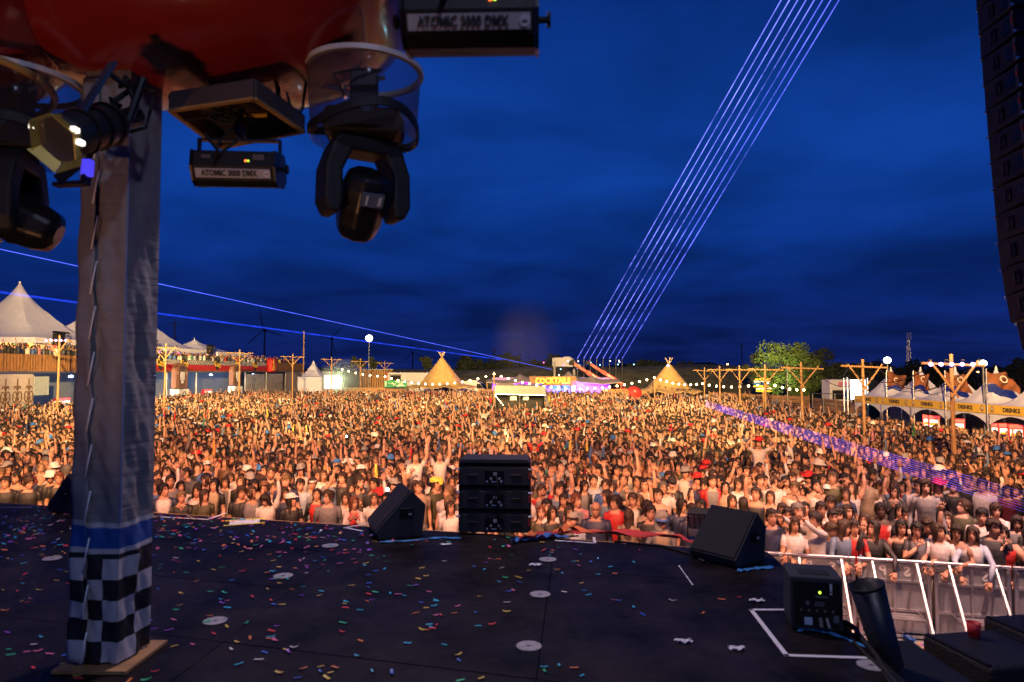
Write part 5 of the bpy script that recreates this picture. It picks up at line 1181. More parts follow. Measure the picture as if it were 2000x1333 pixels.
# ground floor: posts, back wall, mesh fences
s = MB(); s.box((XB-5, (y0+y1)/2, 2), (.1, y1-y0, 4)); s.build('back_wall', M('bay_wall', (.14, .17, .21), .7), r)
pxs = [66, 165, 236, 330, 387, 460, 482, 523, 560, 592]
for px in pxs:
    s = MB(); s.cyl((XB-.15, dB(px), 0), (XB-.15, dB(px), 4.0), .09, n=8); s.build('post', steel, r)
s = MB(); s.beam((XB-.1, y0, 3.93), (XB-.1, y1, 3.93), .16, .14); s.build('deck_beam', steel, r)
lm2 = M('bay_lamp', (.7, .8, 1), .4, emit=(.38, .48, 1), estr=16)
for px in (152, 311, 365, 421, 462, 502):
    s = MB(); s.sphere((XB-.5, dB(px), 3.6), .16, 10, 6, (1, 1.3, .6)); b_ = s.build('bay_lamp', lm2, r)
    lamp('bay_glow', 'POINT', (XB-.9, dB(px), 3.2), b_, 260, (.45, .6, 1), .15)
mesh_m = M('bay_mesh_panel', (.42, .44, .48), .6)
for a, b in ((482, 523), (523, 557)):
    s = MB(); s.box((XB-.3, (dB(a)+dB(b))/2, 1.9), (.04, dB(b)-dB(a)-.3, 3.5)); pn = s.build('lit_panel', mesh_m, r)
    for k in range(10):
        ya = dB(a)+(dB(b)-dB(a))*k/10; s = MB(); s.tube([(XB-.25, ya+.2, .3), (XB-.25, ya+.2+(dB(b)-dB(a))/6, 2.4), (XB-.25, ya+.2+(dB(b)-dB(a))/9, 3.5)], .03, 4); s.tube([(XB-.25, ya+1.8, .3), (XB-.25, ya+.2, 2.4)], .03, 4); s.build('ornament', M('iron_brown', (.12, .08, .06), .6), pn)
s = MB(); s.box((XB-.2, (dB(560)+dB(592))/2, 2.0), (.05, dB(592)-dB(560), 3.9)); s.build('cloth_panel', beige, r)
# ornamental banner at the frame's left edge
ya, yc = dB(-30), dB(64); bn = thing('ornament_banner', 'white banner printed with brown wrought iron scrolls at the left edge', 'banner', (XB+.1, ya, 0))
s = MB(); s.grid(12, 8, lambda u, v: (XB+.1+.05*math.sin(u*9), ya+(yc-ya)*u, .2+3.6*v)); s.build('cloth', M('banner_white', (.52, .47, .46), .8), bn, solid=.01, fix=False)
ir = M('iron_print', (.12, .07, .05), .8)
for k in range(4):
    yk = ya+(yc-ya)*(k+.5)/4; w_ = (yc-ya)/8*.9; X_ = XB+.19
    s = MB(); s.tube([(X_, yk, .3), (X_, yk, 3.5)], .04, 5); s.tube([(X_, yk-.28, 2.95), (X_, yk+.28, 2.95)], .04, 5)
    for sg in (-1, 1):
        s.tube([(X_, yk, 2.0)]+[(X_, yk+sg*(w_*.5+w_*.42*math.cos(PI+t*1.6)*(1-t*.09)), 2.2+.45*math.sin(t*1.6)*(1-t*.09)) for t in [q*.33 for q in range(13)]], .035, 5)
        s.tube([(X_, yk, 2.7), (X_, yk+sg*.2, 2.95), (X_, yk+sg*.34, 2.8)], .035, 5)
    for q in range(5): s.tube([(X_, yk-w_, .4+.28*q), (X_, yk+w_, .4+.28*q+.9)], .018, 4); s.tube([(X_, yk+w_, .4+.28*q), (X_, yk-w_, .4+.28*q+.9)], .018, 4)
    s.build('scroll', ir, bn)
s = MB(); s.box((XB+.02, (dB(68)+dB(96))/2, 2.95), (.05, dB(96)-dB(68), 1.35)); s.build('price_board', M('board_pale', (.38, .45, .48), .7), label='pale price board hung right of the ornament banner', cat='board', org=(XB, dB(80), 2.3))
for k, px in enumerate((120, 133, 352, 362, 404, 411)):
    fridge('lit drinks fridge under the left terrace, %s from left' % ['first', 'second', 'third', 'fourth', 'fifth', 'sixth'][k], (XB-1.5+ (px-1000)*0, dB(px)*1.045, .05), R(55))
for px, lab in ((335, 'nearer the column'), (446, 'farther from the column')):
    y = dB(px); jb = thing('jukebox_board', 'brown arched jukebox board on a white plinth, ' + lab, 'board', (XB+.5, y, 0), group='jukebox boards')
    P = [(XB+.6, y+math.cos(t)*1.15, 4.0+math.sin(t)*.8) for t in [PI*q/10 for q in range(11)]]; P = P+[(XB+.6, y-1.15, 2.35), (XB+.6, y+1.15, 2.35)]
    s = MB(); s.prism(P, (.5, 0, 0)); s.build('arched_front', M('juke_brown', (.25, .12, .06), .6), jb)
    P2 = [(XB+1.11, y+math.cos(t)*.72, 4.0+math.sin(t)*.55) for t in [PI*q/10 for q in range(11)]]+[(XB+1.11, y-.72, 2.5), (XB+1.11, y+.72, 2.5)]
    s = MB(); s.prism(P2, (.03, 0, 0)); s.build('inner_panel', M('juke_dark', (.13, .06, .035), .5), jb)
    s = MB(); s.box((XB+1.16, y, 3.55), (.03, .8, .8)); s.box((XB+1.16, y, 3.0), (.03, .36, .4)); s.build('white_sign', white, jb)
    for z_ in (3.9, 3.72):
        s = MB(); s.box((XB+1.12, y-.92, z_), (.05, .36, .10)); s.box((XB+1.12, y+.92, z_), (.05, .36, .10)); s.build('pink_bar', M('juke_pink', (.55, .35, .3), .6), jb)
    s = MB(); s.box((XB+.9, y, 1.15), (.9, 2.1, 2.2)); s.build('plinth', white, jb); s = MB(); s.box((XB+.9, y, 2.28), (1.0, 2.3, .08)); s.build('plinth_top', M('navy_top', (.03, .04, .10), .5), jb)
    s = MB(); s.tube([(XB+1.37, y+.3*math.cos(t), 1.6+.38*math.sin(t)) for t in [PI*2*q/14 for q in range(15)]], .05, 5); s.box((XB+1.37, y, 1.6), (.04, .5, .12)); s.build('crest', ck_b, jb)
# tents on the deck
def pagoda(label, xc, yc, w_, zpk, ze, col_=None):
    t = thing('pagoda_tent', label, 'tent', (xc, yc, 4.17), 0, 'white tents on the terrace', local=True); h = w_/2; H = zpk-4.17; e = ze-4.17
    def fn(u, v):
        a = 2*PI*u; c, s_ = math.cos(a), math.sin(a); q = 1/max(abs(c), abs(s_)); rad = h*(.02+.98*v); k = 1+(q-1)*min(1, v/.3)
        return (rad*c*k, rad*s_*k, e+(H-e)*((1-v)**2.0))
    s = MB(); s.grid(64, 20, fn); s.build('roof', tentw, t, smooth=60, fix=False)
    for sx, sy in ((1, 0), (-1, 0), (0, 1), (0, -1)):
        s = MB(); s.box((sx*h, sy*h, e-.22), (.03 if sx else w_, .03 if sy else w_, .45)); s.build('valance', tentw, t)
    for sx in (-1, 1):
        for sy in (-1, 1): s = MB(); s.cyl((sx*(h-.1), sy*(h-.1), 0), (sx*(h-.1), sy*(h-.1), e), .06, n=8); s.build('leg', alu, t)
    s = MB(); s.cyl((0, 0, H-.1), (0, 0, H+.25), .12, .04, n=8); s.build('finial', white, t)
    return t
pagoda('large white pagoda tent on the terrace at the left edge', -40.2, 55.5, 9.6, 11.1, 6.55)
pagoda('white pagoda tent on the terrace half hidden by the column', -41.0, 66.0, 9.6, 9.9, 6.5)
pagoda('white pagoda tent on the terrace right of the column', -41.0, 76.0, 9.6, 10.2, 6.5)
pagoda('low flat white tent at the end of the terrace', -40.5, 87.0, 10.5, 8.0, 6.3)
for k, (px, lab) in enumerate(((322, 'nearer the column'), (432, 'farther from the column'), (152, 'left of the column'))):
    y = dB(px); q = thing('speaker_truss', 'truss tower with hanging speaker on the terrace, ' + lab, 'truss', (XB-1.0, y, 4.17), group='speaker trusses on the terrace'); s = MB()
    for dx in (-.2, .2):
        for dy in (-.2, .2): s.cyl((XB-1+dx, y+dy, 4.17), (XB-1+dx, y+dy, 7.0), .03, n=5)
    for j in range(7): s.cyl((XB-1.2, y-.2, 4.2+.4*j), (XB-.8, y-.2, 4.6+.4*j), .02, n=4); s.cyl((XB-.8, y-.2, 4.2+.4*j), (XB-.8, y+.2, 4.6+.4*j), .02, n=4)
    s.build('truss', blackm, q); s = MB(); s.beam((XB-1, y-1.4, 7.0), (XB-1, y+.3, 7.0), .2, .16); s.build('arm', blackm, q); s = MB(); s.box((XB-.9, y-1.0, 6.45), (.55, .6, .9)); s.build('speaker', black, q, bevel=.04)
dk = {'pink': (1, .25, .7), 'violet': (.6, .3, 1), 'warm': (1, .55, .2), 'green': (.6, 1, .2), 'red': (1, .12, .06)}
for k, (px, z_, cn, sz) in enumerate(((3, 5.95, 'warm', (.1, 1.8, .35)), (22, 5.9, 'green', (.1, .5, .3)), (57, 5.95, 'green', (.1, .6, .4)), (76, 5.95, 'warm', (.1, 2.6, .35)), (104, 5.9, 'red', (.1, 1.3, .45)), (365, 5.7, 'violet', (.1, 1.5, .3)), (378, 5.75, 'pink', (.1, 1.2, .3)), (398, 5.75, 'violet', (.1, 1.4, .3)), (421, 5.7, 'pink', (.1, 1.2, .4)), (345, 5.6, 'pink', (.1, 1.0, .3)))):
    y = dB(px)*1.10; x_ = XB*1.10; s = MB(); s.box((x_, y, 4.17+(z_-4.17)), sz); o = s.build('bar_light', M('bar_'+cn, dk[cn], .5, emit=dk[cn], estr=1.6), org=(x_, y, z_), label='glowing %s bar sign under the terrace tents, %s' % (cn, ['far left', 'left corner', 'beside the long warm sign', 'long one', 'beside the left column pole', 'first right of the column', 'second right of the column', 'middle right', 'last at the right end', 'closest to the column'][k]), cat='light')
    s = MB(); s.cyl((x_-.1, y, 4.17), (x_-.1, y, z_), .03, n=5); s.build('stand', steel, o)
for k, (y, c_, en) in enumerate(((52, (1, .5, .35), 260), (66, (.9, .35, .8), 200), (78, (.75, .3, 1), 330), (86, (.75, .35, 1), 260))):
    q = thing('tent_lamp', 'lamp under the terrace tents, %s from the left' % words[k], 'lamp', (-40.2, y, 6.2)); s = MB(); s.sphere((-40.2, y, 6.2), .12); s.build('bulb', M('bar_violet', (0, 0, 0)), q); s = MB(); s.cyl((-40.2, y, 6.25), (-40.2, y, 7.4), .015, n=5); s.build('cord', black, q); lamp('tent_glow', 'POINT', (-40.2, y, 6.0), q, en, c_, .3)
# white pagoda and lit container left of the poles
pagoda_g = thing('pagoda_tent', 'small white pagoda tent behind the poles left of the smoke', 'tent', (at(612, 740, 97).x, 97, 0), 0, local=True)
def fn(u, v):
    a = 2*PI*u; c, s_ = math.cos(a), math.sin(a); q = 1/max(abs(c), abs(s_)); rad = 1.7*(.02+.98*v); k = 1+(q-1)*min(1, v/.3); return (rad*c*k, rad*s_*k, 3.2+2.3*((1-v)**1.8))
s = MB(); s.grid(40, 14, fn); s.build('roof', tentw, pagoda_g, smooth=60, fix=False); s = MB(); s.box((0, -1.68, 1.6), (3.3, .04, 3.2)); s.build('wall', tentw, pagoda_g)
for sx in (-1, 1): s = MB(); s.box((sx*1.68, 0, 1.6), (.04, 3.3, 3.2)); s.build('wall', tentw, pagoda_g)
x = at(640, 740, 90).x; q = thing('lit_container', 'brightly lit white container opening beside the smoke', 'container', (x, 90, 0)); s = MB(); s.box((x+.6, 90.6, 2.0), (2.6, 1.2, 4.0)); s.build('body', steel, q, bevel=.03)
s = MB(); s.box((x+.6, 89.98, 2.6), (2.0, .05, 1.7)); s.build('lit_opening', M('opening_glow', (.9, 1, .85), .4, emit=(.85, 1, .72), estr=3.2), q); lamp('opening_light', 'POINT', (x+1.6, 89.0, 2.8), q, 420, (.80, 1, .55), .3)
# bank shed
x = at(735, 740, 108).x; q = thing('wooden_shed', 'brown corrugated shed behind the far poles', 'shed', (x, 108, 0)); s = MB(); s.box((x, 109.5, 2.1), (5.0, 3, 4.2)); s.build('walls', M('shed_brown', (.16, .09, .04), .8, stretch=(8, 1, .3)), q); s = MB(); s.box((x, 109.5, 4.28), (5.3, 3.3, .16)); s.build('roof', steel, q)
for k in range(14): s = MB(); s.box((x-2.4+k*.37, 107.97, 2.1), (.2, .04, 4.1)); s.build('plank', wood2, q)

# ============================================================ TREES
def tree(label, x, y, h, w_, base, leafcol, n, seed, lobes=9, leaf=.28, group=None, trunk=True, z0=0):
    rg = np.random.default_rng(seed); t = thing('leafy_tree', label, 'tree', (x, y, z0), 0, group, local=True)
    s = MB(); s.tube([(0, 0, 0), (.1, 0, h*.25), (-.05, .1, h*.5), (.1, 0, h*.75)], [h*.03, h*.024, h*.016, h*.006], 8)
    for k in range(7):
        a = k*2.4; s.tube([(0, 0, h*(.25+.06*k)), (math.cos(a)*w_*.25, math.sin(a)*w_*.25, h*(.36+.06*k)), (math.cos(a)*w_*.42, math.sin(a)*w_*.42, h*(.42+.06*k))], [h*.010, h*.007, h*.003], 5)
    s.build('trunk', M('bark', (.06, .045, .03), .9), t)
    cs = []
    for k in range(lobes):
        a = rg.uniform(0, 2*PI); zc = rg.uniform(base+.12, .88); rr = w_*.5*math.sin(PI*min(1, max(.12, (zc-base)/(1.06-base))))**.7
        q = rg.uniform(.3, 1.0); cs.append((rr*q*math.cos(a), rr*q*math.sin(a), h*zc, w_*rg.uniform(.08, .19)))
    cs.append((0, 0, h*.55, w_*.17)); cs = np.array(cs)
    idx = rg.integers(0, len(cs), n); dr = rg.normal(size=(n, 3)); dr /= np.linalg.norm(dr, axis=1)[:, None]
    rad = cs[idx, 3]*(.55+.5*rg.random(n)**.5); ctr = cs[idx, :3]+dr*rad[:, None]*np.array([1, 1, .85])
    clump = rg.normal(size=(n, 3))*.08*w_*.3; ctr += clump
    a1 = rg.normal(size=(n, 3)); a1 /= np.linalg.norm(a1, axis=1)[:, None]; a2 = np.cross(a1, rg.normal(size=(n, 3))); a2 /= np.linalg.norm(a2, axis=1)[:, None]
    sz = leaf*rg.uniform(.5, 1.2, n)[:, None]
    V_ = np.stack([ctr-a1*sz, ctr+a2*sz*.55, ctr+a1*sz, ctr-a2*sz*.55], 1).reshape(-1, 3); Fc = np.arange(4*n).reshape(n, 4)
    me = bpy.data.meshes.new('crown'); me.from_pydata(V_.tolist(), [], Fc.tolist()); me.materials.append(leafcol); o = bpy.data.objects.new('crown', me); C.objects.link(o); o.parent = t
    return t
lf = M('leaf_green', (.10, .17, .035), .7, var=.45, scale=1.2); ld = M('leaf_dark', (.035, .05, .02), .8, var=.4, scale=1.0)
x = at(1540, 740, 66).x
tree('large leafy tree lit bright green by a floodlight', x, 66, 7.0, 6.0, .05, lf, 6500, 5, 30, .15)
tree('dark tree crown behind the lit green tree', at(1575, 740, 72).x, 72, 6.4, 6.0, .05, ld, 5000, 6, 12, .2)
tree('dark tree left behind the lit green tree', at(1490, 740, 74).x, 74, 6.2, 4.2, .1, ld, 3000, 8, 10, .2)
tree('dark bushy tree between lit tree and video screen', at(1630, 740, 70).x, 70, 4.8, 6.5, 0, ld, 5000, 9, 12, .22)
q = thing('tree_floodlight', 'floodlight on the ground aimed up at the green tree', 'light', (x-2.6, 60.5, 0)); s = MB(); s.box((x-2.6, 60.5, .9), (.4, .25, .3), Euler((R(40), 0, 0))); s.build('head', blackm, q); s = MB(); s.cyl((x-2.6, 60.5, 0), (x-2.6, 60.5, .8), .04, n=6); s.build('stand', steel, q)
lamp('flood_beam', 'SPOT', (x-2.6, 60.3, 1.15), q, 2000, (.85, 1, .45), .15, (x-1.2, 66, 4.4), 50, .7)
for k, (px, d, h, w_, z0, lab) in enumerate(((836, 135, 3.2, 4.0, 4.4, 'left of the left tipi top'), (697, 135, 2.6, 3.4, 4.3, 'left of the balloon lamp pole'), (733, 137, 2.4, 3.0, 4.3, 'right of the balloon lamp pole'), (1668-100, 130, 3.6, 4.2, 3.8, 'right of the lit tree'))):
    tree('round dark tree on the bank, ' + lab, at(px, 700, d).x, d, h, w_, .05, ld, 1800, 20+k, 8, .22, 'round dark trees on the bank', z0=z0)
for k, (px, d, h, w_) in enumerate(((920, 210, 8.5, 16), (985, 220, 8.0, 20), (1060, 230, 7.8, 18), (1120, 240, 7.2, 16), (1250, 230, 7.0, 18), (1330, 230, 6.8, 16), (1700, 110, 5.0, 9), (1760, 120, 5.2, 10), (1830, 118, 5.0, 9), (1890, 110, 4.8, 9), (1950, 100, 4.6, 8), (1990, 90, 7.4, 3.5))):
    tree('dark distant tree in the line behind the field, %s from the left' % ['first', 'second', 'third', 'fourth', 'fifth', 'sixth', 'seventh', 'eighth', 'ninth', 'tenth', 'eleventh', 'twelfth'][k], at(px, 700, d).x, d, h, w_, 0, ld, 2200, 40+k, 9, .035*w_+.1, 'dark trees on the horizon')
# ============================================================ PEOPLE
SKIN, TOP, HAIR, PANTS, EYE, LIP, BROW, SHOE, HAT, INNER, PRINT, JAW = range(12)
class TM:
    """triangle mesh in numpy with a part id per vertex"""
    def __init__(s): s.V = []; s.T = []; s.I = []; s.n = 0
    def loft(s, rings, ids, cap0=True, cap1=True):
        rings = np.asarray(rings, float); k, n = rings.shape[:2]; b = s.n
        idv = np.repeat(np.asarray(ids), n) if np.ndim(ids) == 1 else np.asarray(ids).reshape(-1)
        V_ = rings.reshape(-1, 3); i, j = np.meshgrid(np.arange(k-1), np.arange(n), indexing='ij'); j2 = (j+1) % n
        a, b1, c, d = i*n+j, i*n+j2, (i+1)*n+j2, (i+1)*n+j
        T = np.concatenate([np.stack([a, b1, c], -1).reshape(-1, 3), np.stack([a, c, d], -1).reshape(-1, 3)])
        ex = []; ei = []; nv = k*n
        if cap0: ex.append(rings[0].mean(0)); ei.append(idv[0]); jj = np.arange(n); T = np.concatenate([T, np.stack([np.full(n, nv), (jj+1) % n, jj], -1)]); nv += 1
        if cap1: ex.append(rings[-1].mean(0)); ei.append(idv[-1]); jj = np.arange(n); T = np.concatenate([T, np.stack([np.full(n, nv), (k-1)*n+jj, (k-1)*n+(jj+1) % n], -1)]); nv += 1
        if ex: V_ = np.concatenate([V_, ex]); idv = np.concatenate([idv, ei])
        s.V.append(V_); s.T.append(T+b); s.I.append(idv.astype(int)); s.n += nv
    def tube(s, pts, rs, ids, n=8, flat=1.0):
        pts = np.asarray(pts, float); rings = []; prev = None
        for i in range(len(pts)):
            d = pts[min(i+1, len(pts)-1)]-pts[max(i-1, 0)]; d /= np.linalg.norm(d)+1e-9
            a = np.array([0, 0, 1.]) if abs(d[2]) < .9 else np.array([0, 1., 0])
            x = np.cross(a, d); x /= np.linalg.norm(x)+1e-9
            if prev is not None and x @ prev < 0: x = -x
            prev = x; y = np.cross(d, x); t = np.linspace(0, 2*PI, n, endpoint=False)[:, None]
            rings.append(pts[i]+(x*np.cos(t)+y*flat*np.sin(t))*rs[i])
        s.loft(rings, ids)
    def get(s): return np.concatenate(s.V), np.concatenate(s.T), np.concatenate(s.I)
HROWS = np.array([(-.030, .030, .035, .030), (-.004, .036, .070, .045), (.020, .051, .081, .060), (.045, .060, .084, .074), (.055, .062, .084, .078), (.066, .064, .083, .082), (.086, .069, .083, .090), (.103, .072, .081, .095), (.114, .073, .078, .098), (.123, .073, .077, .098), (.132, .074, .079, .099), (.146, .075, .084, .100), (.175, .073, .081, .099), (.205, .064, .067, .086), (.226, .045, .046, .060), (.238, .014, .014, .02)])
HANG = {0: [0, 9, 18, 27, 38, 52, 72, 90, 105, 130, 155, 180, 205, 230, 255, 270, 288, 308, 322, 333, 342, 351], 1: [0, 20, 45, 80, 125, 180, 235, 280, 315, 340], 2: [0, 45, 110, 180, 250, 315]}
def head_part(tm, lod, org, Rh, female, mouth=0):
    ang = np.radians(HANG[lod]); rows = HROWS if lod == 0 else HROWS[[0, 1, 3, 5, 7, 9, 11, 13, 15]] if lod == 1 else HROWS[[1, 5, 9, 13, 15]]
    rings = []; ids = []
    for z, rx, rf, rb in rows:
        r_ = []; id_ = []
        for a in ang:
            c, s_ = math.cos(a), math.sin(a); da = abs((math.degrees(a)+180) % 360-180)
            x = rx*s_*(1.0 if not female else .95); y = -(rf if c > 0 else rb)*c
            if lod < 2:
                if da < 14: y -= {.066: .006, .086: .024, .103: .015, .114: .010, .123: .007, .132: .004}.get(round(z, 3), 0)*(1 if da < 5 else .45)
                if 12 < da < 34 and .11 < z < .135: y += .007
                if da < 25 and .04 < z < .06: y -= .004
                if 80 < da < 108 and .08 < z < .15: x *= 1.17
            k = SKIN
            if lod == 0:
                if 14 < da < 32 and .12 < z < .126: k = EYE
                if 10 < da < 40 and .14 < z < .15: k = BROW
                if da < 95 and z < .036 or (30 < da < 95 and z < .06): k = JAW
                if da < 20 and .04 < z < .06: k = EYE if (mouth and da < 12) else LIP
            elif lod == 1:
                if 14 < da < 30 and .12 < z < .126: k = EYE
                if 14 < da < 30 and .14 < z < .15: k = BROW
                if da < 10 and .04 < z < .06: k = LIP
            elif 30 < da < 60 and .12 < z < .14: k = SKIN
            r_.append((x, y, z)); id_.append(k)
        rings.append(np.array(r_) @ Rh.T+org); ids.append(id_)
    tm.loft(rings, np.array(ids), cap0=False)
def hair_part(tm, lod, org, Rh, style, rg):
    if style == 'bald': return
    n = {0: 26, 1: 10, 2: 6}[lod]; m = {0: 10, 1: 5, 2: 3}[lod]
    ang = np.linspace(0, 2*PI, n, endpoint=False); long_ = style == 'long'; rings = [[] for _ in range(m+1)]
    ph = rg.uniform(0, 6)
    for a in ang:
        da = abs((math.degrees(a)+180) % 360-180)
        fr = .176 if not long_ else .180
        side = .085 if style == 'short' else (-.04 if style == 'bob' else -.20)
        back = .02 if style == 'short' else (-.05 if style == 'bob' else -.26)
        if da < 42: zb = fr
        elif da < 78: zb = fr+(side-fr)*((da-42)/36)**(.8 if long_ else 1.2)
        else: zb = side+(back-side)*min(1, (da-78)/60)
        zb += .010*math.sin(a*5+ph)+(rg.normal(0, .008) if lod < 2 else 0)
        for k in range(m+1):
            t = k/m; z = .252*(1-t)+zb*t if not (long_ or style == 'bob') else .252+(zb-.252)*t
            zq = min(max(z, -.004), .2379); rx, rf, rb = [np.interp(zq, HROWS[:, 0], HROWS[:, q]) for q in (1, 2, 3)]
            if t < .001: rx, rf, rb = .006, .006, .008
            g = 1.0+(.008+.012*math.sin(t*3)+(rg.normal(0, .0055) if lod < 2 else 0))/max(rx, .02) if t > 0 else 1
            g = min(g, 1.45); 
            if z < .05: 
                q = min(1, (.05-z)/.25); rx = .070+.035*q; rb = .090+.01*q; rf = .060; g = 1.08+(.05*math.sin(a*4+ph+z*20)+rg.normal(0, .05))*(lod < 2)
            c, s_ = math.cos(a), math.sin(a); rings[k].append((rx*g*s_, -(rf if c > 0 else rb)*g*c, z+(.010 if k < m and z > .2 else 0)))
    rings = [np.array(r_) @ Rh.T+org for r_ in rings]
    tm.loft(rings[::-1], [HAIR]*(m+1), cap0=False)
def hat_part(tm, lod, org, Rh, hat):
    n = {0: 16, 1: 10, 2: 6}[lod]; t = np.linspace(0, 2*PI, n, endpoint=False)
    ring = lambda r_, z, cur=0, fwd=0: np.stack([np.sin(t)*r_, -np.cos(t)*r_*1.2-fwd*np.maximum(0, np.cos(t))+.01, z+cur*np.sin(t)**2], -1)
    if hat == 'cowboy': R_ = [ring(.17, .188, .07), ring(.176, .198, .075), ring(.098, .196), ring(.094, .26), ring(.075, .30), ring(.02, .285)]
    elif hat == 'bucket': R_ = [ring(.135, .150), ring(.130, .160), ring(.095, .195), ring(.088, .262), ring(.04, .272)]
    elif hat == 'cap': R_ = [ring(.092, .165, 0, .085), ring(.094, .175, 0, .075), ring(.092, .19), ring(.08, .24), ring(.03, .262)]
    elif hat == 'fedora': R_ = [ring(.135, .178, .01), ring(.135, .186, .01), ring(.094, .19), ring(.086, .27), ring(.05, .262)]
    elif hat == 'headband': R_ = [ring(.088, .160), ring(.091, .17), ring(.089, .195), ring(.080, .200)]
    elif hat == 'hood': R_ = [ring(.11, -.03, 0, -.05), ring(.118, .08, 0, -.10), ring(.115, .16, 0, -.07), ring(.10, .22, 0, -.02), ring(.05, .268)]
    else: return
    tm.loft([r_ @ Rh.T+org for r_ in R_], [HAT]*len(R_), cap0=False)
ARM = {'down': ((.06, .02, -.28), (.07, -.10, -.50)), 'up': ((.09, -.06, .26), (.06, -.10, .51)), 'upout': ((.20, -.05, .20), (.27, -.12, .43)), 'bentup': ((.22, -.08, .15), (.02, -.12, .36)),
       'front': ((.05, -.13, -.23), (-.07, -.30, -.08)), 'phone': ((.06, -.24, -.08), (.0, -.30, .16)), 'rail': ((.08, -.12, -.24), (-.04, -.33, -.27)), 'face': ((.03, -.16, -.20), (-.13, -.16, .02)),
       'point': ((.08, -.24, .10), (.06, -.46, .24)), 'wave': ((.18, -.10, -.12), (.20, -.20, .12)), 'hang': ((.10, -.22, -.16), (.06, -.36, -.36))}
def hand_part(tm, wr, d, lod, side, curl=.3):
    d = d/np.linalg.norm(d); a = np.array([0, -1., 0]) if abs(d[1]) < .8 else np.array([0, 0, 1.]); x = np.cross(a, d); x /= np.linalg.norm(x); y = np.cross(d, x)
    if lod > 0:
        tm.tube([wr, wr+d*.05, wr+d*.12, wr+d*.17], [.022, .040, .036, .012], [SKIN]*4, n=5 if lod == 1 else 4, flat=.45); return
    tm.tube([wr-d*.01, wr+d*.02, wr+d*.06, wr+d*.095], [.025, .036, .043, .040], [SKIN]*4, n=8, flat=.42)
    for k, (o, L_) in enumerate(((-.031, .062), (-.010, .074), (.011, .070), (.030, .055))):
        p0 = wr+d*.085+x*o; sp = x*o*.35; p1 = p0+d*L_*.5+sp*.5-y*curl*.012; p2 = p0+d*L_*(1-.15*curl)+sp-y*curl*.04
        tm.tube([p0, p1, p2], [.0095, .009, .006], [SKIN]*3, n=5)
    tx = -x*side; p0 = wr+d*.03+tx*.034; tm.tube([p0, p0+tx*.024+d*.024-y*.006, p0+tx*.036+d*.055-y*.012], [.013, .011, .007], [SKIN]*3, n=5)
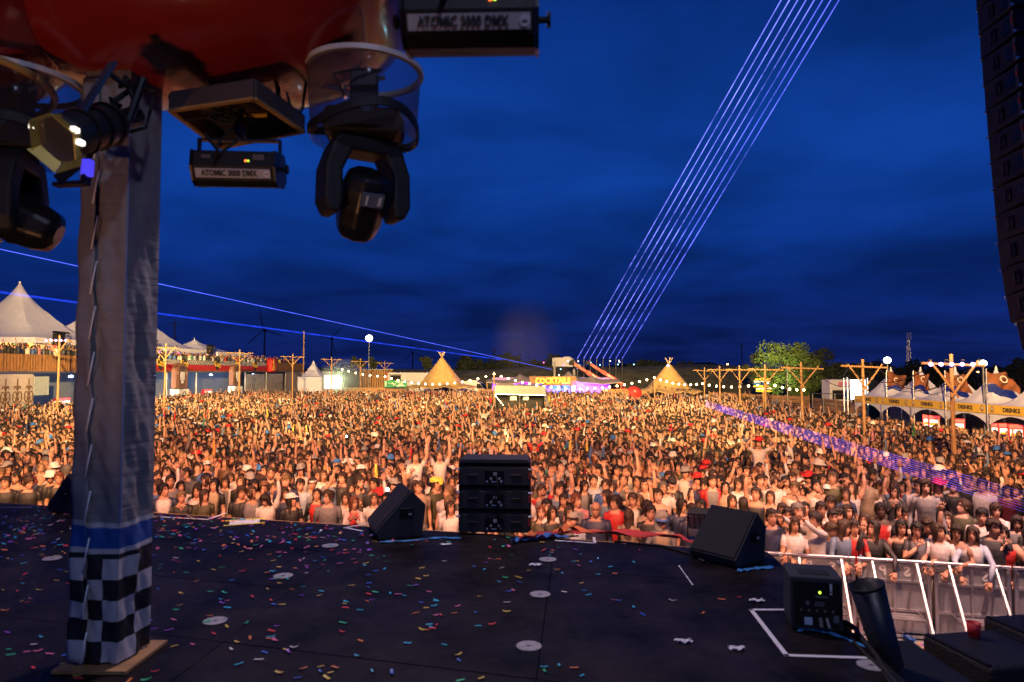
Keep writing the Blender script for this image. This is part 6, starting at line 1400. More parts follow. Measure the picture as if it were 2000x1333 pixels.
def person_mesh(lod, rg, female, pose=('down', 'down'), sleeve='short', hair='short', hat=None, yawh=0., pitch=0., legs='stand', mouth=0, build=1.0, hair_sep=False, phone=False):
    tm = TM(); n = {0: 16, 1: 8, 2: 6}[lod]; t = np.linspace(0, 2*PI, n, endpoint=False)
    sw = (.89 if female else .96)*build
    rows = [(.80, .150, .105, 0, PANTS), (.88, .172, .118, 0, PANTS), (.94, .165, .112, 0, PANTS), (.945, .172, .118, 0, TOP), (1.08, .145 if female else .155, .105, 0, TOP), (1.22, .160, .120, -.005, TOP), (1.30, .178, .130 if female else .122, -.01, TOP), (1.38, .190, .112, 0, TOP), (1.43, .186, .092, .008, TOP), (1.465, .150, .078, .012, TOP), (1.485, .100, .066, .012, TOP), (1.490, .092, .062, .012, SKIN), (1.515, .060, .058, .008, SKIN), (1.56, .052, .055, .004, SKIN)]
    if sleeve == 'none': rows = [(a, b, c, d, SKIN if a > 1.40 else e) for a, b, c, d, e in rows]
    if lod == 1: rows = [rows[q] for q in (1, 3, 4, 6, 8, 9, 10, 13)]
    if lod == 2: rows = [rows[q] for q in (3, 6, 8, 10, 13)]
    rings = []
    for z, rx, ry, yc, i in rows:
        k = sw if z < 1.48 else 1
        rings.append(np.stack([np.sign(np.cos(t))*np.abs(np.cos(t))**.85*rx*k, np.sign(np.sin(t))*np.abs(np.sin(t))**.85*ry*(build if z < 1.4 else 1)+yc, np.full(n, z)], -1))
    idm = np.array([[r_[4]]*n for r_ in rows])
    if lod < 2:
        fr = -np.sin(t)
        for q, r_ in enumerate(rows):
            if r_[4] == TOP and r_[0] > .95:
                idm[q][fr > (.86 if lod == 0 else .9)] = INNER
                if 1.18 < r_[0] < 1.34 and lod == 0: idm[q][(fr > .55) & (fr <= .86)] = PRINT
                if r_[0] > 1.45: idm[q][fr > .80] = SKIN
    tm.loft(rings, idm)
    # head
    cy, sy = math.cos(yawh), math.sin(yawh); cp_, sp_ = math.cos(pitch), math.sin(pitch)
    Rh = np.array([[cy, -sy, 0], [sy, cy, 0], [0, 0, 1.]]) @ np.array([[1, 0, 0], [0, cp_, -sp_], [0, sp_, cp_]]); org = np.array([0, -.012, 1.515])
    head_part(tm, lod, org, Rh, female, mouth)
    ht = TM() if hair_sep else tm
    if hat not in ('hood',): hair_part(ht, lod, org, Rh, hair, rg)
    kt = TM() if hair_sep else tm
    if hat: hat_part(kt, lod, org, Rh, hat)
    # arms
    for side, pz in ((1, pose[0]), (-1, pose[1])):
        if lod == 2 and pz in ('down', 'front', 'rail', 'face', 'phone'): continue
        e, w_ = [np.array(v)*np.array([side, 1, 1]) for v in ARM[pz]]; j = rg.normal(size=3)*.02; e = e+j; w_ = w_+j+rg.normal(size=3)*.02
        sh = np.array([side*.168*sw, .005, 1.405]); up = e[2] > 0
        if up: sh = sh+np.array([0, 0, .025])
        sid = {'short': [TOP, TOP, SKIN, SKIN, SKIN, SKIN], 'long': [TOP]*5+[TOP], 'none': [SKIN]*6}[sleeve]
        E, W_ = sh+e, sh+w_; m1 = sh+e*.55; m1b = sh+e*.57; f1 = E+(W_-E)*.3
        if lod == 0: tm.tube([sh-e*.12, sh+e*.2, m1, m1b, E, f1, W_], [.060*build, .060*build, .052*build, .046, .041, .042, .026], sid[:1]+sid[:1]+sid[1:2]+sid[2:], n=9)
        elif lod == 1: tm.tube([sh-e*.1, m1, m1b, E, W_], [.058, .050, .045, .042, .028], [sid[0], sid[1], sid[2], sid[3], sid[5]], n=5)
        else: tm.tube([sh, E, W_], [.055, .045, .028], [sid[0], sid[2], sid[5]], n=4)
        dh = W_-E
        if pz == 'face': dh = np.array([-side*.5, -.1, .8])
        if pz in ('rail', 'hang'): dh = np.array([-side*.2, -.5, -.8])
        if pz == 'front': dh = np.array([-side*.5, -.5, .7])
        hand_part(tm, W_, dh, lod, side, rg.uniform(.2, .9))
        if phone and side == 1 and lod == 0:
            c = W_+dh/np.linalg.norm(dh)*.12+np.array([0, -.03, 0])
            tm.loft([[c+np.array([x, y, z]) for x, y in ((-.036, -.005), (.036, -.005), (.036, .005), (-.036, .005))] for z in (-.07, .07)], [EYE, EYE])
    # legs
    if lod == 0:
        for s_ in (-1, 1):
            h = np.array([s_*.088, 0, .86])
            if legs == 'sit': P = [h+np.array([0, .03, .04]), h+np.array([s_*.05, -.20, .02]), h+np.array([s_*.09, -.38, -.05]), h+np.array([s_*.08, -.40, -.28]), h+np.array([s_*.06, -.38, -.46])]
            else: P = [h+np.array([0, 0, .03]), h+np.array([s_*.01, 0, -.2]), np.array([s_*.10, -.01, .47]), np.array([s_*.105, .01, .28]), np.array([s_*.11, .02, .07])]
            tm.tube(P, [.092, .080, .056, .054, .040], [PANTS]*5, n=9); f_ = P[-1]
            if legs != 'sit': tm.tube([f_+np.array([0, .04, -.04]), f_+np.array([0, -.03, -.03]), f_+np.array([0, -.12, -.045]), f_+np.array([0, -.17, -.05])], [.034, .046, .042, .02], [SHOE]*4, n=7)
            else: tm.tube([f_+np.array([0, .03, -.02]), f_+np.array([0, -.05, -.03]), f_+np.array([0, -.16, -.03])], [.034, .044, .02], [SHOE]*3, n=7)
    else:
        tm.tube([(0, 0, .95), (0, 0, .5), (0, 0, .0)], [.17, .13, .11], [PANTS]*3, n=5 if lod == 1 else 4, flat=.7)
    if hair_sep: return tm.get(), (ht.get() if ht.n else None), (kt.get() if kt.n else None)
    return tm.get()
TOPS = {'white': (.56, .53, .52), 'black': (.018, .018, .020), 'navy': (.025, .035, .085), 'grey': (.15, .15, .165), 'red': (.45, .02, .02), 'dark grey': (.035, .035, .04), 'blue': (.05, .12, .34), 'pale blue': (.34, .42, .55), 'olive': (.06, .06, .028), 'brown': (.11, .055, .028), 'beige': (.30, .23, .16), 'yellow': (.62, .46, .07), 'green': (.04, .22, .09), 'pink': (.55, .24, .28), 'maroon': (.16, .02, .03), 'teal': (.03, .25, .24), 'denim': (.10, .15, .24), 'orange': (.6, .22, .05)}
TOPW = {'white': 17, 'black': 34, 'navy': 13, 'grey': 9, 'red': 5, 'dark grey': 9, 'blue': 3, 'pale blue': 3, 'olive': 4, 'brown': 3, 'beige': 4, 'yellow': 1.6, 'green': 1.5, 'pink': 1.5, 'maroon': 3, 'teal': .8, 'denim': 3, 'orange': .8}
HAIRS = {'black': (.012, .010, .009), 'dark brown': (.035, .020, .012), 'brown': (.075, .040, .020), 'light brown': (.14, .085, .045), 'blond': (.36, .24, .11), 'ginger': (.24, .075, .025), 'grey': (.22, .21, .20)}
HAIRW = {'black': 22, 'dark brown': 38, 'brown': 22, 'light brown': 8, 'blond': 7, 'ginger': 2, 'grey': 1}
SKINS = [(.50, .27, .18), (.46, .25, .16), (.54, .31, .22), (.40, .215, .135), (.45, .245, .165), (.30, .16, .10), (.10, .05, .03)]; SKW = [22, 22, 20, 14, 16, 4, 2]
HATC = {'red': (.55, .02, .02), 'white': (.65, .64, .62), 'black': (.02, .02, .02), 'grey': (.25, .25, .24), 'blue': (.04, .16, .45), 'yellow': (.65, .60, .08), 'olive': (.11, .12, .05)}
PANTC = [(.03, .04, .07), (.02, .02, .022), (.08, .11, .18), (.22, .18, .12), (.3, .3, .3)]
def palette(skin, top, hair, pant, hat):
    sk = np.array(skin); P = np.zeros((12, 3)); P[SKIN] = sk; P[TOP] = top; P[INNER] = top; P[PRINT] = top; P[JAW] = sk*.96; P[HAIR] = hair; P[PANTS] = pant; P[EYE] = sk*.12; P[LIP] = sk*np.array([.80, .36, .34]); P[BROW] = sk*.22+np.array(hair)*.5; P[SHOE] = (.12, .12, .12); P[HAT] = hat
    return P
pm = Mcol('person_surface', .62, .30, 16); hm = Mcol('hair_surface', .5, .5, 120); hatm = Mcol('hat_felt', .8)
def np_mesh(name, V_, T, cols, mat):
    me = bpy.data.meshes.new(name); nv, ntri = len(V_), len(T)
    me.vertices.add(nv); me.vertices.foreach_set('co', np.ascontiguousarray(V_, np.float32).ravel())
    me.loops.add(ntri*3); me.loops.foreach_set('vertex_index', np.ascontiguousarray(T, np.int32).ravel())
    me.polygons.add(ntri); me.polygons.foreach_set('loop_start', np.arange(0, ntri*3, 3, dtype=np.int32)); me.polygons.foreach_set('loop_total', np.full(ntri, 3, np.int32))
    me.polygons.foreach_set('use_smooth', np.ones(ntri, bool))
    me.update(calc_edges=True)
    at_ = me.attributes.new('Col', 'FLOAT_COLOR', 'POINT'); at_.data.foreach_set('color', np.concatenate([cols, np.ones((nv, 1))], 1).astype(np.float32).ravel())
    me.materials.append(mat); return me
PLACES = [(150, 'left of column'), (400, 'right of column'), (560, 'near taped paper'), (700, 'left of wedge'), (830, 'behind left wedge'), (895, 'left of speaker stack'), (1037, 'behind speaker stack'), (1150, 'right of speaker stack'), (1250, 'above red streamer'), (1350, 'near led flood'), (1500, 'behind right wedge'), (1650, 'above powered speaker'), (1770, 'above tapered tube'), (1890, 'above right subwoofers'), (9999, 'at right edge')]
ROWS = ['front row', 'second row', 'third row', 'fourth row', 'fifth row', 'sixth row', 'seventh row', 'eighth row', 'ninth row', 'tenth row', 'eleventh row', 'twelfth row', 'thirteenth row', 'fourteenth row', 'fifteenth row', 'sixteenth row']
POSEW = {('down', 'down'): '', ('up', 'down'): 'arm up', ('up', 'up'): 'arms up', ('upout', 'upout'): 'arms spread', ('upout', 'down'): 'arm out', ('bentup', 'down'): 'arm overhead', ('bentup', 'bentup'): 'hands overhead', ('front', 'front'): 'clapping', ('phone', 'down'): 'holding phone', ('rail', 'rail'): 'on barrier', ('face', 'rail'): 'touching face', ('point', 'down'): 'pointing', ('wave', 'down'): 'waving', ('face', 'down'): 'touching face', ('point', 'point'): 'reaching', ('hang', 'hang'): 'arms hanging', ('hang', 'rail'): 'arm hanging', ('wave', 'wave'): 'hands raised', ('rail', 'up'): 'arm up'}
USED = set()
FRONT = lambda x: 11.12-.25*(x-4.2)
def make_label(px, row, hair, hc, tc, pose, hat, hatc, extra):
    pl = next(w_ for lim, w_ in PLACES if px < lim); pw = POSEW.get(pose, '')
    hs = {'long': 'long ', 'bob': '', 'short': 'short ', 'bald': 'shaved '}[hair]
    a = ('%s %s hat' % (hatc, hat) if hat not in ('headband', 'hood') else '%s %s' % (hatc, hat)) if hat else '%s%s hair' % (hs, hc)
    return ' '.join(('person, %s, %s top, %s%s, %s' % (a, tc, (pw+', ') if pw else '', ROWS[min(row, 15)], pl)).replace(', ,', ',').split())
def add_person(x, y, z=0., seed=0, female=None, tc=None, hc=None, hair=None, pose=None, sleeve=None, hat=None, hatc=None, yaw=None, yawh=None, pitch=None, h=None, skin=None, legs='stand', label=None, mouth=None, build=None, phone=False):
    rg = np.random.default_rng(1000+seed); px, py = proj((x, y, z+1.63)); row = int(max(0, (y-FRONT(x))/.62))
    for attempt in range(60):
        F_ = bool(rg.random() < .5) if female is None else female
        tc_ = tc or rg.choice(list(TOPW), p=np.array(list(TOPW.values()))/sum(TOPW.values())); hc_ = hc or rg.choice(list(HAIRW), p=np.array(list(HAIRW.values()))/sum(HAIRW.values()))
        hr_ = hair or (('long' if rg.random() < .85 else 'bob') if F_ else 'short')
        ps_ = pose or [('down', 'down'), ('up', 'down'), ('up', 'up'), ('upout', 'down'), ('bentup', 'down'), ('front', 'front'), ('phone', 'down'), ('wave', 'down'), ('face', 'down'), ('point', 'down')][rg.choice(10, p=[.60, .08, .03, .04, .03, .08, .06, .03, .03, .02])]
        ht_ = hat; hk_ = hatc
        if hat is None and not label and tc is None and rg.random() < .11: ht_, hk_ = [('cap', 'white'), ('cap', 'black'), ('cowboy', 'red'), ('bucket', 'white'), ('cap', 'blue'), ('cap', 'grey')][rg.integers(6)]
        lab = label or make_label(px, row, hr_, hc_, tc_, ps_, ht_, hk_, None)
        if lab not in USED: break
        tc0 = tc
        if label: break
        if attempt > 20: hc = None; hat = hat
        if attempt > 8 and tc is not None: pose = None; hc = None
    USED.add(lab)
    H = h or (rg.normal(1.68, .05) if F_ else rg.normal(1.78, .055)); H = min(1.92, max(1.56, H)); k = H/1.75
    sl = sleeve or rg.choice(['short', 'long', 'none'], p=[.55, .35, .10]); yh = yawh if yawh is not None else rg.normal(0, .35); pt = pitch if pitch is not None else rg.normal(-.02, .10)
    b, hq, kq = person_mesh(0, rg, F_, ps_, sl, hr_, ht_, yh, pt, legs, mouth if mouth is not None else int(rg.random() < .25), build or rg.normal(1.0, .05), True, phone or ps_[0] == 'phone')
    sk = np.array(skin if skin else SKINS[rg.choice(7, p=np.array(SKW)/sum(SKW))])*rg.uniform(.9, 1.08)
    P = palette(sk, np.array(TOPS[tc_])*rg.uniform(.85, 1.1), np.array(HAIRS[hc_])*rg.uniform(.35, .7), PANTC[rg.integers(5)], HATC[hk_] if hk_ else (0, 0, 0))
    if not F_ and rg.random() < .25: P[JAW] = sk*.45+P[HAIR]*.5
    u_ = rg.random()
    if u_ < .16: P[INNER] = P[PRINT] = np.array(TOPS[['white', 'grey', 'black', 'red'][rg.integers(4)]])
    elif u_ < .22: P[INNER] = np.array(TOPS[['white', 'grey', 'beige'][rg.integers(3)]])
    V_, T, I = b; me = np_mesh('person', V_*k, T, P[I], pm); o = bpy.data.objects.new('person', me); C.objects.link(o)
    tx = np.array([.4*x, 3.5])-np.array([x, y]); yw = yaw if yaw is not None else math.atan2(tx[0], -tx[1])+rg.normal(0, .22)
    o.location = (x, y, z); o.rotation_euler = (0, 0, yw); tag(o, lab, 'person', 'crowd in front of the stage')
    for q, nm, mt in ((hq, 'hair', hm), (kq, 'hat' if ht_ != 'hood' else 'hood', hatm)):
        if q is not None:
            c = bpy.data.objects.new(nm, np_mesh(nm, q[0]*k, q[1], P[q[2]], mt)); C.objects.link(c); c.parent = o
    ORG[o.name] = Vector((0, 0, 0)); return o
# the people one can make out near the stage: head position in the photograph and looks
D = ('down', 'down')
NAMED = [
 (493, 967, 0, 'dark grey', 'brown', 'short', D, {'sleeve': 'long', 'yawh': .5}), (619, 967, 1, 'black', 'dark brown', 'bob', D, {}), (641, 984, 0, 'grey', 'brown', 'short', D, {'yawh': -.9}), (570, 990, 1, 'black', 'dark brown', 'long', D, {'hat': 'cap', 'hatc': 'white', 'yawh': .9}),
 (399, 976, 1, 'olive', 'brown', 'long', D, {}), (355, 978, 0, 'black', 'blond', 'short', ('face', 'rail'), {'h': 1.62}), (353, 952, 1, 'white', 'dark brown', 'long', ('rail', 'rail'), {}), (364, 925, 0, 'grey', 'dark brown', 'short', D, {'yawh': -.4, 'sleeve': 'long'}),
 (405, 912, 0, 'blue', 'brown', 'short', ('face', 'down'), {'hat': 'cap', 'hatc': 'white'}), (441, 943, 1, 'white', 'brown', 'long', ('down', 'up'), {}), (471, 967, 0, 'black', 'brown', 'short', ('phone', 'down'), {}), (522, 976, 1, 'white', 'dark brown', 'long', ('up', 'down'), {'pitch': .5}),
 (586, 947, 0, 'pale blue', 'dark brown', 'short', D, {}), (610, 945, 0, 'grey', 'brown', 'short', ('upout', 'down'), {'hat': 'headband', 'hatc': 'white'}), (650, 934, 0, 'denim', 'dark brown', 'short', D, {'sleeve': 'long'}), (669, 934, 0, 'black', 'brown', 'short', D, {'yawh': -.9}), (676, 974, 1, 'white', 'brown', 'long', D, {'yawh': -.8}), (691, 990, 1, 'white', 'ginger', 'long', ('front', 'front'), {}),
 (851, 946, 0, 'olive', 'brown', 'short', D, {'hat': 'cap', 'hatc': 'yellow'}), (818, 953, 0, 'beige', 'brown', 'short', D, {'yawh': -.9}), (874, 962, 0, 'white', 'blond', 'short', D, {'yawh': -.7}), (876, 982, 1, 'white', 'blond', 'long', D, {}), (880, 1006, 1, 'white', 'brown', 'long', D, {'yawh': .6, 'sleeve': 'long'}),
 (1056, 924, 0, 'navy', 'brown', 'short', ('wave', 'down'), {}), (1072, 940, 0, 'white', 'brown', 'short', D, {}), (1058, 960, 0, 'red', 'brown', 'short', ('up', 'down'), {}), (1068, 990, 0, 'white', 'black', 'short', D, {}), (1058, 1018, 1, 'olive', 'ginger', 'long', D, {}), (1077, 1016, 1, 'black', 'dark brown', 'long', D, {}), (1112, 1006, 1, 'black', 'brown', 'long', D, {'mouth': 1}),
 (1120, 1030, 0, 'pale blue', 'brown', 'short', D, {'hat': 'fedora', 'hatc': 'grey', 'h': 1.58}), (1164, 1008, 0, 'navy', 'grey', 'bald', D, {'sleeve': 'long', 'build': 1.12}), (1202, 982, 0, 'red', 'dark brown', 'short', D, {'yawh': -.9}), (1228, 1016, 1, 'beige', 'brown', 'long', ('rail', 'rail'), {'yaw': 2.6, 'sleeve': 'long'}), (1270, 1002, 0, 'black', 'dark brown', 'short', D, {'yawh': .3}),
 (1126, 978, 0, 'pink', 'ginger', 'short', D, {'yawh': .6}), (1140, 950, 1, 'black', 'dark brown', 'long', D, {'yawh': .6}), (1160, 940, 0, 'pale blue', 'dark brown', 'short', ('up', 'down'), {'yawh': .4}), (1352, 966, 1, 'white', 'brown', 'long', D, {'pitch': -.5}), (1313, 944, 0, 'black', 'black', 'short', ('front', 'front'), {'hat': 'cap', 'hatc': 'black'}), (1340, 924, 0, 'white', 'brown', 'short', D, {'hat': 'fedora', 'hatc': 'grey'}), (1330, 988, 1, 'navy', 'dark brown', 'long', ('up', 'down'), {'sleeve': 'long'}),
 (1507, 1010, 0, 'navy', 'dark brown', 'short', ('rail', 'rail'), {'yawh': .2}), (1551, 1042, 1, 'white', 'brown', 'long', ('rail', 'rail'), {'yawh': .2}), (1594, 1025, 0, 'white', 'dark brown', 'short', ('point', 'point'), {'yaw': -1.2}), (1620, 1064, 0, 'navy', 'brown', 'short', ('hang', 'rail'), {'sleeve': 'long', 'h': 1.62, 'yawh': 1.0, 'pitch': .3}), (1647, 1045, 1, 'denim', 'brown', 'long', ('rail', 'rail'), {'yawh': .9, 'sleeve': 'long'}), (1668, 1048, 1, 'red', 'dark brown', 'bob', ('rail', 'rail'), {'yawh': .5}), (1704, 1045, 1, 'black', 'dark brown', 'long', ('hang', 'phone'), {'yawh': -.9, 'sleeve': 'long'}),
 (1760, 1031, 1, 'black', 'dark brown', 'long', ('rail', 'face'), {'sleeve': 'none'}), (1791, 1035, 1, 'dark grey', 'black', 'bob', ('rail', 'face'), {}), (1835, 1050, 1, 'white', 'brown', 'bob', ('rail', 'rail'), {'yawh': .8}), (1869, 1055, 1, 'white', 'dark brown', 'bob', ('rail', 'up'), {'yawh': .3}), (1900, 1045, 1, 'pale blue', 'brown', 'long', ('hang', 'hang'), {'yawh': -.3, 'sleeve': 'long'}), (1957, 1042, 1, 'red', 'dark brown', 'long', ('hang', 'face'), {'sleeve': 'none', 'build': 1.15}),
 (1918, 1008, 0, 'white', 'black', 'short', D, {}), (1940, 1030, 0, 'dark grey', 'brown', 'short', D, {}), (1985, 1020, 1, 'grey', 'brown', 'long', D, {}), (1720, 998, 0, 'white', 'black', 'short', D, {'skin': (.05, .027, .018)}), (1773, 1008, 0, 'black', 'dark brown', 'short', D, {'sleeve': 'long'}), (1803, 1003, 0, 'grey', 'light brown', 'bald', D, {}), (1622, 982, 0, 'white', 'dark brown', 'short', D, {}), (1512, 942, 0, 'white', 'brown', 'short', D, {}), (1476, 966, 0, 'black', 'dark brown', 'short', ('down', 'up'), {}), (1505, 972, 1, 'white', 'brown', 'long', D, {}), (1430, 980, 1, 'brown', 'brown', 'long', D, {}), (1452, 985, 1, 'black', 'dark brown', 'long', D, {'yaw': 2.8}),
 (1655, 1000, 1, 'black', 'brown', 'long', D, {'yawh': .6}), (1688, 1018, 1, 'black', 'brown', 'long', D, {}), (1850, 1015, 1, 'grey', 'brown', 'long', ('face', 'down'), {}), (1880, 990, 0, 'olive', 'brown', 'short', D, {'yawh': -1.0}),
 (30, 935, 0, 'dark grey', 'dark brown', 'short', D, {}), (55, 955, 0, 'black', 'brown', 'short', D, {'yawh': .8}), (115, 935, 0, 'black', 'brown', 'short', D, {}), (80, 915, 1, 'beige', 'blond', 'long', ('up', 'down'), {}), (10, 965, 0, 'black', 'dark brown', 'short', D, {}), (135, 960, 1, 'pink', 'brown', 'long', D, {}), (320, 985, 0, 'navy', 'black', 'short', D, {'yawh': .9}),
]
taken = []; taken_px = []
for i, (px, py, fem, tc, hc, hr, ps, ex) in enumerate(NAMED):
    hh = ex.get('h', 1.68 if fem else 1.78); p = gp(px, py, hh*.93)
    if p.y < FRONT(p.x)-.12: p = at(px, py, FRONT(p.x)-.12); 
    ex = dict(ex); ex['h'] = hh
    add_person(p.x, p.y, 0, 5000+i, bool(fem), tc, hc, hr, ps, **ex); taken.append((p.x, p.y)); taken_px.append((px, py, p.y))
hood = None
p = gp(1292, 1016, 1.66); hood = add_person(p.x, p.y, 0, 77, False, 'grey', 'brown', 'short', ('rail', 'rail'), 'long', 'hood', 'grey', h=1.78, label='person in a pale grey hoodie, hood over a blue cap, at the stage edge', pitch=.2, yawh=.3); taken.append((p.x, p.y)); taken_px.append((1292, 1016, p.y))
P_ = Vector((hood.location.x, hood.location.y, 0)); t2_ = text('Champion', .085, (0, -.128, 1.27), axes((1, 0, 0), (0, -1, .12)), M('hoodie_print', (.04, .05, .16), .7), hood, ext=.002, width=.24)
s = MB(); s.grid(10, 2, lambda u, v: (.105*math.sin((u-.5)*2.6), -.027-.125*math.cos((u-.5)*2.6)-.03*v, 1.70-.03*v)); o_ = s.build('cap_peak', M('cap_blue', (.05, .14, .40), .6), hood, solid=.006, fix=False)
# riders on shoulders: (px, py of head, looks)
RIDERS = [(812, 893, 'white', 'brown', 'long', ('up', 'front'), None, None, 'person in a knotted white shirt riding on shoulders, one arm up'), (859, 890, 'white', 'light brown', 'long', ('up', 'up'), None, None, 'person in a white shirt with arms up riding on shoulders'), (1482, 866, 'white', 'light brown', 'long', ('bentup', 'bentup'), 'cowboy', 'red', 'person in white top and red hat riding above the crowd'),
          (1808, 950, 'grey', 'dark brown', 'long', D, None, None, 'person in a grey hooded top riding on shoulders at right'), (945, 802, 'white', 'light brown', 'long', ('upout', 'up'), None, None, 'person in white with arms up riding on shoulders far back'), (1044, 858, 'red', 'brown', 'short', ('upout', 'upout'), None, None, 'person in red with arms spread wide above the crowd')]
for i, (px, py, tc, hc, hr, ps, hat, hk, lab) in enumerate(RIDERS):
    zo = .60 if i != 5 else .25; p = gp(px, py, zo+1.57); yw = math.atan2(.6*-p.x, p.y-3.5)
    add_person(p.x, p.y, zo, 300+i, i != 5, tc, hc, hr, ps, 'short' if i != 3 else 'long', hat, hk, yaw=yw, yawh=0, h=1.68, legs='sit' if i != 5 else 'stand', label=lab, mouth=1, skin=(.52, .31, .22)); taken_px.append((px, py, p.y))
    fx, fy = math.sin(yw), -math.cos(yw)
    if i != 0 and i != 1 or True:
        add_person(p.x+fx*.14, p.y+fy*.14, 0, 330+i, False, ['navy', 'olive', 'black', 'navy', 'dark grey', 'black'][i], 'brown', 'short', D, 'short', *( ('cap', 'yellow') if i == 1 else (None, None)), yaw=yw, yawh=0, pitch=.25, h=1.70, label='person carrying the rider %s' % ['in the knotted white shirt', 'with both arms up beside the speaker stack', 'in the red hat', 'in the grey hooded top', 'in white far back', 'in red with spread arms'][i])
    taken.append((p.x, p.y))
# everybody else: jittered positions over the field
def inside(x, y):
    if y < FRONT(x)+.15 or x < -33 or abs(x)/y > .80: return False
    if y < 42:
        if x > 18.4: return False
    elif x > 18.4+(y-42)*.16: return False
    if y > 60 and x > 15.2-(y-60)*.25: 
        if y > 66 or x > 22: return False
    if y > 79: return False
    if -2.2*y/60 < x < 3.5*y/60 and 44 < y < 65: return False
    if -2.2 < x < 3.4 and 59.3 < y < 64: return False
    for (px, yt, d, zt, w) in RP+LP:
        if abs(x-(px-1000)/F*d) < .3 and abs(y-d) < .3: return False
    return True
spots = []; y = 10.0
while y < 88:
    sp = .405 if y < 20 else .47 if y < 36 else .62 if y < 52 else .76
    x = -34+rnd.random()*sp
    while x < 24:
        q = (x+rnd.gauss(0, .10), y+rnd.gauss(0, .11)+ -.25*x*(1 if y < 14 else 0))
        if inside(*q): spots.append(q)
        x += sp*rnd.uniform(.85, 1.2)
    y += sp*.92
def free(q):
    if any(abs(q[0]-a) < .27 and abs(q[1]-b) < .27 and math.hypot(q[0]-a, q[1]-b) < .27 for a, b in taken): return False
    px, py = proj((q[0], q[1], 1.62))
    for a, b, d in taken_px:
        if q[1] < d+.1 and abs(px-a) < 17 and -40 < py-b < 30: return False
        if abs(px-a) < 12 and abs(py-b) < 12: return False
    return True
spots = [q for q in spots if q[1] > 25 or free(q)]
spots.sort(key=lambda q: q[1])
def visible(q):
    px, py = proj((q[0], q[1], 1.70)); 
    if px < 5 or px > 1995 or (165 < px < 292) or (900 < px < 1030 and py > 915): return False
    e = np.interp(px, [0, 434, 889, 1348, 1499, 1536], [973, 1001, 1029, 1051, 1085, 2000]); return py < e-8
vis = [q for q in spots if visible(q)]; near = vis[:max(0, 300-len(NAMED)-1-2*len(RIDERS))]; nearset = set(near)
for i, q in enumerate(near): add_person(q[0], q[1], 0, 9000+i)
rest = [q for q in spots if q not in nearset]
# variants for the mass of the crowd
def variants(lod, n):
    out_ = []
    for i in range(n):
        rg = np.random.default_rng(200+i+lod*1000); fem = i % 2 == 0
        ps = ([D]*27+[('up', 'down'), ('down', 'upout'), ('front', 'front'), ('up', 'up'), ('bentup', 'down'), ('phone', 'down'), ('front', 'front'), ('down', 'wave'), ('phone', 'down')])[rg.integers(36)]
        hat = None if i % 11 else ['cap', 'bucket', 'cap', 'cowboy', 'cap'][(i//11) % 5]
        out_.append((person_mesh(lod, rg, fem, ps, rg.choice(['short', 'long', 'none'], p=[.55, .33, .12]), ('long' if fem else 'short'), hat, rg.normal(0, .4), rg.normal(0, .12)), hat))
    return out_
VAR = {0: variants(0, 50), 1: variants(1, 80), 2: variants(2, 66)}
def crowd(name, pts, label, lods, face=(0., 3.5), zbase=0.):
    groups = {}
    for q in pts:
        l_ = lods(q); groups.setdefault((l_, int(nr.integers(len(VAR[l_])))), []).append(q)
    AV, AT, AC = [], [], []; off = 0; tw = np.array(list(TOPW.values())); hw = np.array(list(HAIRW.values())); tl_, hl_ = list(TOPS.values()), list(HAIRS.values())
    for (l_, vi), qs in groups.items():
        (V_, T, I), hat = VAR[l_][vi]; qs = np.array(qs); m = len(qs)
        k = nr.normal(1.0, .04, m).clip(.9, 1.1)*.985; yw = np.arctan2(face[0]+.4*qs[:, 0]-qs[:, 0], -(face[1]-qs[:, 1]))+nr.normal(0, .35, m); turn = nr.random(m) < .06; yw[turn] += nr.normal(0, 1.5, turn.sum())
        c, s_ = np.cos(yw), np.sin(yw); W_ = np.empty((m, len(V_), 3)); W_[:, :, 0] = (c[:, None]*V_[:, 0]-s_[:, None]*V_[:, 1])*k[:, None]+qs[:, 0:1]; W_[:, :, 1] = (s_[:, None]*V_[:, 0]+c[:, None]*V_[:, 1])*k[:, None]+qs[:, 1:2]; W_[:, :, 2] = V_[:, 2]*k[:, None]+zbase
        pal = np.stack([palette(np.array(SKINS[nr.choice(7, p=np.array(SKW)/sum(SKW))])*nr.uniform(.88, 1.1), np.array(tl_[nr.choice(len(tl_), p=tw/tw.sum())])*nr.uniform(.7, 1.1), np.array(hl_[nr.choice(len(hl_), p=hw/hw.sum())])*nr.uniform(.3, .7), PANTC[nr.integers(5)], HATC['red'] if hat == 'cowboy' else HATC[nr.choice(['white', 'black', 'white', 'blue', 'black', 'grey'])]) for _ in range(m)])
        inn = nr.random(m) < .22; ch = nr.integers(0, 3, m); pal[inn, INNER] = np.array([(.5, .48, .47), (.02, .02, .02), (.2, .2, .21)])[ch[inn]]; brd = nr.random(m) < .15; pal[brd, JAW] = pal[brd, SKIN]*.5+pal[brd, HAIR]*.5
        AV.append(W_.reshape(-1, 3)); AC.append(pal[:, I].reshape(-1, 3)); AT.append((T[None]+(np.arange(m)*len(V_))[:, None, None]).reshape(-1, 3)+off); off += m*len(V_)
    me = np_mesh(name, np.concatenate(AV), np.concatenate(AT), np.concatenate(AC), pm); o = bpy.data.objects.new(name, me); C.objects.link(o); tag(o, label, 'crowd', kind='stuff'); print(name, len(pts), 'people', len(me.polygons), 'tris')
crowd('crowd', rest, 'dense festival crowd filling the field behind the nearest rows', lambda q: 0 if q[1] < 16 and abs(q[0]) < q[1]*.76 else 1 if q[1] < 34 else 2)
deckp = []; y = 44.0
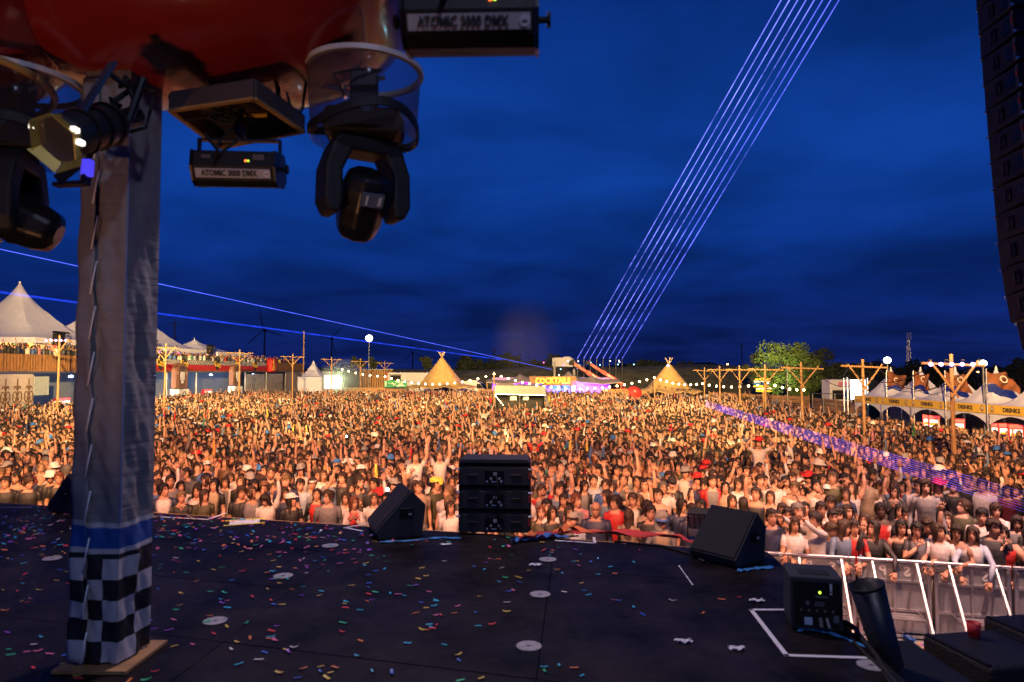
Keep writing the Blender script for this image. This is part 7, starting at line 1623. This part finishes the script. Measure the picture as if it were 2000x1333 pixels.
while y < 109:
    for x in (XB-.45, XB-1.0, XB-1.7, XB-2.5, XB-3.4):
        if rnd.random() < .8: deckp.append((x+rnd.uniform(-.15, .15), y+rnd.uniform(-.2, .2)))
    y += .52
crowd('terrace_crowd', deckp, 'row of spectators along the terrace rail at left', lambda q: 2, (0, 10), 4.17)

# phone flashes and a thrown hat
for px, py, z, lab in ((677, 856, 1.95, 'held up in the crowd left of the riders'), (757, 962, 1.92, 'held up behind the left wedge')):
    p = gp(px, py, z); s = MB(); s.box(p, (.075, .012, .15)); r = s.build('phone', blackg, org=p, label='phone with its bright flash on, ' + lab, cat='phone', bevel=.004)
    s = MB(); s.sphere(p+Vector((.0, -.012, .05)), .030, 10, 8); s.build('flash', M('phone_flash', (1, 1, 1), .4, emit=(.75, .88, 1), estr=40), r)
p = at(1240, 766, 44); s = MB(); n_ = 28
prof = [(.20, .10), (.24, .02), (.44, .0), (.46, .03), (.30, .06), (.23, .22), (.12, .30)]
tl_ = Euler((R(70), R(18), 0)).to_matrix()
s.lathe(prof, (0, 0, 0), n_, 1, .8); s.v = [tuple(p + tl_ @ Vector(v)) for v in s.v]; s.build('foam_hat', redp, org=p, label='large red foam hat tossed above the crowd left of the right tipi', cat='hat', smooth=True)
# ============================================================ SMOKE
def smoke(label, c, size, dens, col, seed):
    m = bpy.data.materials.new('smoke_%d' % seed); m.use_nodes = True; t = m.node_tree; t.nodes.clear(); o = t.nodes.new('ShaderNodeOutputMaterial'); v = t.nodes.new('ShaderNodeVolumePrincipled'); v.inputs['Color'].default_value = (*col, 1); v.inputs['Anisotropy'].default_value = .2
    tcn = t.nodes.new('ShaderNodeTexCoord'); n = t.nodes.new('ShaderNodeTexNoise'); n.inputs['Scale'].default_value = 1.4; n.inputs['Detail'].default_value = 4; t.links.new(tcn.outputs['Generated'], n.inputs['Vector'])
    g = t.nodes.new('ShaderNodeMapping'); g.inputs['Location'].default_value = (-1, -1, -1); g.inputs['Scale'].default_value = (2, 2, 2); t.links.new(tcn.outputs['Generated'], g.inputs[0])
    ln = t.nodes.new('ShaderNodeVectorMath'); ln.operation = 'LENGTH'; t.links.new(g.outputs[0], ln.inputs[0])
    fo = t.nodes.new('ShaderNodeMapRange'); fo.inputs[1].default_value = 1.0; fo.inputs[2].default_value = 0.1; fo.inputs[3].default_value = 0; fo.inputs[4].default_value = 1; t.links.new(ln.outputs['Value'], fo.inputs[0])
    nn = t.nodes.new('ShaderNodeMapRange'); nn.inputs[1].default_value = .35; nn.inputs[2].default_value = .7; nn.inputs[3].default_value = .35; nn.inputs[4].default_value = 1; t.links.new(n.outputs[0], nn.inputs[0])
    mu = t.nodes.new('ShaderNodeMath'); mu.operation = 'MULTIPLY'; t.links.new(fo.outputs[0], mu.inputs[0]); t.links.new(nn.outputs[0], mu.inputs[1])
    m2 = t.nodes.new('ShaderNodeMath'); m2.operation = 'MULTIPLY'; m2.inputs[1].default_value = dens; t.links.new(mu.outputs[0], m2.inputs[0]); t.links.new(m2.outputs[0], v.inputs['Density']); t.links.new(v.outputs[0], o.inputs['Volume'])
    s = MB(); s.sphere(c, 1, 24, 14, size); s.build('smoke', m, org=c, label=label, cat='smoke', kind='stuff')
smoke('faint smoke plume rising over the mixing tent', at(1030, 672, 74)+Vector((0, 0, 0)), (4.2, 2.5, 5.2), .05, (.8, .78, .85), 1)
smoke('bright pale smoke drifting beside the lit container', at(672, 738, 88), (3.6, 2.0, 2.6), .8, (.9, .92, .85), 2)
